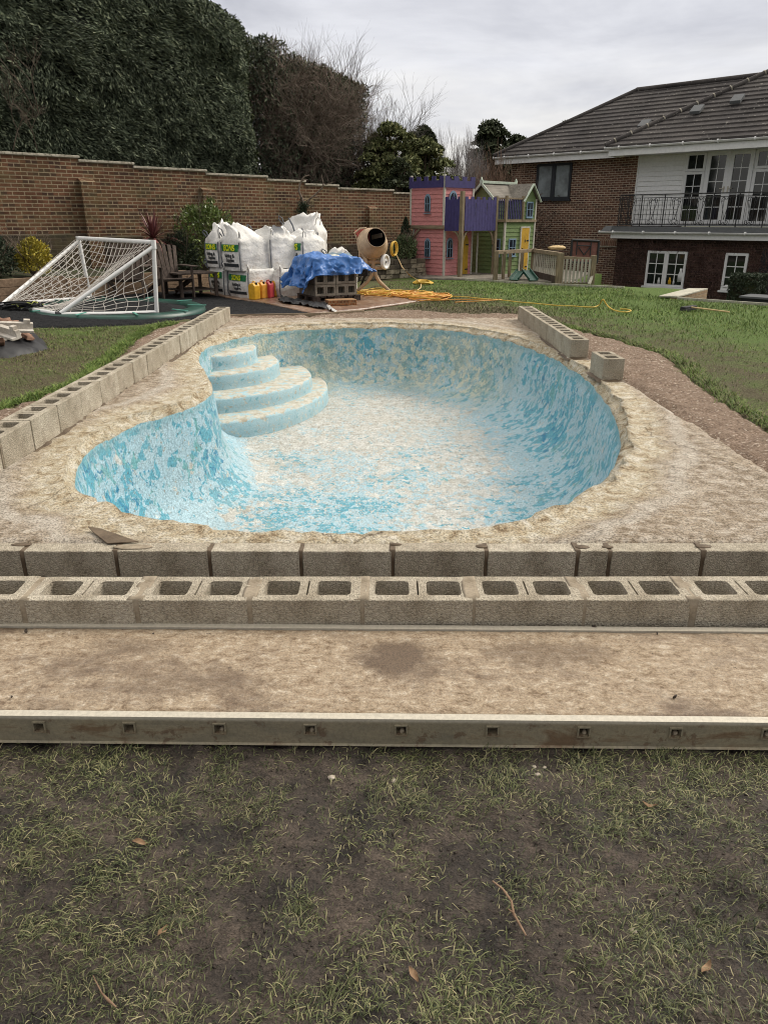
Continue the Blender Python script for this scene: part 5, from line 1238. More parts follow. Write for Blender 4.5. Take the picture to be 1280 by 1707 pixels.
p=on_z(548,510,.135); b=MB(); b.box(0,.55,0,.28,0,.10); o=b.build('brick_slab',MAT['redbrick'],None,.006); o.location=(p[0],p[1],.135); o.rotation_euler=(0,0,PANG-R(8)); tag(o,'low orange brick stack on the boards in front of the block pallet','brick stack')
# black and clear polythene spilling from the front of the pallet
def film(name,label,pts,m,h=.05,seed=1.):
    o=sheet(name,pts,[],.03,lambda X,Y:.15+h*np.abs(vfbm(X,Y,6.,3,seed))+.0*X,m); md=o.modifiers.new('t','SOLIDIFY'); md.thickness=.002; return tag(o,label,'polythene sheet')
f=lambda *a:[on_z(x,y,.14) for x,y in a]
film('polythene_sheet','black polythene crumpled under the front edge of the pallet',f((463,501),(470,496),(525,506),(545,505),(545,516),(528,514),(495,508),(472,506)),MAT['plastic'],.07,4.)
film('polythene_sheet','clear curled strip of polythene at the front of the brick stack',f((541,505),(548,509),(556,516),(562,520),(556,521),(548,517),(543,510)),m_plain('clear_film',(.45,.44,.42),.25,.6),.05,8.)
# ================================================================ CEMENT MIXER
MAT['mixer']=m_plain('cement_crusted_steel',(.50,.37,.25),.8,.25,scale=6,amt=.55,bst=.7,bd=.01,bscale=35); MAT['mixer_red']=m_plain('red_mixer_paint',(.42,.10,.08),.6,.3,amt=.5)
MY=17.15
def mp(px,py,dy=0.): return on_y(px,py,MY+dy)
mx=thing('cement_mixer','cement crusted tip-up mixer on a splayed stand, its mouth facing the pool','cement mixer')
dc=mp(621,406); dirv=Vector((.24,-.86,.36)).normalized(); M=Matrix.Translation(dc)@dirv.to_track_quat('Z','Y').to_matrix().to_4x4()
prof=[(.0,-.36),(.14,-.36),(.20,-.33),(.29,-.22),(.325,-.10),(.33,.0),(.315,.08),(.27,.19),(.225,.29),(.205,.335),(.212,.35),(.205,.36),(.196,.345)]
MB().lathe(prof,40,M).build('drum',MAT['mixer'],mx,fix=False)
MB().lathe([(.197,.345),(.215,.27),(.26,.18),(.305,.07),(.315,-.05),(.27,-.2),(.1,-.34),(0,-.34)],36,M).build('drum_inside',MAT['dark'],mx,fix=False)
for k in range(3): t=k*2.1+.6; b=MB(); b.beam(M@Vector((.25*math.cos(t),.25*math.sin(t),.12)),M@Vector((.22*math.cos(t+.7),.22*math.sin(t+.7),-.2)),.01,.09); b.build('mixing_paddle',MAT['mixer'],mx)
b=MB(); b.lathe([(.334,-.03),(.345,-.02),(.345,.0),(.334,.01)],40,M); b.build('ring_gear',MAT['mixer'],mx,fix=False)
# red motor cover behind the drum on the left
a=mp(600,386,.35); b=MB(); b.prism([a+Vector((-.12,-.12,.03)),a+Vector((.22,-.12,.08)),a+Vector((.22,-.12,-.30)),a+Vector((.02,-.12,-.26))],(0,0,0),(0,.25,0)); b.build('motor_cover',MAT['mixer_red'],mx,.02)
MB().tube([mp(590,389,.1),mp(600,381,.1),mp(611,380,.15)],.018,8).build('frame_tube',MAT['mixer'],mx)
MB().tube([mp(591,389,.1),mp(596,402,.1),mp(602,420,.1)],.010,6).build('tipping_rod',MAT['mixer'],mx)
# yoke and cross tube
MB().tube([mp(603,436),mp(643,436)],.045,10).build('cross_tube',MAT['mixer'],mx)
MB().tube([mp(604,446),mp(640,446)],.035,8).build('cross_tube',MAT['mixer'],mx)
MB().tube([mp(601,436),mp(600,425),mp(601,405)],.03,8).build('yoke_arm',MAT['mixer'],mx); MB().tube([mp(634,436),mp(640,420),mp(645,408)],.03,8).build('yoke_arm',MAT['mixer'],mx)
MB().tube([mp(622,432),mp(622,447)],.05,10).build('post',MAT['mixer'],mx)
for (x0,y0,nm) in ((605,436,-1),(642,436,1)):
    M2=Matrix.Translation(mp(x0,y0+.5,-.02))@Matrix.Rotation(R(90),4,'Y')@Matrix.Rotation(R(30*nm),4,'X')
    b=MB(); b.lathe([(.03,-.03),(.06,-.012),(.11,-.012),(.115,-.035),(.155,-.035),(.165,0),(.155,.035),(.115,.035),(.11,.012),(.06,.012),(.03,.03)],26,M2); b.build('wheel',MAT['white'] if nm>0 else MAT['mixer'],mx,fix=False)
for pts in (((621,446),(620,458),(612,470),(594,491)),((625,446),(626,458),(632,469),(650,489)),):
    P_=[mp(x,y) for x,y in pts]; P_[-1].z=.14; MB().tube(P_,[.042,.042,.04,.034],9).build('leg',MAT['mixer'],mx)
P_=[mp(619,446,.2),mp(607,462,.7),mp(601,472,1.2)]; P_[-1].z=.14; MB().tube(P_,.03,8).build('leg',MAT['dark'],mx)
b=MB(); p=mp(606,452,.1); b.box(p.x-.12,p.x+.10,p.y-.1,p.y+.1,p.z-.10,p.z+.10); b.build('motor',MAT['dark'],mx,.02)
MB().tube([mp(617,443,-.1),mp(610,452,-.1),mp(602,460,-.05),mp(597,470,0)],.012,6).build('power_lead',MAT['dark'],mx)
# yellow cable coil hung on its side, and the leads
MAT['hose']=m_plain('yellow_cable',(.62,.40,.06),.5,.4,amt=.3); MAT['orange']=m_plain('orange_cable',(.60,.27,.045),.5,.4,amt=.35); MAT['cream_cable']=m_plain('pale_cable',(.55,.40,.20),.6,.3)
co=thing('cable_coil','coil of bright yellow cable hooked on the right side of the mixer','cable coil')
cc=mp(657,415,-.05)
for k in range(4):
    pts=[cc+Vector((.060*math.cos(t)+.012*k-.02,.12*math.cos(t),.145*math.sin(t)+.004*k)) for t in [2*PI*i/28 for i in range(29)]]; MB().tube(pts,.013,7,cap=False).build('cable_turn',MAT['hose'],co)
def ground_line(name,label,cat,pts,r0,m,z=.135,wig=.0,grp=None):
    P_=[]
    for i in range(len(pts)-1):
        a=on_z(*pts[i],z) if len(pts[i])==2 else pts[i]; c=on_z(*pts[i+1],z) if len(pts[i+1])==2 else pts[i+1]
        for j in range(8):
            q=j/8; x=a[0]+(c[0]-a[0])*q; y=a[1]+(c[1]-a[1])*q; P_.append(Vector((x+wig*nz(x,y,1,2.),y+wig*nz(x,y,5,2.),z+.012*nz(x,y,3,4.))))
    for _ in range(3): P_=[P_[0]]+[(P_[i-1]+P_[i]*2+P_[i+1])/4 for i in range(1,len(P_)-1)]+[P_[-1]]
    return tag(MB().tube(P_,r0,6).build(name,m),label,cat,grp)
L_=[cc+Vector((.05,-.05,-.13)),mp(664,432,-.1),mp(670,445,-.2),mp(682,458,-.3)]; e=on_z(698,469,.14); L_+=[Vector((e[0],e[1],.14))]
tag(MB().tube(L_,.012,6).build('cable',MAT['cream_cable']),'pale cable dropping in a curve from the yellow coil to the lawn','cable')
ground_line('cable','pale cable curling back across the lawn to the yellow heap','cable',[(697,469),(702,474),(701,480),(690,487),(672,490),(650,491)],.014,MAT['cream_cable'])
p=on_z(705,471,.14); b=MB()
for k in range(4): b.tube([Vector((p[0]+(.26-.03*k)*math.cos(t),p[1]+(.36+.05*k)*math.sin(t),.135+.012*k)) for t in [2*PI*i/24 for i in range(25)]],.014,6,cap=False)
tag(b.build('cable_coil',MAT['hose']),'small flat coil of yellow cable on the lawn beyond the mixer','cable coil')
hp=thing('cable_heap','long flat heap of tangled yellow and orange cable under and right of the mixer','cable heap')
random.seed(21)
for k in range(46):
    u=random.random()**.85; px=612+u*108; py=488+u*7+random.gauss(0,1.6); p=on_z(px,py,.14); rx=random.uniform(.25,.6); ry=random.uniform(.12,.45); a0=random.uniform(0,6); an=R(-35)
    pts=[]
    for i in range(22):
        t=a0+i*.27; x=rx*math.cos(t); y=ry*math.sin(t*1.0+.3*math.sin(t*2)); pts.append(Vector((p[0]+x*math.cos(an)-y*math.sin(an),p[1]+x*math.sin(an)+y*math.cos(an),.145+.012*(k%4)+.01*math.sin(t*3+k))))
    MB().tube(pts,.011,5).build('cable_loop',MAT['hose'] if (random.random()<.6-.4*u) else MAT['orange'],hp)
random.seed(5)
ground_line('hose','yellow hose running from the heap across the lawn and kinking up near the right','hose',[(715,494),(760,494),(800,497),(860,503),(920,508),(965,511),(990,512),(999,508)],.010,MAT['hose'],.14,.05)
e0=on_z(999,508,.14); pts=[Vector((*e0,.14))]+[on_y(x,y,e0[1]-.3) for x,y in ((1002,502),(1005,498),(1008,504),(1013,511))]; e1=on_z(1022,517,.14); pts.append(Vector((*e1,.14)))
pts+=[Vector((*on_z(x,y,.14),.14)) for x,y in ((1033,519.5),(1044,520.5),(1053,518),(1046,515.5),(1030,515))]
sm=[]; 
for i in range(len(pts)-1):
    for j in range(5): sm.append(pts[i].lerp(pts[i+1],j/5))
for _ in range(4): sm=[sm[0]]+[(sm[i-1]+sm[i]*2+sm[i+1])/4 for i in range(1,len(sm)-1)]+[sm[-1]]
tag(MB().tube(sm,.011,6).build('hose',MAT['hose']),'free end of the yellow hose rising in a loop on the right-hand lawn','hose')
ground_line('hose','second orange hose running close beside the yellow one from the heap','hose',[(700,501),(740,500),(790,499),(840,499),(800,502),(750,504)],.010,MAT['orange'],.14,.05)
# broom on the lawn
br=thing('broom','black headed broom with a long pale handle lying on the right-hand lawn','broom'); a=on_z(1137,516,.15); c=on_z(1157,513,.15); e=on_z(1215,520,.15)
b=MB(); b.beam((a[0],a[1],.17),(c[0],c[1],.17),.10,.05); b.build('head',MAT['dark'],br,.01); b=MB(); b.beam((a[0],a[1]-.02,.145),(c[0],c[1]-.02,.145),.12,.03); b.build('bristles',MAT['black_steel'],br)
h0=Vector(((a[0]+c[0])/2,(a[1]+c[1])/2,.18)); MB().tube([h0,Vector((*e,.15))],.013,7).build('handle',MAT['cream_cable'],br)

# ================================================================ CASTLE PLAYHOUSE
def m_clad(name,c,h=.115,dark=.35):
    m=NT(name,.75,.3); s_=m.sep(); f=m.math('FRACT',m.math('DIVIDE',s_[2],h)); a=m.noise(7,6,.7,m.map(scale=(1,1,6))); 
    col=m.mix(.6,c,m.ramp(a,[(.3,.5),(.65,1.15)]),'MULTIPLY'); col=m.mix(m.ramp(m.noise(3,5,.7),[(.55,0.),(.75,.35)]),col,(.22,.2,.16))
    return m.fin(col,m.bump(a,.4,.003))
MAT['pink']=m_clad('pink_paint',(.60,.245,.24)); MAT['green']=m_clad('sage_paint',(.16,.23,.09)); MAT['purple']=m_plain('purple_paint',(.05,.042,.145),.6,.4,amt=.5,scale=9)
MAT['trim']=m_plain('cream_trim',(.52,.50,.43),.7,.3,amt=.4); MAT['bluetrim']=m_plain('pale_blue_paint',(.20,.29,.38),.6,.3,amt=.4); MAT['ydoor']=m_plain('yellow_door_paint',(.50,.30,.03),.6,.35,amt=.45,scale=6)
MAT['pane']=m_glass('dark_window_pane',(.012,.016,.022)); MAT['palegreen']=m_plain('pale_green_roof_trim',(.45,.52,.43),.7,.3,amt=.4)
CPH=R(46); CU=Vector((math.cos(CPH),-math.sin(CPH),0)); CV=Vector((math.sin(CPH),math.cos(CPH),0))
def frame_at(o,z=0): return Matrix(((CU.x,CV.x,0,o[0]),(CU.y,CV.y,0,o[1]),(0,0,1,z),(0,0,0,1)))
c0=on_z(739,461,.12); CF=frame_at(c0,.12)      # local x toward right-near (u), y toward right-back (v); the tower is x<0,y>0
cas=thing('castle_playhouse','two storey pink wooden castle playhouse with purple battlements and an arched yellow door','playhouse'); cas.matrix_world=CF
def clad_box(name,x0,x1,y0,y1,z0,z1,m,par,h=.115):
    b=MB(); z=z0
    while z<z1-.01:
        zt=min(z+h,z1); e=.014
        # overlapping boards: each tilts out at its foot
        vs=[(x0-e,y0-e,z),(x1+e,y0-e,z),(x1+e,y1+e,z),(x0-e,y1+e,z),(x0,y0,zt),(x1,y0,zt),(x1,y1,zt),(x0,y1,zt)]
        b.add(vs,[(0,1,5,4),(1,2,6,5),(2,3,7,6),(3,0,4,7),(0,3,2,1),(4,5,6,7)]); z+=h
    return b.build(name,m,par,fix=False)
def arch_pts(w_,h,n=8):   # pointed-round arch outline in (a,z)
    r=w_/2; pts=[(-r,0),(r,0)]
    for i in range(n+1): t=PI*i/n; pts.append((r*math.cos(t),h-r*1.25+r*1.25*math.sin(t)))
    return pts
def face_prism(b,pts,face,at,z0,off,th):
    # face 'x': plane of constant y (normal -y) at x=at ; face 'y': plane of constant x (normal +x)
    if face=='L': P_=[(at+a,off,z0+z) for a,z in pts]; b.prism(P_,(0,0,0),(0,-th,0))
    else: P_=[(off,at+a,z0+z) for a,z in pts]; b.prism(P_,(0,0,0),(th,0,0))
def win(par,face,at,z0,w_,h,off,arch=True,bars=(1,1),frame=None,fw=.035,name='window'):
    frame=frame or MAT['bluetrim']
    out=arch_pts(w_+2*fw,h+fw+.02) if arch else [(-w_/2-fw,-fw),(w_/2+fw,-fw),(w_/2+fw,h+fw),(-w_/2-fw,h+fw)]
    inn=arch_pts(w_,h) if arch else [(-w_/2,0),(w_/2,0),(w_/2,h),(-w_/2,h)]
    b=MB(); face_prism(b,out,face,at,z0,off,.022); o=b.build(name,frame,par)
    b=MB(); s_=-1 if face=='L' else 1; face_prism(b,inn,face,at,z0,off+s_*.0225,.004); b.build('pane',MAT['pane'],o)
    b=MB()
    for k in range(bars[0]): a=-w_/2+w_*(k+1)/(bars[0]+1); face_prism(b,[(a-.008,0),(a+.008,0),(a+.008,h*.97),(a-.008,h*.97)],face,at,z0,off+s_*.0268,.010)
    for k in range(bars[1]): z=h*(k+1)/(bars[1]+1); face_prism(b,[(-w_/2,z-.008),(w_/2,z-.008),(w_/2,z+.008),(-w_/2,z+.008)],face,at,z0,off+s_*.0268,.0105)
    b.build('glazing_bar',frame,o)
    b=MB(); face_prism(b,[(-w_/2-fw-.02,-fw-.02),(w_/2+fw+.02,-fw-.02),(w_/2+fw+.02,-fw),(-w_/2-fw-.02,-fw)],face,at,z0,off,.05); b.build('sill',frame,o)
W_=1.18
cas_low=clad_box('lower_wall',-W_,0,0,W_,0,1.27,MAT['pink'],cas)
clad_box('upper_wall',-W_-.10,-.02,-.03,W_,1.36,2.33,MAT['pink'],cas)
b=MB(); b.box(-W_-.12,.02,-.08,W_+.03,1.27,1.355); b.build('floor_beam',MAT['timber'],cas,.006)
for (x,y,z0,z1,w_) in ((0,0,0,1.27,.05),(-W_,0,0,1.27,.04),(0,W_,0,1.27,.04),(-.02,-.03,1.36,2.66,.05),(-W_-.10,-.03,1.36,2.66,.045),(-.02,W_,1.36,2.6,.04)):
    b=MB(); b.box(x-w_,x+.022,y-.024,y+w_,z0,z1) if False else b.box(x-.03,x+.026,y-.028,y+.03,z0,z1); b.build('corner_post',MAT['trim'],cas,.004)
def merlons(x0,y0,x1,y1,z0,h,n):
    L=math.hypot(x1-x0,y1-y0); d=Vector((x1-x0,y1-y0,0))/L; nrm=Vector((d.y,-d.x,0)); b=MB()
    a=Vector((x0,y0,z0)); k=2*n-1
    b.prism([a,a+d*L,a+d*L+Vector((0,0,h*.62)),a+Vector((0,0,h*.62))],(0,0,0),nrm*.025)
    for i in range(n):
        s0=L*(2*i)/k; s1=L*(2*i+1)/k; b.prism([a+d*s0+Vector((0,0,h*.62)),a+d*s1+Vector((0,0,h*.62)),a+d*s1+Vector((0,0,h)),a+d*s0+Vector((0,0,h))],(0,0,0),nrm*.025)
    return b.build('battlement',MAT['purple'],cas)
merlons(-W_-.10-.04,-.06,-.03,-.06,2.33,.29,5); merlons(.005,-.05,.005,W_+.02,2.33,.29,4); merlons(-.02,W_+.03,-W_-.12,W_+.03,2.33,.29,5)
win(cas,'L',-.62,1.72,.14,.40,-.046); win(cas,'L',-.62,.52,.14,.44,-.016)
win(cas,'R',.30,1.78,.26,.42,.0); win(cas,'R',.20,.52,.17,.46,.016)
def door(par,face,at,z0,w_,h,off,arch=True):
    s_=-1 if face=='L' else 1; pts=arch_pts(w_,h) if arch else [(-w_/2,0),(w_/2,0),(w_/2,h),(-w_/2,h)]
    b=MB(); face_prism(b,pts,face,at,z0,off,.03); o=b.build('door',MAT['ydoor'],par)
    b=MB()
    for z in (h*.12,h*.72): face_prism(b,[(w_*.18,z-.012),(w_/2-.01,z-.02),(w_/2-.01,z+.02),(w_*.18,z+.012)],face,at,z0,off+s_*.0305,.008)
    b.build('hinge',MAT['black_steel'],o)
    b=MB(); face_prism(b,[(-w_*.38,h*.42),(-w_*.32,h*.42),(-w_*.32,h*.55),(-w_*.38,h*.55)],face,at,z0,off+s_*.0305,.03); b.build('handle',MAT['black_steel'],o)
    return o
door(cas,'R',.78,.03,.42,1.12,.016)
# balcony bridge in front of the right-hand face
BW=.60
b=MB(); b.box(.04,BW+.03,-.02,1.45,1.27,1.33); b.build('bridge_deck',MAT['timber'],cas)
def boards(x0,y0,x1,y1,z0,z1,n,slots=(),name='purple_panel'):
    L=math.hypot(x1-x0,y1-y0); d=Vector((x1-x0,y1-y0,0))/L; nrm=Vector((d.y,-d.x,0)); b=MB(); w_=L/n
    for i in range(n):
        a=Vector((x0,y0,0))+d*(w_*i+.003); zt=z1+(.07 if i%2==0 else 0)
        b.prism([a+Vector((0,0,z0)),a+d*(w_-.006)+Vector((0,0,z0)),a+d*(w_-.006)+Vector((0,0,zt)),a+Vector((0,0,zt))],(0,0,0),nrm*.022)
    o=b.build(name,MAT['purple'],cas)
    for s_ in slots:
        a=Vector((x0,y0,0))+d*(L*s_); b=MB(); b.prism([a+nrm*.0225+Vector((0,0,z0+.40)),a+nrm*.0225+d*.018+Vector((0,0,z0+.40)),a+nrm*.0225+d*.018+Vector((0,0,z0+.72)),a+nrm*.0225+Vector((0,0,z0+.72))],(0,0,0),nrm*.002); b.build('arrow_slit',MAT['black_steel'],o)
boards(.03,-.03,BW,-.03,1.22,2.02,5); boards(BW+.05,.05,BW+.05,1.40,1.22,2.02,11,(.32,.68))
for (x,y,z0,z1,w_) in ((BW+.02,-.02,0,2.22,.05),(BW+.03,1.45,0,2.12,.045),(.06,1.48,1.2,2.1,.03)):
    b=MB(); b.box(x-w_,x+w_,y-w_,y+w_,z0,z1); b.build('bridge_post',MAT['timber_z'],cas,.006)
def brace(p0,p1,p2): # curved bracket
    pts=[Vector(p0).lerp(Vector(p1),t).lerp(Vector(p1).lerp(Vector(p2),t),t) for t in [i/6 for i in range(7)]]; b=MB(); 
    for a,c in zip(pts[:-1],pts[1:]): b.beam(a,c,.03,.055)
    b.build('curved_brace',MAT['timber_z'],cas)
brace((BW,-.03,.85),(BW-.03,-.03,1.2),(BW-.33,-.03,1.25)); brace((BW+.02,.04,.85),(BW+.02,.08,1.2),(BW+.02,.32,1.25)); brace((BW+.02,1.38,.85),(BW+.02,1.34,1.2),(BW+.02,1.10,1.25)); brace((-W_,-.04,.85),(-W_,-.07,1.1),(-W_+.25,-.04,1.25))
b=MB(); b.box(.05,.075,1.35,1.40,0,1.15); b.build('side_door_frame',MAT['trim'],cas)

# ================================================================ GREEN PLAYHOUSE
c1=on_z(837,457,.14); GF=frame_at(c1,.14)
gh=thing('cottage_playhouse','green wooden cottage playhouse with a yellow door, pale roof and purple balcony rail','playhouse'); gh.matrix_world=GF
GW=1.25; GL=1.42
clad_box('lower_wall',-GW,0,0,GL,0,1.42,MAT['green'],gh)
b=MB(); b.box(-GW-.02,.06,-.06,GL+.02,1.42,1.49); b.build('balcony_floor',MAT['timber'],gh,.005)
clad_box('upper_wall',-GW,-.42,-.02,GL,1.49,2.02,MAT['green'],gh)
clad_box('dormer_wall',-.42,0,GL-.62,GL,1.49,2.05,MAT['green'],gh)
b=MB(); b.prism([(-GW,-.021,2.02),(-.42,-.021,2.02),(-.835,-.021,2.42)],(0,-.02,0),(0,.03,0)); b.prism([(.001,GL-.62,2.05),(.001,GL,2.05),(.001,GL-.31,2.42)],(0,0,0),(-.02,0,0)); b.build('gable_board',MAT['green'],gh)
for (x,y,z0,z1) in ((0,0,0,1.42),(-GW,0,0,1.42),(0,GL,0,2.05),(0,GL-.62,1.49,2.05),(-.42,-.02,1.49,2.05)):
    b=MB(); b.box(x-.028,x+.024,y-.026,y+.028,z0,z1); b.build('corner_post',MAT['trim'],gh,.003)
# roof: boarded slopes along v, plus the small front gable
MAT['roofboard']=m_wood('grey_roof_board',(.11,.10,.085),(.27,.245,.21),'y')
b=MB(); rx=-.835
for s_ in (-1,1):
    for k in range(4):
        f0,f1=k/4,(k+1)/4; dx=.50
        a=(rx+s_*dx*f0,2.46-.44*f0+.012*(k%2)); c=(rx+s_*dx*f1*1.02,2.46-.44*f1*1.02-.004)
        b.prism([(a[0],-.12,a[1]),(c[0],-.12,c[1]),(c[0],-.12,c[1]-.018),(a[0],-.12,a[1]-.018)],(0,0,0),(0,GL+.20,0))
b.build('roof',MAT['roofboard'],gh)
b=MB(); gy=GL-.31
for s_ in (-1,1): b.prism([(rx,gy,2.44),(.10,gy,2.44),(.10,gy+s_*.38,2.02),(rx+.35,gy+s_*.38,2.02)],(0,0,0),(0,0,.02))
b.build('dormer_roof',MAT['roofboard'],gh)
b=MB(); b.box(rx-.05,rx+.05,-.14,GL+.10,2.46,2.53); b.build('ridge_board',MAT['palegreen'],gh,.006)
for y in (-.14,GL+.08): b=MB(); b.prism([(rx-.05,y,2.53),(rx+.05,y,2.53),(rx,y,2.63)],(0,0,0),(0,.03,0)); b.build('finial',MAT['palegreen'],gh)
b=MB()
for s_ in (-1,1):
    b.beam((rx,-.13,2.46),(rx+s_*.53,-.13,1.99),.025,.065); b.beam((.11,gy,2.45),(.11,gy+s_*.42,1.97),.025,.06,(1,0,0))
b.build('barge_board',MAT['palegreen'],gh)
win(gh,'L',-.26,.52,.22,.42,-.012,False); win(gh,'R',.36,.52,.26,.42,.012,False); win(gh,'R',GL-.31,1.58,.24,.36,.012,False)
door(gh,'R',.95,.03,.36,1.22,.014,False); b=MB()
for s_ in (-1,1): b.box(.012,.045,.95+s_*.205-.02,.95+s_*.205+.02,0,1.30)
b.box(.012,.045,.745,1.155,1.26,1.30); b.build('door_frame',MAT['trim'],gh)
b=MB(); b.prism([(.0455,.95,.85),(.0455,.93,.90),(.0455,.95,.95),(.0455,.97,.90)],(0,0,0),(.004,0,0)); b.build('diamond_hole',MAT['black_steel'],gh)
# balcony rail
for (x,y) in ((.03,-.03),(.03,GL-.66)): b=MB(); b.box(x-.035,x+.035,y-.035,y+.035,1.45,2.12); b.build('rail_post',MAT['timber_z'],gh,.004)
for k in range(9): y=.05+k*.078; b=MB(); b.box(.02,.04,y-.012,y+.012,1.50,2.05); b.build('baluster',MAT['purple'],gh)
for k in range(5): x=-.36+k*.075; b=MB(); b.box(x-.012,x+.012,-.04,-.02,1.50,2.05); b.build('baluster',MAT['purple'],gh)
b=MB(); b.box(.01,.05,0,GL-.7,2.03,2.07); b.box(-.40,.0,-.05,-.01,2.03,2.07); b.build('hand_rail',MAT['timber'],gh)
# ================================================================ SLIDE, DECK RAIL AND GATE
MAT['slide']=m_plain('dark_green_slide',(.015,.07,.05),.4,.5)
sl=thing('slide','short dark green plastic slide between the deck posts','slide'); 
q=lambda px,py,Y: on_y(px,py,Y)
for (a,c) in (((868,452),(856,468)),((876,451),(889,469))):
    A=on_y(a[0],a[1],20.9); B=on_z(c[0],c[1],.13); B=Vector((B[0],B[1],.15)); b=MB(); b.beam(A,B,.20,.02); b.build('chute',MAT['slide'],sl,.004)
    for s_ in (-1,1): off=Vector((.11*s_,0,.03)); b=MB(); b.beam(A+off,B+off,.02,.07); b.build('side_edge',MAT['slide'],sl)
fr=thing('deck_railing','weathered timber rail with open posts and pale spindles in front of the green playhouse','railing')
def post(px,py,h,w_=.045,par=None,dz=.13): p=on_z(px,py,dz); b=MB(); b.box(p[0]-w_,p[0]+w_,p[1]-w_,p[1]+w_,dz-.05,h); b.build('post',MAT['timber_z'],par,.006); return p
P1=post(825,467,.86,.055,fr); post(838,466,.84,.04,fr); post(848,463,.84,.04,fr); post(868,459,.84,.045,fr); P2=post(886,461,.84,.05,fr); P3=post(930,473,.86,.075,fr)
for a,c,z in ((P1,P2,.83),(P2,P3,.83)):
    b=MB(); b.beam((a[0],a[1],z),(c[0],c[1],z),.10,.09); b.build('top_rail',MAT['timber'],fr,.006)
MAT['spindle']=m_wood('pale_spindle',(.30,.28,.22),(.52,.50,.42),'z')
for k in range(14):
    t=(k+.7)/15; x=P2[0]+(P3[0]-P2[0])*t; y=P2[1]+(P3[1]-P2[1])*t; b=MB(); b.box(x-.015,x+.015,y-.012,y+.012,.30,.80); b.build('spindle',MAT['spindle'],fr)
b=MB(); b.beam((P2[0],P2[1]-.02,.19),(P3[0],P3[1]-.02,.19),.04,.22); b.build('base_board',MAT['chairwood'],fr)
gt=thing('picket_gate','low pale picket gate with eight slats between two timber posts','gate')
P4=post(985,474,.80,.06,gt,.11)
b=MB(); b.beam((P3[0]+.08,P3[1],.76),(P4[0]-.06,P4[1],.72),.06,.06); b.build('top_rail',MAT['timber'],gt,.004); b=MB(); b.beam((P3[0]+.08,P3[1],.16),(P4[0]-.06,P4[1],.14),.05,.05); b.build('bottom_rail',MAT['timber'],gt,.004)
for k in range(8):
    t=(k+.8)/8.8; x=P3[0]+(P4[0]-P3[0])*t; y=P3[1]+(P4[1]-P3[1])*t; b=MB(); b.box(x-.028,x+.028,y-.04,y-.02,.15,.72); b.build('slat',MAT['spindle'],gt,.003)
b=MB(); b.beam((P4[0]-.12,P4[1]-.25,.13),(P4[0],P4[1]-.02,.32),.06,.05); b.build('brace',MAT['spindle'],gt)
# edging board of the play area
e=[on_z(x,y,.13) for x,y in ((770,465),(822,468.5),(930,474.5),(985,477),(1040,479))]; b=MB()
for a,c in zip(e[:-1],e[1:]): b.beam((a[0],a[1],.12),(c[0],c[1],.12),.05,.07)
tag(b.build('timber_edging',MAT['spindle']),'thin pale timber edging between the lawn and the playhouses','timber edging')
# folded basketball backboard
bb=thing('basketball_backboard','old reddish backboard with a black frame leaning behind the picket gate','backboard')
Yb=21.0; A=[on_y(x,y,Yb) for x,y in ((950,437),(994,439),(998,402),(953,400))]
MAT['brownred']=m_plain('faded_red_board',(.22,.10,.08),.7,.3,amt=.5)
b=MB(); b.prism(A,(0,0,0),(0,.03,0)); b.build('board',MAT['brownred'],bb)
for a,c in ((0,1),(1,2),(2,3),(3,0)): MB().tube([A[a]+Vector((0,-.02,0)),A[c]+Vector((0,-.02,0))],.032,7).build('frame_tube',MAT['black_steel'],bb)
for (a,c) in (((962,402),(960,425)),((985,404),(983,426)),((962,409),(984,410)),((964,412),(973,425)),((983,412),(973,425))): MB().tube([on_y(*a,Yb-.05),on_y(*c,Yb-.05)],.016,6).build('bracket',MAT['black_steel'],bb)
b=MB(); e=on_y(928,411,22.5); b=pillow('sandpit_cover','pale yellow plastic cover lying behind the deck railing','cover',(e.x,e.y,e.z-.03),0,.24,.2,.05,MAT['cream_cable'],2.)
# ================================================================ THE HOUSE
HPH=R(44); HU=Vector((math.cos(HPH),-math.sin(HPH),0)); HV=Vector((math.sin(HPH),math.cos(HPH),0))
HF=Matrix(((HU.x,HV.x,0,11.0),(HU.y,HV.y,0,26.0),(0,0,1,0),(0,0,0,1)))
hs=thing('brick_house','brown brick house with a dark tiled hipped roof, white clad upper storey and iron balcony','house'); hs.matrix_world=HF
MAT['hbrick']=m_brick('house_brick',(.46,.37,.28),(.135,.068,.048),(.19,.10,.068),(.07,.04,.033),.225,.075,.012,stain=.35)
MAT['ivybrick']=m_brick('creeper_brick',(.12,.085,.065),(.075,.042,.034),(.11,.06,.046),(.045,.03,.026),.225,.075,.010,stain=.6)
MAT['upvc']=m_plain('white_upvc',(.66,.66,.66),.4,.45,amt=.15); MAT['grey_win']=m_plain('anthracite_frame',(.018,.022,.028),.5,.4)
MAT['pane2']=m_glass('obscured_pane',(.10,.115,.12),.4); MAT['hglass']=m_glass('dark_room_glass',(.006,.007,.008),.05)
MAT['lead']=m_plain('grey_lead',(.10,.105,.11),.6,.4)
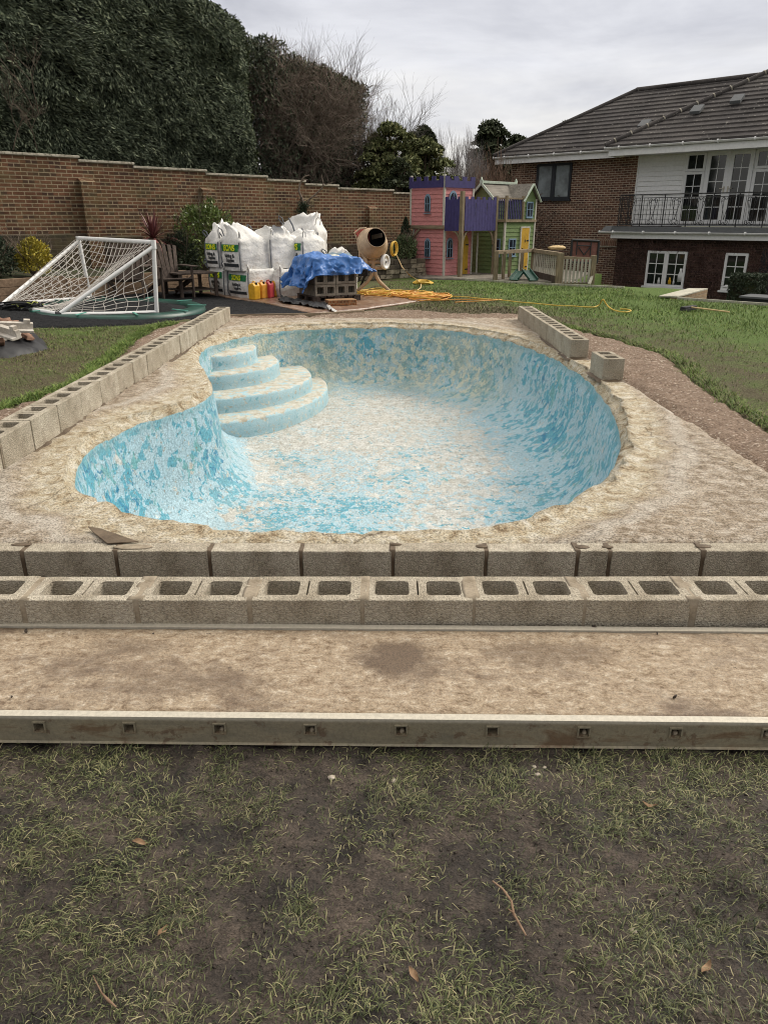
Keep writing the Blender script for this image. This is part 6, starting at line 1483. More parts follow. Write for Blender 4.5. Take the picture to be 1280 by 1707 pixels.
def m_tile():
    m=NT('concrete_roof_tile',.9,.15); v=m.co(); a=m.noise(1.1,5,.65,m.map(scale=(1,1,3))); g=m.noise(26,4,.75,v)
    c=m.ramp(a,[(.35,(.040,.036,.035)),(.65,(.080,.073,.071))]); c=m.mix(.55,c,m.ramp(g,[(.33,.5),(.65,1.25)]),'MULTIPLY')
    c=m.mix(m.ramp(m.noise(.7,4,.6,m.map(loc=(8,1,0))),[(.42,0.),(.65,.5)]),c,(.105,.095,.088))
    c=m.mix(m.ramp(m.noise(11,3,.5,m.map(loc=(3,1,0))),[(.66,0.),(.70,.7)]),c,(.36,.34,.30))
    s_=m.sep(); f=m.math('FRACT',m.math('DIVIDE',s_[0],.33)); c=m.mix(m.ramp(f,[(0.,.6),(.05,0.)]),c,(.03,.025,.023))
    return m.fin(c,m.bump(g,.5,.006))
MAT['tile']=m_tile()
SL,SR=-8.35,6.5    # left and right ends along the wall
# walls
b=MB(); b.box(SL,-3.5,0,4.2,-1.1,3.66); b.build('wall',MAT['hbrick'],hs)
b=MB(); b.box(-3.5,-3.10,-.05,4.2,-1.1,3.66); b.build('brick_pier',MAT['hbrick'],hs)
b=MB(); b.box(-3.10,SR,.02,8.,1.42,3.70); b.build('upper_wall',MAT['white'],hs)
b=MB(); b.box(-3.06,SR,-1.0,.018,-1.1,1.02); b.build('lower_wall',MAT['ivybrick'],hs)
b=MB(); b.box(-5.3,-3.51,-.012,-.002,.74,.96); 
o=b.build('soldier_course',m_brick('soldier_brick',(.36,.28,.21),(.17,.085,.06),(.22,.12,.08),(.09,.05,.04),.075,.235,.010),hs)
b=MB(); b.box(-5.3,-3.51,-.05,-.002,.70,.735); b.build('ledge',MAT['coping'],hs)
# white shiplap boards beside the doors
b=MB(); z=1.50
while z<3.6:
    b.add([(-3.06,-.03,z),(-1.42,-.03,z),(-1.42,-.006,min(z+.15,3.66)),(-3.06,-.006,min(z+.15,3.66)),(-3.06,.01,z),(-1.42,.01,z)],[(0,1,2,3),(0,4,5,1)]); z+=.15
b.build('shiplap_cladding',MAT['white'],hs,fix=False); 
for x_ in (-3.11,-1.45): b=MB(); b.box(x_,x_+.05,-.045,0,1.45,3.66); b.build('cladding_trim',MAT['white'],hs)
def casement(x0,x1,z0,z1,y,bx,bz,par=hs,fr=MAT['upvc'],gl=MAT['hglass'],f=.055,name='window',bar=.022,d=.06):
    b=MB(); b.box(x0,x1,y-d,y,z0,z0+f); b.box(x0,x1,y-d,y,z1-f,z1); b.box(x0,x0+f,y-d,y,z0+f,z1-f); b.box(x1-f,x1,y-d,y,z0+f,z1-f); o=b.build(name,fr,par,.005)
    b=MB(); b.box(x0+f-.005,x1-f+.005,y-d*.45,y-d*.4,z0+f-.005,z1-f+.005); b.build('pane',gl,o)
    b=MB(); w_=x1-x0-2*f; h_=z1-z0-2*f
    for k in range(1,bx): x=x0+f+w_*k/bx; b.box(x-bar/2,x+bar/2,y-d*.62,y-d*.46,z0+f,z1-f)
    for k in range(1,bz): z=z0+f+h_*k/bz; b.box(x0+f,x1-f,y-d*.615,y-d*.465,z-bar/2,z+bar/2)
    if b.v: b.build('glazing_bar',fr,o)
    return o
# french doors with side lights
casement(-1.40,-.74,3.10,3.66,0.,2,1,f=.08); casement(-1.40,-.74,1.50,3.09,0.,2,4,f=.08); casement(.80,1.46,3.10,3.66,0.,2,1,f=.08); casement(.80,1.46,1.50,3.09,0.,2,4,f=.08)
for x0,x1 in ((-.70,.03),(.035,.765)):
    o=casement(x0,x1,1.50,3.66,-.01,2,5,f=.125,name='door',d=.07)
    hx=x1-.06 if x0<0 else x0+.06; b=MB(); b.box(hx-.02,hx+.02,-.10,-.081,2.42,2.62); b.beam((hx,-.12,2.56),(hx+(-.13 if x0<0 else .13),-.12,2.56),.018,.018); b.build('handle',MAT['alu'],o)
b=MB(); b.box(-.735,-.705,-.05,0,1.5,3.66); b.box(.77,.795,-.05,0,1.5,3.66); b.box(1.46,1.62,-.03,0,1.5,3.66); b.build('door_frame',MAT['upvc'],hs)
b=MB(); z=1.5
while z<3.6: b.add([(1.62,-.03,z),(5.,-.03,z),(5.,-.006,z+.15),(1.62,-.006,z+.15)],[(0,1,2,3)]); z+=.15
b.build('shiplap_cladding',MAT['white'],hs,fix=False)
# dark framed window on the wing
b=MB(); b.box(-7.22,-5.62,-.09,-.001,2.28,2.34); b.build('window_sill',MAT['grey_win'],hs)
casement(-7.17,-6.42,2.34,3.58,-.001,1,1,fr=MAT['grey_win'],gl=MAT['pane2'],f=.085); casement(-6.42,-5.67,2.34,3.58,-.001,1,1,fr=MAT['grey_win'],gl=MAT['pane2'],f=.085)
# lower windows
for x0,x1 in ((-1.86,-1.19),(-1.19,-.50),(.73,1.42)): casement(x0,x1,-.48,.65,-1.0,2,3,f=.075,bar=.028)
for x_,x2_ in ((-1.93,-.46),(.67,1.47)): b=MB(); b.box(x_,x2_,-1.11,-1.0005,-.54,-.485); b.build('window_sill',MAT['upvc'],hs,.004)
b=MB(); b.box(1.80,2.9,-1.03,-1.0005,-1.0,.80); b.build('dark_doorway',MAT['dark'],hs)
# things on the window sills inside: small pale shapes just behind the glass
for x,z,h_,w_,c in ((-.98,-.40,.22,.05,'can_y'),(-.84,-.40,.18,.03,'upvc'),(-1.36,-.40,.20,.04,'upvc'),(-.64,-.3,.42,.08,'upvc'),(.92,-.40,.09,.12,'upvc'),(1.26,-.3,.3,.14,'upvc')):
    b=MB(); b.lathe([(0,0),(w_,0),(w_*1.1,h_*.5),(w_*.5,h_*.8),(w_*.5,h_),(0,h_)],12,Matrix.Translation((x,-1.045,z))@Matrix.Scale(.22,4,Vector((0,1,0)))); b.build('sill_ornament',MAT[c],hs)
# balcony roof ledge, fascia, gutter
b=MB(); b.box(-3.22,SR,-1.22,.018,1.22,1.40); b.build('balcony_floor',MAT['lead'],hs,.01)
b=MB(); b.box(-3.20,SR,-1.25,-1.221,1.03,1.215); b.box(-3.20,-3.17,-1.22,-.06,1.03,1.215); b.box(-3.20,SR,-1.22,-1.001,1.03,1.05); b.build('fascia',MAT['white'],hs)
def gutter(x0,x1,y,z,par=hs,r=.055):
    M_=Matrix.Translation((x0,y,z))@Matrix.Rotation(PI/2,4,'Y'); b=MB(); b.lathe([(r,0),(r,x1-x0)],10,M_,a0=-PI/2,a1=PI/2); 
    n_=10; b.tube([(x0,y-r,z),(x1,y-r,z)],.010,6); b.tube([(x0,y,z-.01),(x0+.02,y,z-.01)],r,12)
    for k in range(int((x1-x0)/1.1)): b.tube([(x0+.5+1.1*k,y,z-.015),(x0+.54+1.1*k,y,z-.015)],r+.006,10)
    return b.build('gutter',MAT['white'],par,fix=False)
gutter(-3.62,SR,-1.30,1.235)
b=MB(); b.prism([(-3.6,-1.28,1.25),(-3.2,-1.28,1.25),(-3.2,-1.2,1.42),(-3.45,-1.2,1.42)],(0,0,0),(0,1.2,0)); b.build('ledge_end',MAT['lead'],hs,.01)
# iron balcony railing, a thing of its own bolted to the ledge
rl=thing('balcony_railing','black wrought iron balcony railing with scrolls above the lower windows','railing'); rl.matrix_world=HF
yr=-1.05; zr0,zr1,zr2=1.47,2.30,2.40
MB().tube([(-3.08,yr,zr2),(SR,yr,zr2)],.020,6).build('top_rail',MAT['black_steel'],rl); MB().tube([(-3.08,yr,zr1),(SR,yr,zr1)],.012,6).build('lower_top_rail',MAT['black_steel'],rl); MB().tube([(-3.08,yr,zr0),(SR,yr,zr0)],.014,6).build('bottom_rail',MAT['black_steel'],rl)
MB().tube([(-3.08,yr,zr2),(-3.08,-.06,zr2)],.020,6).build('side_rail',MAT['black_steel'],rl); MB().tube([(-3.08,yr,zr0),(-3.08,-.06,zr0)],.014,6).build('side_rail',MAT['black_steel'],rl)
x=-3.08; k=0; mem=0
for k in range(13):
    X=-3.08+.79*k
    MB().tube([(X,yr,1.40),(X,yr,zr2)],.018,6).build('rail_post',MAT['black_steel'],rl)
    if X>4.2: break
    for j in range(6): xx=X+.79*(j+.6)/6.2; MB().tube([(xx,yr,zr0),(xx,yr,zr1)],.0085,5,cap=False).build('bar',MAT['black_steel'],rl)
    cx=X+.40; b=MB()
    for s_ in (-1,1):
        for (zc,dz) in ((zr1-.10,1),(zr0+.09,-1)):
            pts=[(cx+s_*(.09-(.085-.006*i)*math.cos(i*.62)*1.0*(1 if True else 1)*.9),yr-.012,zc+dz*(.085-.006*i)*math.sin(i*.62)) for i in range(13)]; b.tube(pts,.011,5)
        b.tube([(cx+s_*.14,yr-.012,zr1-.13),(cx+s_*.06,yr-.012,1.92),(cx,yr-.012,1.62)],.010,5)
    b.build('scroll',MAT['black_steel'],rl)
for j in range(9): yy=yr+.1*(j+1); MB().tube([(-3.08,yy,zr0),(-3.08,yy,zr2)],.010,5,cap=False).build('side_bar',MAT['black_steel'],rl)
# eaves
b=MB(); b.box(SL-.50,-3.42,-.42,.0,3.655,3.70); b.box(SL-.50,-3.42,-.45,-.421,3.62,3.80); b.build('eaves_board',MAT['white'],hs)
gutter(SL-.55,-3.55,-.50,3.86)
b=MB(); b.box(-3.80,SR,-.85,.0,3.66,3.70); b.box(-3.80,SR,-.88,-.851,3.64,3.84); b.box(-3.80,-3.77,-.85,.2,3.64,3.84); b.build('eaves_board',MAT['white'],hs)
gutter(-3.92,SR,-.93,3.90)
# roofs: overlapping courses of tiles
TANP=math.tan(R(31))
def tiled(name,x0f,x1f,y0,z0,ymax,course=.30,par=hs):
    """a slope rising in +y; x0f/x1f give the ends as functions of y"""
    b=MB(); y=y0; dy=course*math.cos(R(31)); 
    while y<ymax-1e-3:
        y1_=min(y+dy,ymax); zA=z0+(y-y0)*TANP+.055; zB=z0+(y1_-y0)*TANP+.010
        n_=max(1,int((x1f(y)-x0f(y))/.33)); 
        a,c=x0f(y),x1f(y); a2,c2=x0f(y1_),x1f(y1_)
        b.add([(a,y,zA),(c,y,zA),(c2,y1_,zB),(a2,y1_,zB),(a,y,zA-.065),(c,y,zA-.065)],[(0,1,2,3),(4,5,1,0)])
        y=y1_
    return b.build(name,MAT['tile'],par,fix=False)
EY,EZ=-.50,3.88; xl=SL-.55; D1=3.75    # wing roof
tiled('roof_slope',lambda y:xl+(y-EY),lambda y:SR,EY,EZ,EY+D1)
xr=xl+D1; rz1=EZ+D1*TANP
MB().tube([(xl,EY,EZ+.05),(xr,EY+D1,rz1+.05)],.075,8).build('hip_tiles',MAT['tile'],hs); MB().tube([(xr,EY+D1,rz1+.06),(SR,EY+D1,rz1+.06)],.085,8).build('ridge_tiles',MAT['tile'],hs)
b=MB(); b.add([(xl,EY,EZ),(xr,EY+D1,rz1),(xl,EY+2*D1,EZ)],[(0,2,1)]); b.add([(xr,EY+D1,rz1),(SR,EY+D1,rz1),(SR,EY+2*D1,EZ),(xl,EY+2*D1,EZ)],[(0,1,2,3)]); b.build('roof_slope',MAT['tile'],hs,fix=False)
EY2,EZ2=-.93,3.93; xl2=-3.92; D2=5.6
tiled('roof_slope',lambda y:xl2+(y-EY2),lambda y:SR+.4,EY2,EZ2,EY2+D2)
b=MB(); b.add([(xl2,EY2,EZ2),(xl2+D2,EY2+D2,EZ2+D2*TANP),(xl2,EY2+2*D2,EZ2)],[(0,2,1)]); b.build('roof_slope',MAT['tile'],hs,fix=False)
MB().tube([(xl2,EY2,EZ2+.05),(xl2+D2,EY2+D2,EZ2+D2*TANP+.05)],.085,8).build('hip_tiles',MAT['tile'],hs)
b=MB()
for k in range(15): t=(k+.6)/15; p=Vector((xl2+D2*t,EY2+D2*t,EZ2+D2*TANP*t+.055)); d=Vector((1,1,TANP)).normalized(); b.tube([p-d*.02,p+d*.02],.095,8)
b.build('hip_mortar',MAT['coping'],hs)
MB().tube([(xl2+D2,EY2+D2,EZ2+D2*TANP+.06),(SR+.4,EY2+D2,EZ2+D2*TANP+.06)],.085,8).build('ridge_tiles',MAT['tile'],hs)
b=MB(); b.add([(xl2+D2,EY2+D2,EZ2+D2*TANP),(SR,EY2+D2,EZ2+D2*TANP),(SR,EY2+2*D2,EZ2),(xl2,EY2+2*D2,EZ2)],[(0,1,2,3)]); b.build('roof_slope',MAT['tile'],hs,fix=False)
# roof vents
def vent(x,dy,ey,ez):
    y=ey+dy; z=ez+dy*TANP; b=MB(); b.prism([(x-.17,y-.20,z-.02),(x+.17,y-.20,z-.02),(x+.17,y+.12,z+.20),(x-.17,y+.12,z+.20)],(0,0,0),(0,-.04,.09)); b.build('roof_vent',MAT['lead'],hs,.01)
vent(-3.35,1.15,EY,EZ); vent(-1.55,1.55,EY2,EZ2); vent(-.45,1.95,EY2,EZ2)
# bare creeper on the lower wall
random.seed(31); seg=[]
for k in range(60):
    x=random.uniform(-3.0,3.4); grow((x,-1.03,random.uniform(-1.0,-.3)),(random.uniform(-.5,.5),0,1),random.uniform(.5,1.1),.009,2,3,.8,.6,4,.05,seg)
seg=[((a[0],-1.02-abs(a[1]+1.02)*.12,min(a[2],1.0)),(c[0],-1.02-abs(c[1]+1.02)*.12,min(c[2],1.0)),max(ra,.004),max(rb,.003)) for a,c,ra,rb in seg if not((-1.9<c[0]<-.48 or .7<c[0]<1.44) and -.5<c[2]<.66)]
cr=thing('wall_creeper','leafless creeper spreading over the dark brick around the lower windows','creeper'); cr.matrix_world=HF
segs_obj('stem',seg,rough_mat('creeper_stem',(.09,.05,.045),(.22,.14,.12),5,50,.3,.002),cr)
n_=5200; X=rng.uniform(-3.05,3.6,n_); Z=rng.uniform(-1.0,1.0,n_); k=~((((X>-1.92)&(X<-.46))|((X>.68)&(X<1.48)))&(Z>-.56)&(Z<.70)); X=X[k];Z=Z[k]
leaves('foliage',np.stack([X,-1.03-rng.random(len(X))*.07,Z],1),rng.normal(size=(len(X),3)),rng.uniform(.04,.09,len(X)),rng.uniform(.02,.04,len(X)),m_leaf('creeper_bud',(.035,.02,.018),(.11,.06,.05)),cr)
random.seed(5)
# box hedge, covered table
lx=lambda px,py,Y: on_y(px,py,Y)
p=lx(1243,490,20.5); t=thing('box_hedge','clipped square dark green box plant by the lower right window','hedge',(p.x,p.y,-1.06),-HPH)
n_=5200; C=rng.uniform(-1,1,(n_,3)); ax=rng.integers(0,3,n_); sg=np.sign(rng.normal(size=n_)); C[np.arange(n_),ax]=sg; C=C*np.array([.36,.36,.66])*(1+rng.normal(0,.04,(n_,1)))+np.array([0,0,.66]); leaves('foliage',C,rng.normal(size=(n_,3)),.07,.04,MAT['l_dark'],t)
b=MB(); b.box(-.32,.32,-.32,.32,0,1.26); b.build('inner_growth',MAT['bed_soil'],t)
p=lx(1268,500,19.0); t=thing('covered_table','low dark table with a grey top at the right edge beyond the lawn','table',(p.x+.1,p.y,-1.06),-HPH)
b=MB(); b.box(-.5,.9,-.4,.4,.88,.93); b.build('table_top',MAT['lead'],t,.01); b=MB(); b.box(-.46,.86,-.36,.36,0,.88); b.build('base_panel',MAT['dark'],t)
# small retaining wall with a pale coping where the lawn is cut back
rw=thing('retaining_wall','short brick retaining wall with a pale coping at the cut corner of the lawn','retaining wall')
b=MB(); A=Vector((5.70,15.93,.135)); B=Vector((6.03,15.78,.135)); C_=Vector((7.42,17.66,.135)); D_=Vector((7.0,17.72,.135)); b.prism([A,B,C_,D_],(0,0,0),(0,0,.03)); b.build('coping',MAT['spindle'],rw,.005)
b=MB(); b.prism([B+Vector((-.02,.02,-1.2)),C_+Vector((-.02,-.05,-1.2)),C_+Vector((-.02,-.05,-.001)),B+Vector((-.02,.02,-.001))],(0,0,0),(-.1,.06,0)); b.build('brick_face',m_brick('buff_brick',(.35,.28,.2),(.30,.20,.12),(.38,.27,.16),(.2,.13,.08)),rw)
b=MB(); e=[(6.03,15.76),(7.33,14.6),(14,9.6)]
for a,c in zip(e[:-1],e[1:]): b.beam((a[0],a[1],.115),(c[0],c[1],.115),.05,.07)
tag(b.build('timber_edging',MAT['spindle']),'thin timber edging along the right-hand end of the lawn above the sunken yard','timber edging')
# ================================================================ HEDGES AND TREES BEHIND THE WALL
HO=2.4   # distance of the hedge face behind the wall
HA=(WA[0]-WU[1]*HO,WA[1]+WU[0]*HO)
def hp_(px,py,off=0.):
    A=(HA[0]-WU[1]*off,HA[1]+WU[0]*off); s_,z=on_plane(px,py,A,WU); return (s_,z)
def hw(s_,z,dpt):   # s along the wall, z, depth behind the face
    return np.stack([HA[0]+WU[0]*s_-WU[1]*dpt,HA[1]+WU[1]*s_+WU[0]*dpt,z],1)
MAT['h_con']=m_leaf('cypress_spray',(.022,.03,.02),(.145,.175,.115),.8,.2,(.24,.27,.17),.5)
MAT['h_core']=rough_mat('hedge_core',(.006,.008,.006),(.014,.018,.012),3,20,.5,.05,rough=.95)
MAT['h_top']=m_leaf('cut_green_top',(.02,.03,.012),(.07,.085,.03),.7,.25)
MAT['h_dead']=m_leaf('dead_brown_spray',(.05,.038,.03),(.21,.155,.13),.8,.15,(.30,.23,.19),.8)
def ribbon_edge(poly,off=0.): return [hp_(x,y,off) for x,y in poly]
big=ribbon_edge([(-330,-160),(120,-175),(230,-110),(300,-50),(342,-18),(384,8),(420,36),(428,56),(430,110),(430,160),(436,210),(444,260),(450,330),(-330,330)])
hd=thing('conifer_hedge','huge dense dark green clipped conifer hedge towering behind the left of the wall','hedge')
def hedge_depth(s_,z,poly):
    d=dist_np(s_,z,poly); return np.where(d<1.1,1.1-np.sqrt(np.maximum(0,1.1**2-(1.1-np.minimum(d,1.1))**2)),0)*.9
def sample(poly,n,pad=0):
    xs=[p[0] for p in poly]; zs=[p[1] for p in poly]; X=rng.uniform(min(xs),max(xs),n*2); Z=rng.uniform(max(0,min(zs)),max(zs),n*2); k=inside_np(X,Z,poly); return X[k][:n],Z[k][:n]
def lump(X,Z): return .55*vfbm(X,Z,.55,2,3.)+.28*vfbm(X,Z,1.7,3,9.)
def shrink(X,Z,poly,c,f): return X,Z
# leafy face
n_=125000; X,Z=sample(big,n_); lm=lump(X,Z)
hole=vfbm(X,Z,.9,3,77.); k=(rng.random(len(X))<np.clip(1.25+hole*1.5,.12,1)); X=X[k];Z=Z[k];lm=lm[k]
dp=.6*hedge_depth(X,Z,big)-.60*lm+rng.exponential(.09,len(X))
flow=vfbm(X,Z,.8,2,21.)
D=np.stack([WU[0]*(.5+flow)+WU[1]*.5,WU[1]*(.5+flow)-WU[0]*.5,-.55+.5*flow],1)+rng.normal(0,.38,(len(X),3))
leaves('foliage',hw(X,Z,dp),D,rng.uniform(.07,.18,len(X)),rng.uniform(.022,.048,len(X)),MAT['h_con'],hd,fold=.3)
# inner dark mass, following the same lumps
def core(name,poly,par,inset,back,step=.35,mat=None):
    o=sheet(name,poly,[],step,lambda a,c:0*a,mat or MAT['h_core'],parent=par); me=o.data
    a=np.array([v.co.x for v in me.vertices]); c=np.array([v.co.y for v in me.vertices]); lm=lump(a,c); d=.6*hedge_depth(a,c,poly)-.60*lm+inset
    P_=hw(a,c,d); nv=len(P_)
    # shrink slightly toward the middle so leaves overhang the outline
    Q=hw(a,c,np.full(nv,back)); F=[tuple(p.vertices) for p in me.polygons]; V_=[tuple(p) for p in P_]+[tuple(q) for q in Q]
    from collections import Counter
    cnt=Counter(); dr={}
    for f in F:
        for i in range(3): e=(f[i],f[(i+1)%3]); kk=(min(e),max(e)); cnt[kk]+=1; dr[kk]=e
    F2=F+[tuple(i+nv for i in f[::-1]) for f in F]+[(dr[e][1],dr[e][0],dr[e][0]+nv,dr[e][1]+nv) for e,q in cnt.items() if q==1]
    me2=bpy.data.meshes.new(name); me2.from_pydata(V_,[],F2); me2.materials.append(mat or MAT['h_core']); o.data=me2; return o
cen=[(p[0],p[1]) for p in ribbon_edge([(-330,-150),(116,-160),(226,-95),(296,-36),(338,-4),(378,22),(412,50),(420,66),(422,110),(423,160),(429,210),(437,260),(443,325),(-330,325)])]
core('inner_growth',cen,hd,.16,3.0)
# thick edge: leaves over the rounded top and end
E_=densify(big[3:13],.05); e=np.array(E_); idx=rng.integers(0,len(e),16000); dd=rng.random(16000)**1.2*2.6
P_=hw(e[idx,0]+rng.normal(0,.05,16000),e[idx,1]+rng.normal(0,.05,16000)-.02,.45+dd); leaves('foliage',P_,rng.normal(0,.5,(16000,3))+np.array([.1,-.1,.15]),rng.uniform(.10,.2,16000),rng.uniform(.03,.06,16000),MAT['h_top'],hd,fold=.3)
# some bare twigs showing at the far left of the hedge
random.seed(41); seg=[]
for (px,py,l_) in ((30,230,.55),(55,185,.7),(62,190,.6),(20,250,.5),(60,250,.45)):
    s_,z=hp_(px,py,-.25); p=hw(np.array([s_]),np.array([z]),np.array([-.35]))[0]; grow(p,(random.uniform(-.4,.4),-.25,1),l_,.014,3,3,.5,.6,3,.1,seg)
segs_obj('bare_twigs',seg,MAT['twig'],hd)
# ---------------------------------------------------------------- the thin, half dead hedge beside it
OF=.9
thin=ribbon_edge([(421,60),(430,53),(455,58),(478,70),(483,84),(505,92),(530,104),(560,122),(590,135),(612,146),(618,160),(617,190),(620,230),(628,270),(640,330),(450,330),(440,250),(430,180),(422,110)],OF)
th=thing('thinning_hedge','tall half dead conifer hedge of brown twigs and bare limbs, green only along its top','hedge')
def thw(s_,z,d): return hw(s_,z,d+OF)
n_=30000; X,Z=sample(thin,n_); dens=vfbm(X,Z,.75,3,5.)+.25*vfbm(X,Z,2.5,2,8.); dT=dist_np(X,Z,thin[:12],False)
ztop=np.interp(X,[p[0] for p in thin[:11]],[p[1] for p in thin[:11]]); low=np.clip((3.4-Z)/1.2,0,1)
k=rng.random(len(X))<np.clip(.42+dens*.9+.35*low,.03,1.); X=X[k];Z=Z[k]
D=rng.normal(0,1,(len(X),3))+np.array([0,0,.2]); leaves('dead_foliage',thw(X,Z,rng.uniform(0,1.6,len(X))),D,rng.uniform(.08,.22,len(X)),rng.uniform(.015,.04,len(X)),MAT['h_dead'],th,fold=.3)
n_=52000; X,Z=sample(thin,n_); ztop=np.interp(X,[p[0] for p in thin[:11]],[p[1] for p in thin[:11]]); dens=vfbm(X,Z,.6,3,15.)
rightness=np.clip((X-hp_(560,200,OF)[0])/1.5,0,1); topn=np.clip(1-(ztop-Z)/(.45+1.2*rightness),0,1); left=np.clip((hp_(470,200,OF)[0]-X)/.8,0,1)*np.clip((hp_(470,110,OF)[1]-Z)/.8,0,1)
k=rng.random(len(X))<np.clip(topn*1.2+left*.6*(dens>-.15)+.28+.35*(dens>.0),0,1); X=X[k];Z=Z[k]
leaves('green_foliage',thw(X,Z,rng.uniform(0,1.8,len(X))),rng.normal(0,1,(len(X),3)),rng.uniform(.10,.2,len(X)),rng.uniform(.03,.06,len(X)),MAT['h_con'],th,fold=.3)
X=rng.uniform(thin[4][0],thin[10][0],5000); Z=np.interp(X,[p[0] for p in thin[:11]],[p[1] for p in thin[:11]])+rng.normal(0,.04,5000); k=(X>hp_(540,150,OF)[0])|(X<hp_(480,150,OF)[0]); leaves('green_foliage',thw(X[k],Z[k],rng.uniform(0,1.8,k.sum())),rng.normal(0,.6,(k.sum(),3)),.14,.045,MAT['h_top'],th)
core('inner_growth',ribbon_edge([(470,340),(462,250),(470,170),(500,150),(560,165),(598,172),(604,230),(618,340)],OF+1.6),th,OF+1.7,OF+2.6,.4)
seg=[]
def p3(px,py,d=.4): s_,z=hp_(px,py,OF+d); return hw(np.array([s_]),np.array([z]),np.array([OF+d]))[0]
limbs=[[(522,330),(520,280),(522,250),(515,222),(497,205),(478,195)],[(522,262),(530,240),(545,222),(560,210)],[(520,250),(520,225),(515,205),(495,170),(493,130),(500,112)],[(548,330),(552,270),(560,225),(562,180),(558,150)],[(470,330),(468,260),(455,180),(448,120)],[(600,330),(597,270),(600,220),(596,180)],[(495,330),(500,270),(512,240)],[(575,330),(572,250),(580,200),(585,165)]]
for li,l in enumerate(limbs):
    P_=[Vector(p3(x,y,.3+.1*(li%3))) for x,y in l]; n2=len(P_); r0=.13 if li<3 else .07; MB().tube(P_,[r0*(1-.75*i/(n2-1)) for i in range(n2)],8).build('limb',MAT['bark'],th)
    for i in range(1,n2):
        for q_ in range(6): grow(P_[i-1].lerp(P_[i],random.random()),(random.uniform(-1,1),random.uniform(-1,.5),random.uniform(-.1,1)),random.uniform(.5,1.0),.022,3,3,.6,.6,3,.08,seg)
for k in range(260):
    s_,z=sample(thin,1); 
    if len(s_): p=thw(s_,z*.93,rng.uniform(0,1.5,1))[0]; grow(p,(random.uniform(-1,1),random.uniform(-1,1),random.uniform(.0,1.2)),random.uniform(.35,.8),.012,2,4,.7,.6,3,.05,seg)
def clip_seg(seg,poly,off):
    out=[]; 
    for s_ in seg:
        q=s_[1]; a=(q[0]-HA[0])*WU[0]+(q[1]-HA[1])*WU[1]
        out.append((a,q[2]))
    arr=np.array(out); k=inside_np(arr[:,0],arr[:,1],poly)|(arr[:,1]<2.5); return [s_ for s_,q in zip(seg,k) if q]
segs_obj('twigs',[s_ for s_ in clip_seg(seg,[(a*1.0,c+.06) for a,c in thin],OF)],rough_mat('hedge_twig',(.13,.10,.08),(.32,.26,.21),4,60,.3,.002),th)
# ---------------------------------------------------------------- trees beyond
def tree(name,label,px,pyb,Y,h,levels,r,m,cat='tree',spread=.45,kids=3,up=.2,length=.33,seed=1,lean=(0,0),group=None,leaf=None,shrink=.74):
    random.seed(seed); p=on_y(px,pyb,Y); t=thing(name,label,cat,(p.x,p.y,-.5),0,group); seg=[]
    pts=[Vector((lean[0]*i/4,lean[1]*i/4,(h*.38)*i/4)) for i in range(5)]; MB().tube(pts,[r,r*.92,r*.85,r*.78,r*.7],8).build('trunk',m,t)
    for k in range(5): a=k*1.26+random.random(); grow(pts[-1-(k%2)],(math.cos(a)*.45+lean[0]*.1,math.sin(a)*.45,1),h*length,r*.5,levels,kids,spread,.6,4,up,seg,shrink)
    segs_obj('branches',seg,m,t); return t,seg
MAT['twig_far']=rough_mat('distant_twig',(.10,.085,.075),(.22,.20,.18),4,60,.2,.002)
tree('bare_tree','bare winter tree spreading fine twigs against the sky right of the thinning hedge',616,300,29,6.6,4,.08,MAT['twig_far'],seed=3,spread=.55,lean=(.2,0),length=.22,up=.1)
tree('bare_tree','bare crown of fine twigs rising above the top of the thinning hedge',555,300,30,9.1,4,.07,MAT['twig_far'],seed=8,spread=.5,length=.18,up=.1)
def leafy(name,label,px,Y,topy,wpx,m,n,seed,ls=.22,zlow=1.0,cl=26,cat='tree',sq=1.,cf=1.):
    p=on_y(px,topy,Y); h=p.z; r=wpx/77*Y/17.; t=thing(name,label,cat,(p.x,p.y,-.5)); g_=np.random.default_rng(seed); h+=.5
    cl=cl*3; zc=g_.uniform(zlow+.3,h*.95,cl); f=np.sqrt(np.clip(1-((zc-h*.45)/(h*.55))**2,0.05,1)); a=g_.uniform(0,2*PI,cl); rr=r*f*g_.uniform(.1,.95,cl)
    CC=np.stack([rr*np.cos(a),rr*np.sin(a)*sq,zc],1); CR=cf*g_.uniform(.16,.36,cl)*r*(.7+.4*f); CC[0]=(0,0,h-CR[0]*.7)
    i=g_.integers(0,cl,n); D=unit(g_.normal(size=(n,3))); D[:,2]=np.abs(D[:,2])*.9-.25; q=g_.random(n)**.3; C=CC[i]+D*(CR[i]*q)[:,None]*np.array([1,1,.8])
    leaves('crown',C,D+g_.normal(0,.6,(n,3)),g_.uniform(.6,1.3,n)*ls,g_.uniform(.3,.55,n)*ls,m,t,fold=.3)
    MB().tube([(0,0,0),(.05,0,h*.4),(0,0,h*.85)],[.16,.12,.03],8).build('trunk',MAT['bark'],t)
    seg=[]; random.seed(seed)
    for c in CC[:16]: seg.append(((0,0,c[2]*.6),tuple(c),.05,.02))
    segs_obj('branches',seg,MAT['bark'],t); return t
MAT['t_olive']=m_leaf('olive_leaf',(.045,.058,.022),(.19,.21,.085),.7,.25,(.28,.27,.13),.7); MAT['t_dark']=m_leaf('dark_evergreen_leaf',(.018,.026,.014),(.07,.085,.04),.7,.3)
leafy('evergreen_tree','olive green bushy tree beyond the wall, left of the pink playhouse tower',650,27,198,54,MAT['t_olive'],20000,3,.20,.5,34)
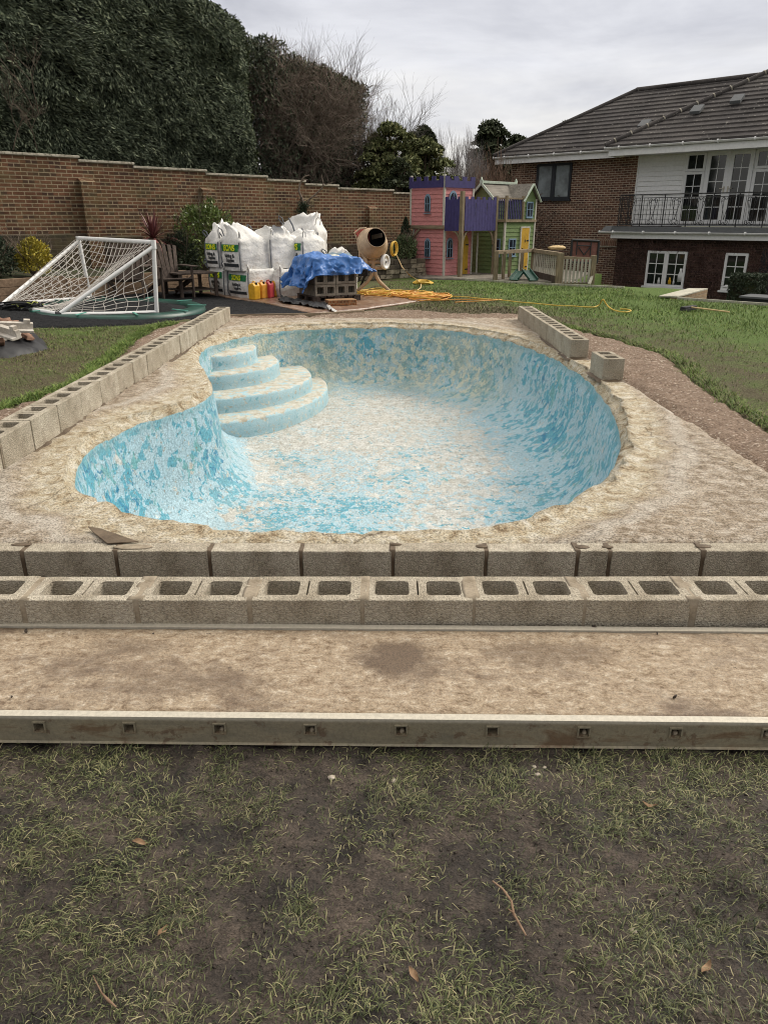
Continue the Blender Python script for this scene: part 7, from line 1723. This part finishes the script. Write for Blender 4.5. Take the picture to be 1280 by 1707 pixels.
leafy('evergreen_tree','rounded olive tree directly behind the pink playhouse tower',708,28,226,60,MAT['t_olive'],20000,4,.20,.5,34)
leafy('evergreen_tree','dark dense shrubby tree at the end of the wall below the olive trees',665,25.2,262,38,MAT['t_dark'],13000,5,.16,.3,24)
leafy('pine_tree','dark tufted pine crown standing above the olive trees',706,33,208,38,MAT['t_dark'],11000,6,.24,3.8,16)
leafy('dark_conifer','tall dark conifer left of the house roof',822,36,196,34,MAT['t_dark'],16000,7,.24,2.6,30,cf=1.55)
leafy('dark_conifer','lower ragged dark conifer touching the house roof edge',860,38,222,26,MAT['t_dark'],9000,8,.24,3.0,16,cf=1.5)
leafy('pine_tree','small dark pine top peeping over the house roof',943,44,202,20,MAT['t_dark'],5000,9,.3,3.5,12)
tree('birch_tree','pale leafless birch between the olive trees and the dark conifer',768,310,33,4.9,4,.06,MAT['twig_pale'],seed=12,spread=.28,up=.35,length=.25)
tree('birch_tree','second pale leafless birch close beside the first, nearer the conifer',783,310,34,4.5,4,.05,MAT['twig_pale'],seed=15,spread=.28,up=.35,length=.25)
MAT['cane']=rough_mat('brown_cane',(.11,.07,.05),(.27,.18,.13),4,60,.2,.002)
for k,(px,Y,h,lab) in enumerate(((800,29,3.6,'brown leafless thicket of upright stems behind the castle battlements'),(828,29.5,4.0,'brown leafless thicket below the dark conifer'),(850,30,3.4,'brown leafless thicket beside the house corner'))):
    random.seed(60+k); p=on_y(px,300,Y); t=thing('bare_thicket',lab,'shrub',(p.x,p.y,-.5)); seg=[]
    for j in range(30): grow((random.gauss(0,.35),random.gauss(0,.3),0),(random.gauss(0,.13),random.gauss(0,.13),1),h*random.uniform(.35,.55),.022,2,3,.28,.6,4,.3,seg,.7)
    segs_obj('stems',seg,MAT['cane'],t)
    n_=2600; leaves('dead_leaves',np.stack([rng.normal(0,.7,n_),rng.normal(0,.4,n_),rng.uniform(.8,h*.75,n_)],1),rng.normal(size=(n_,3)),.13,.05,MAT['h_dead'],t)
random.seed(5)
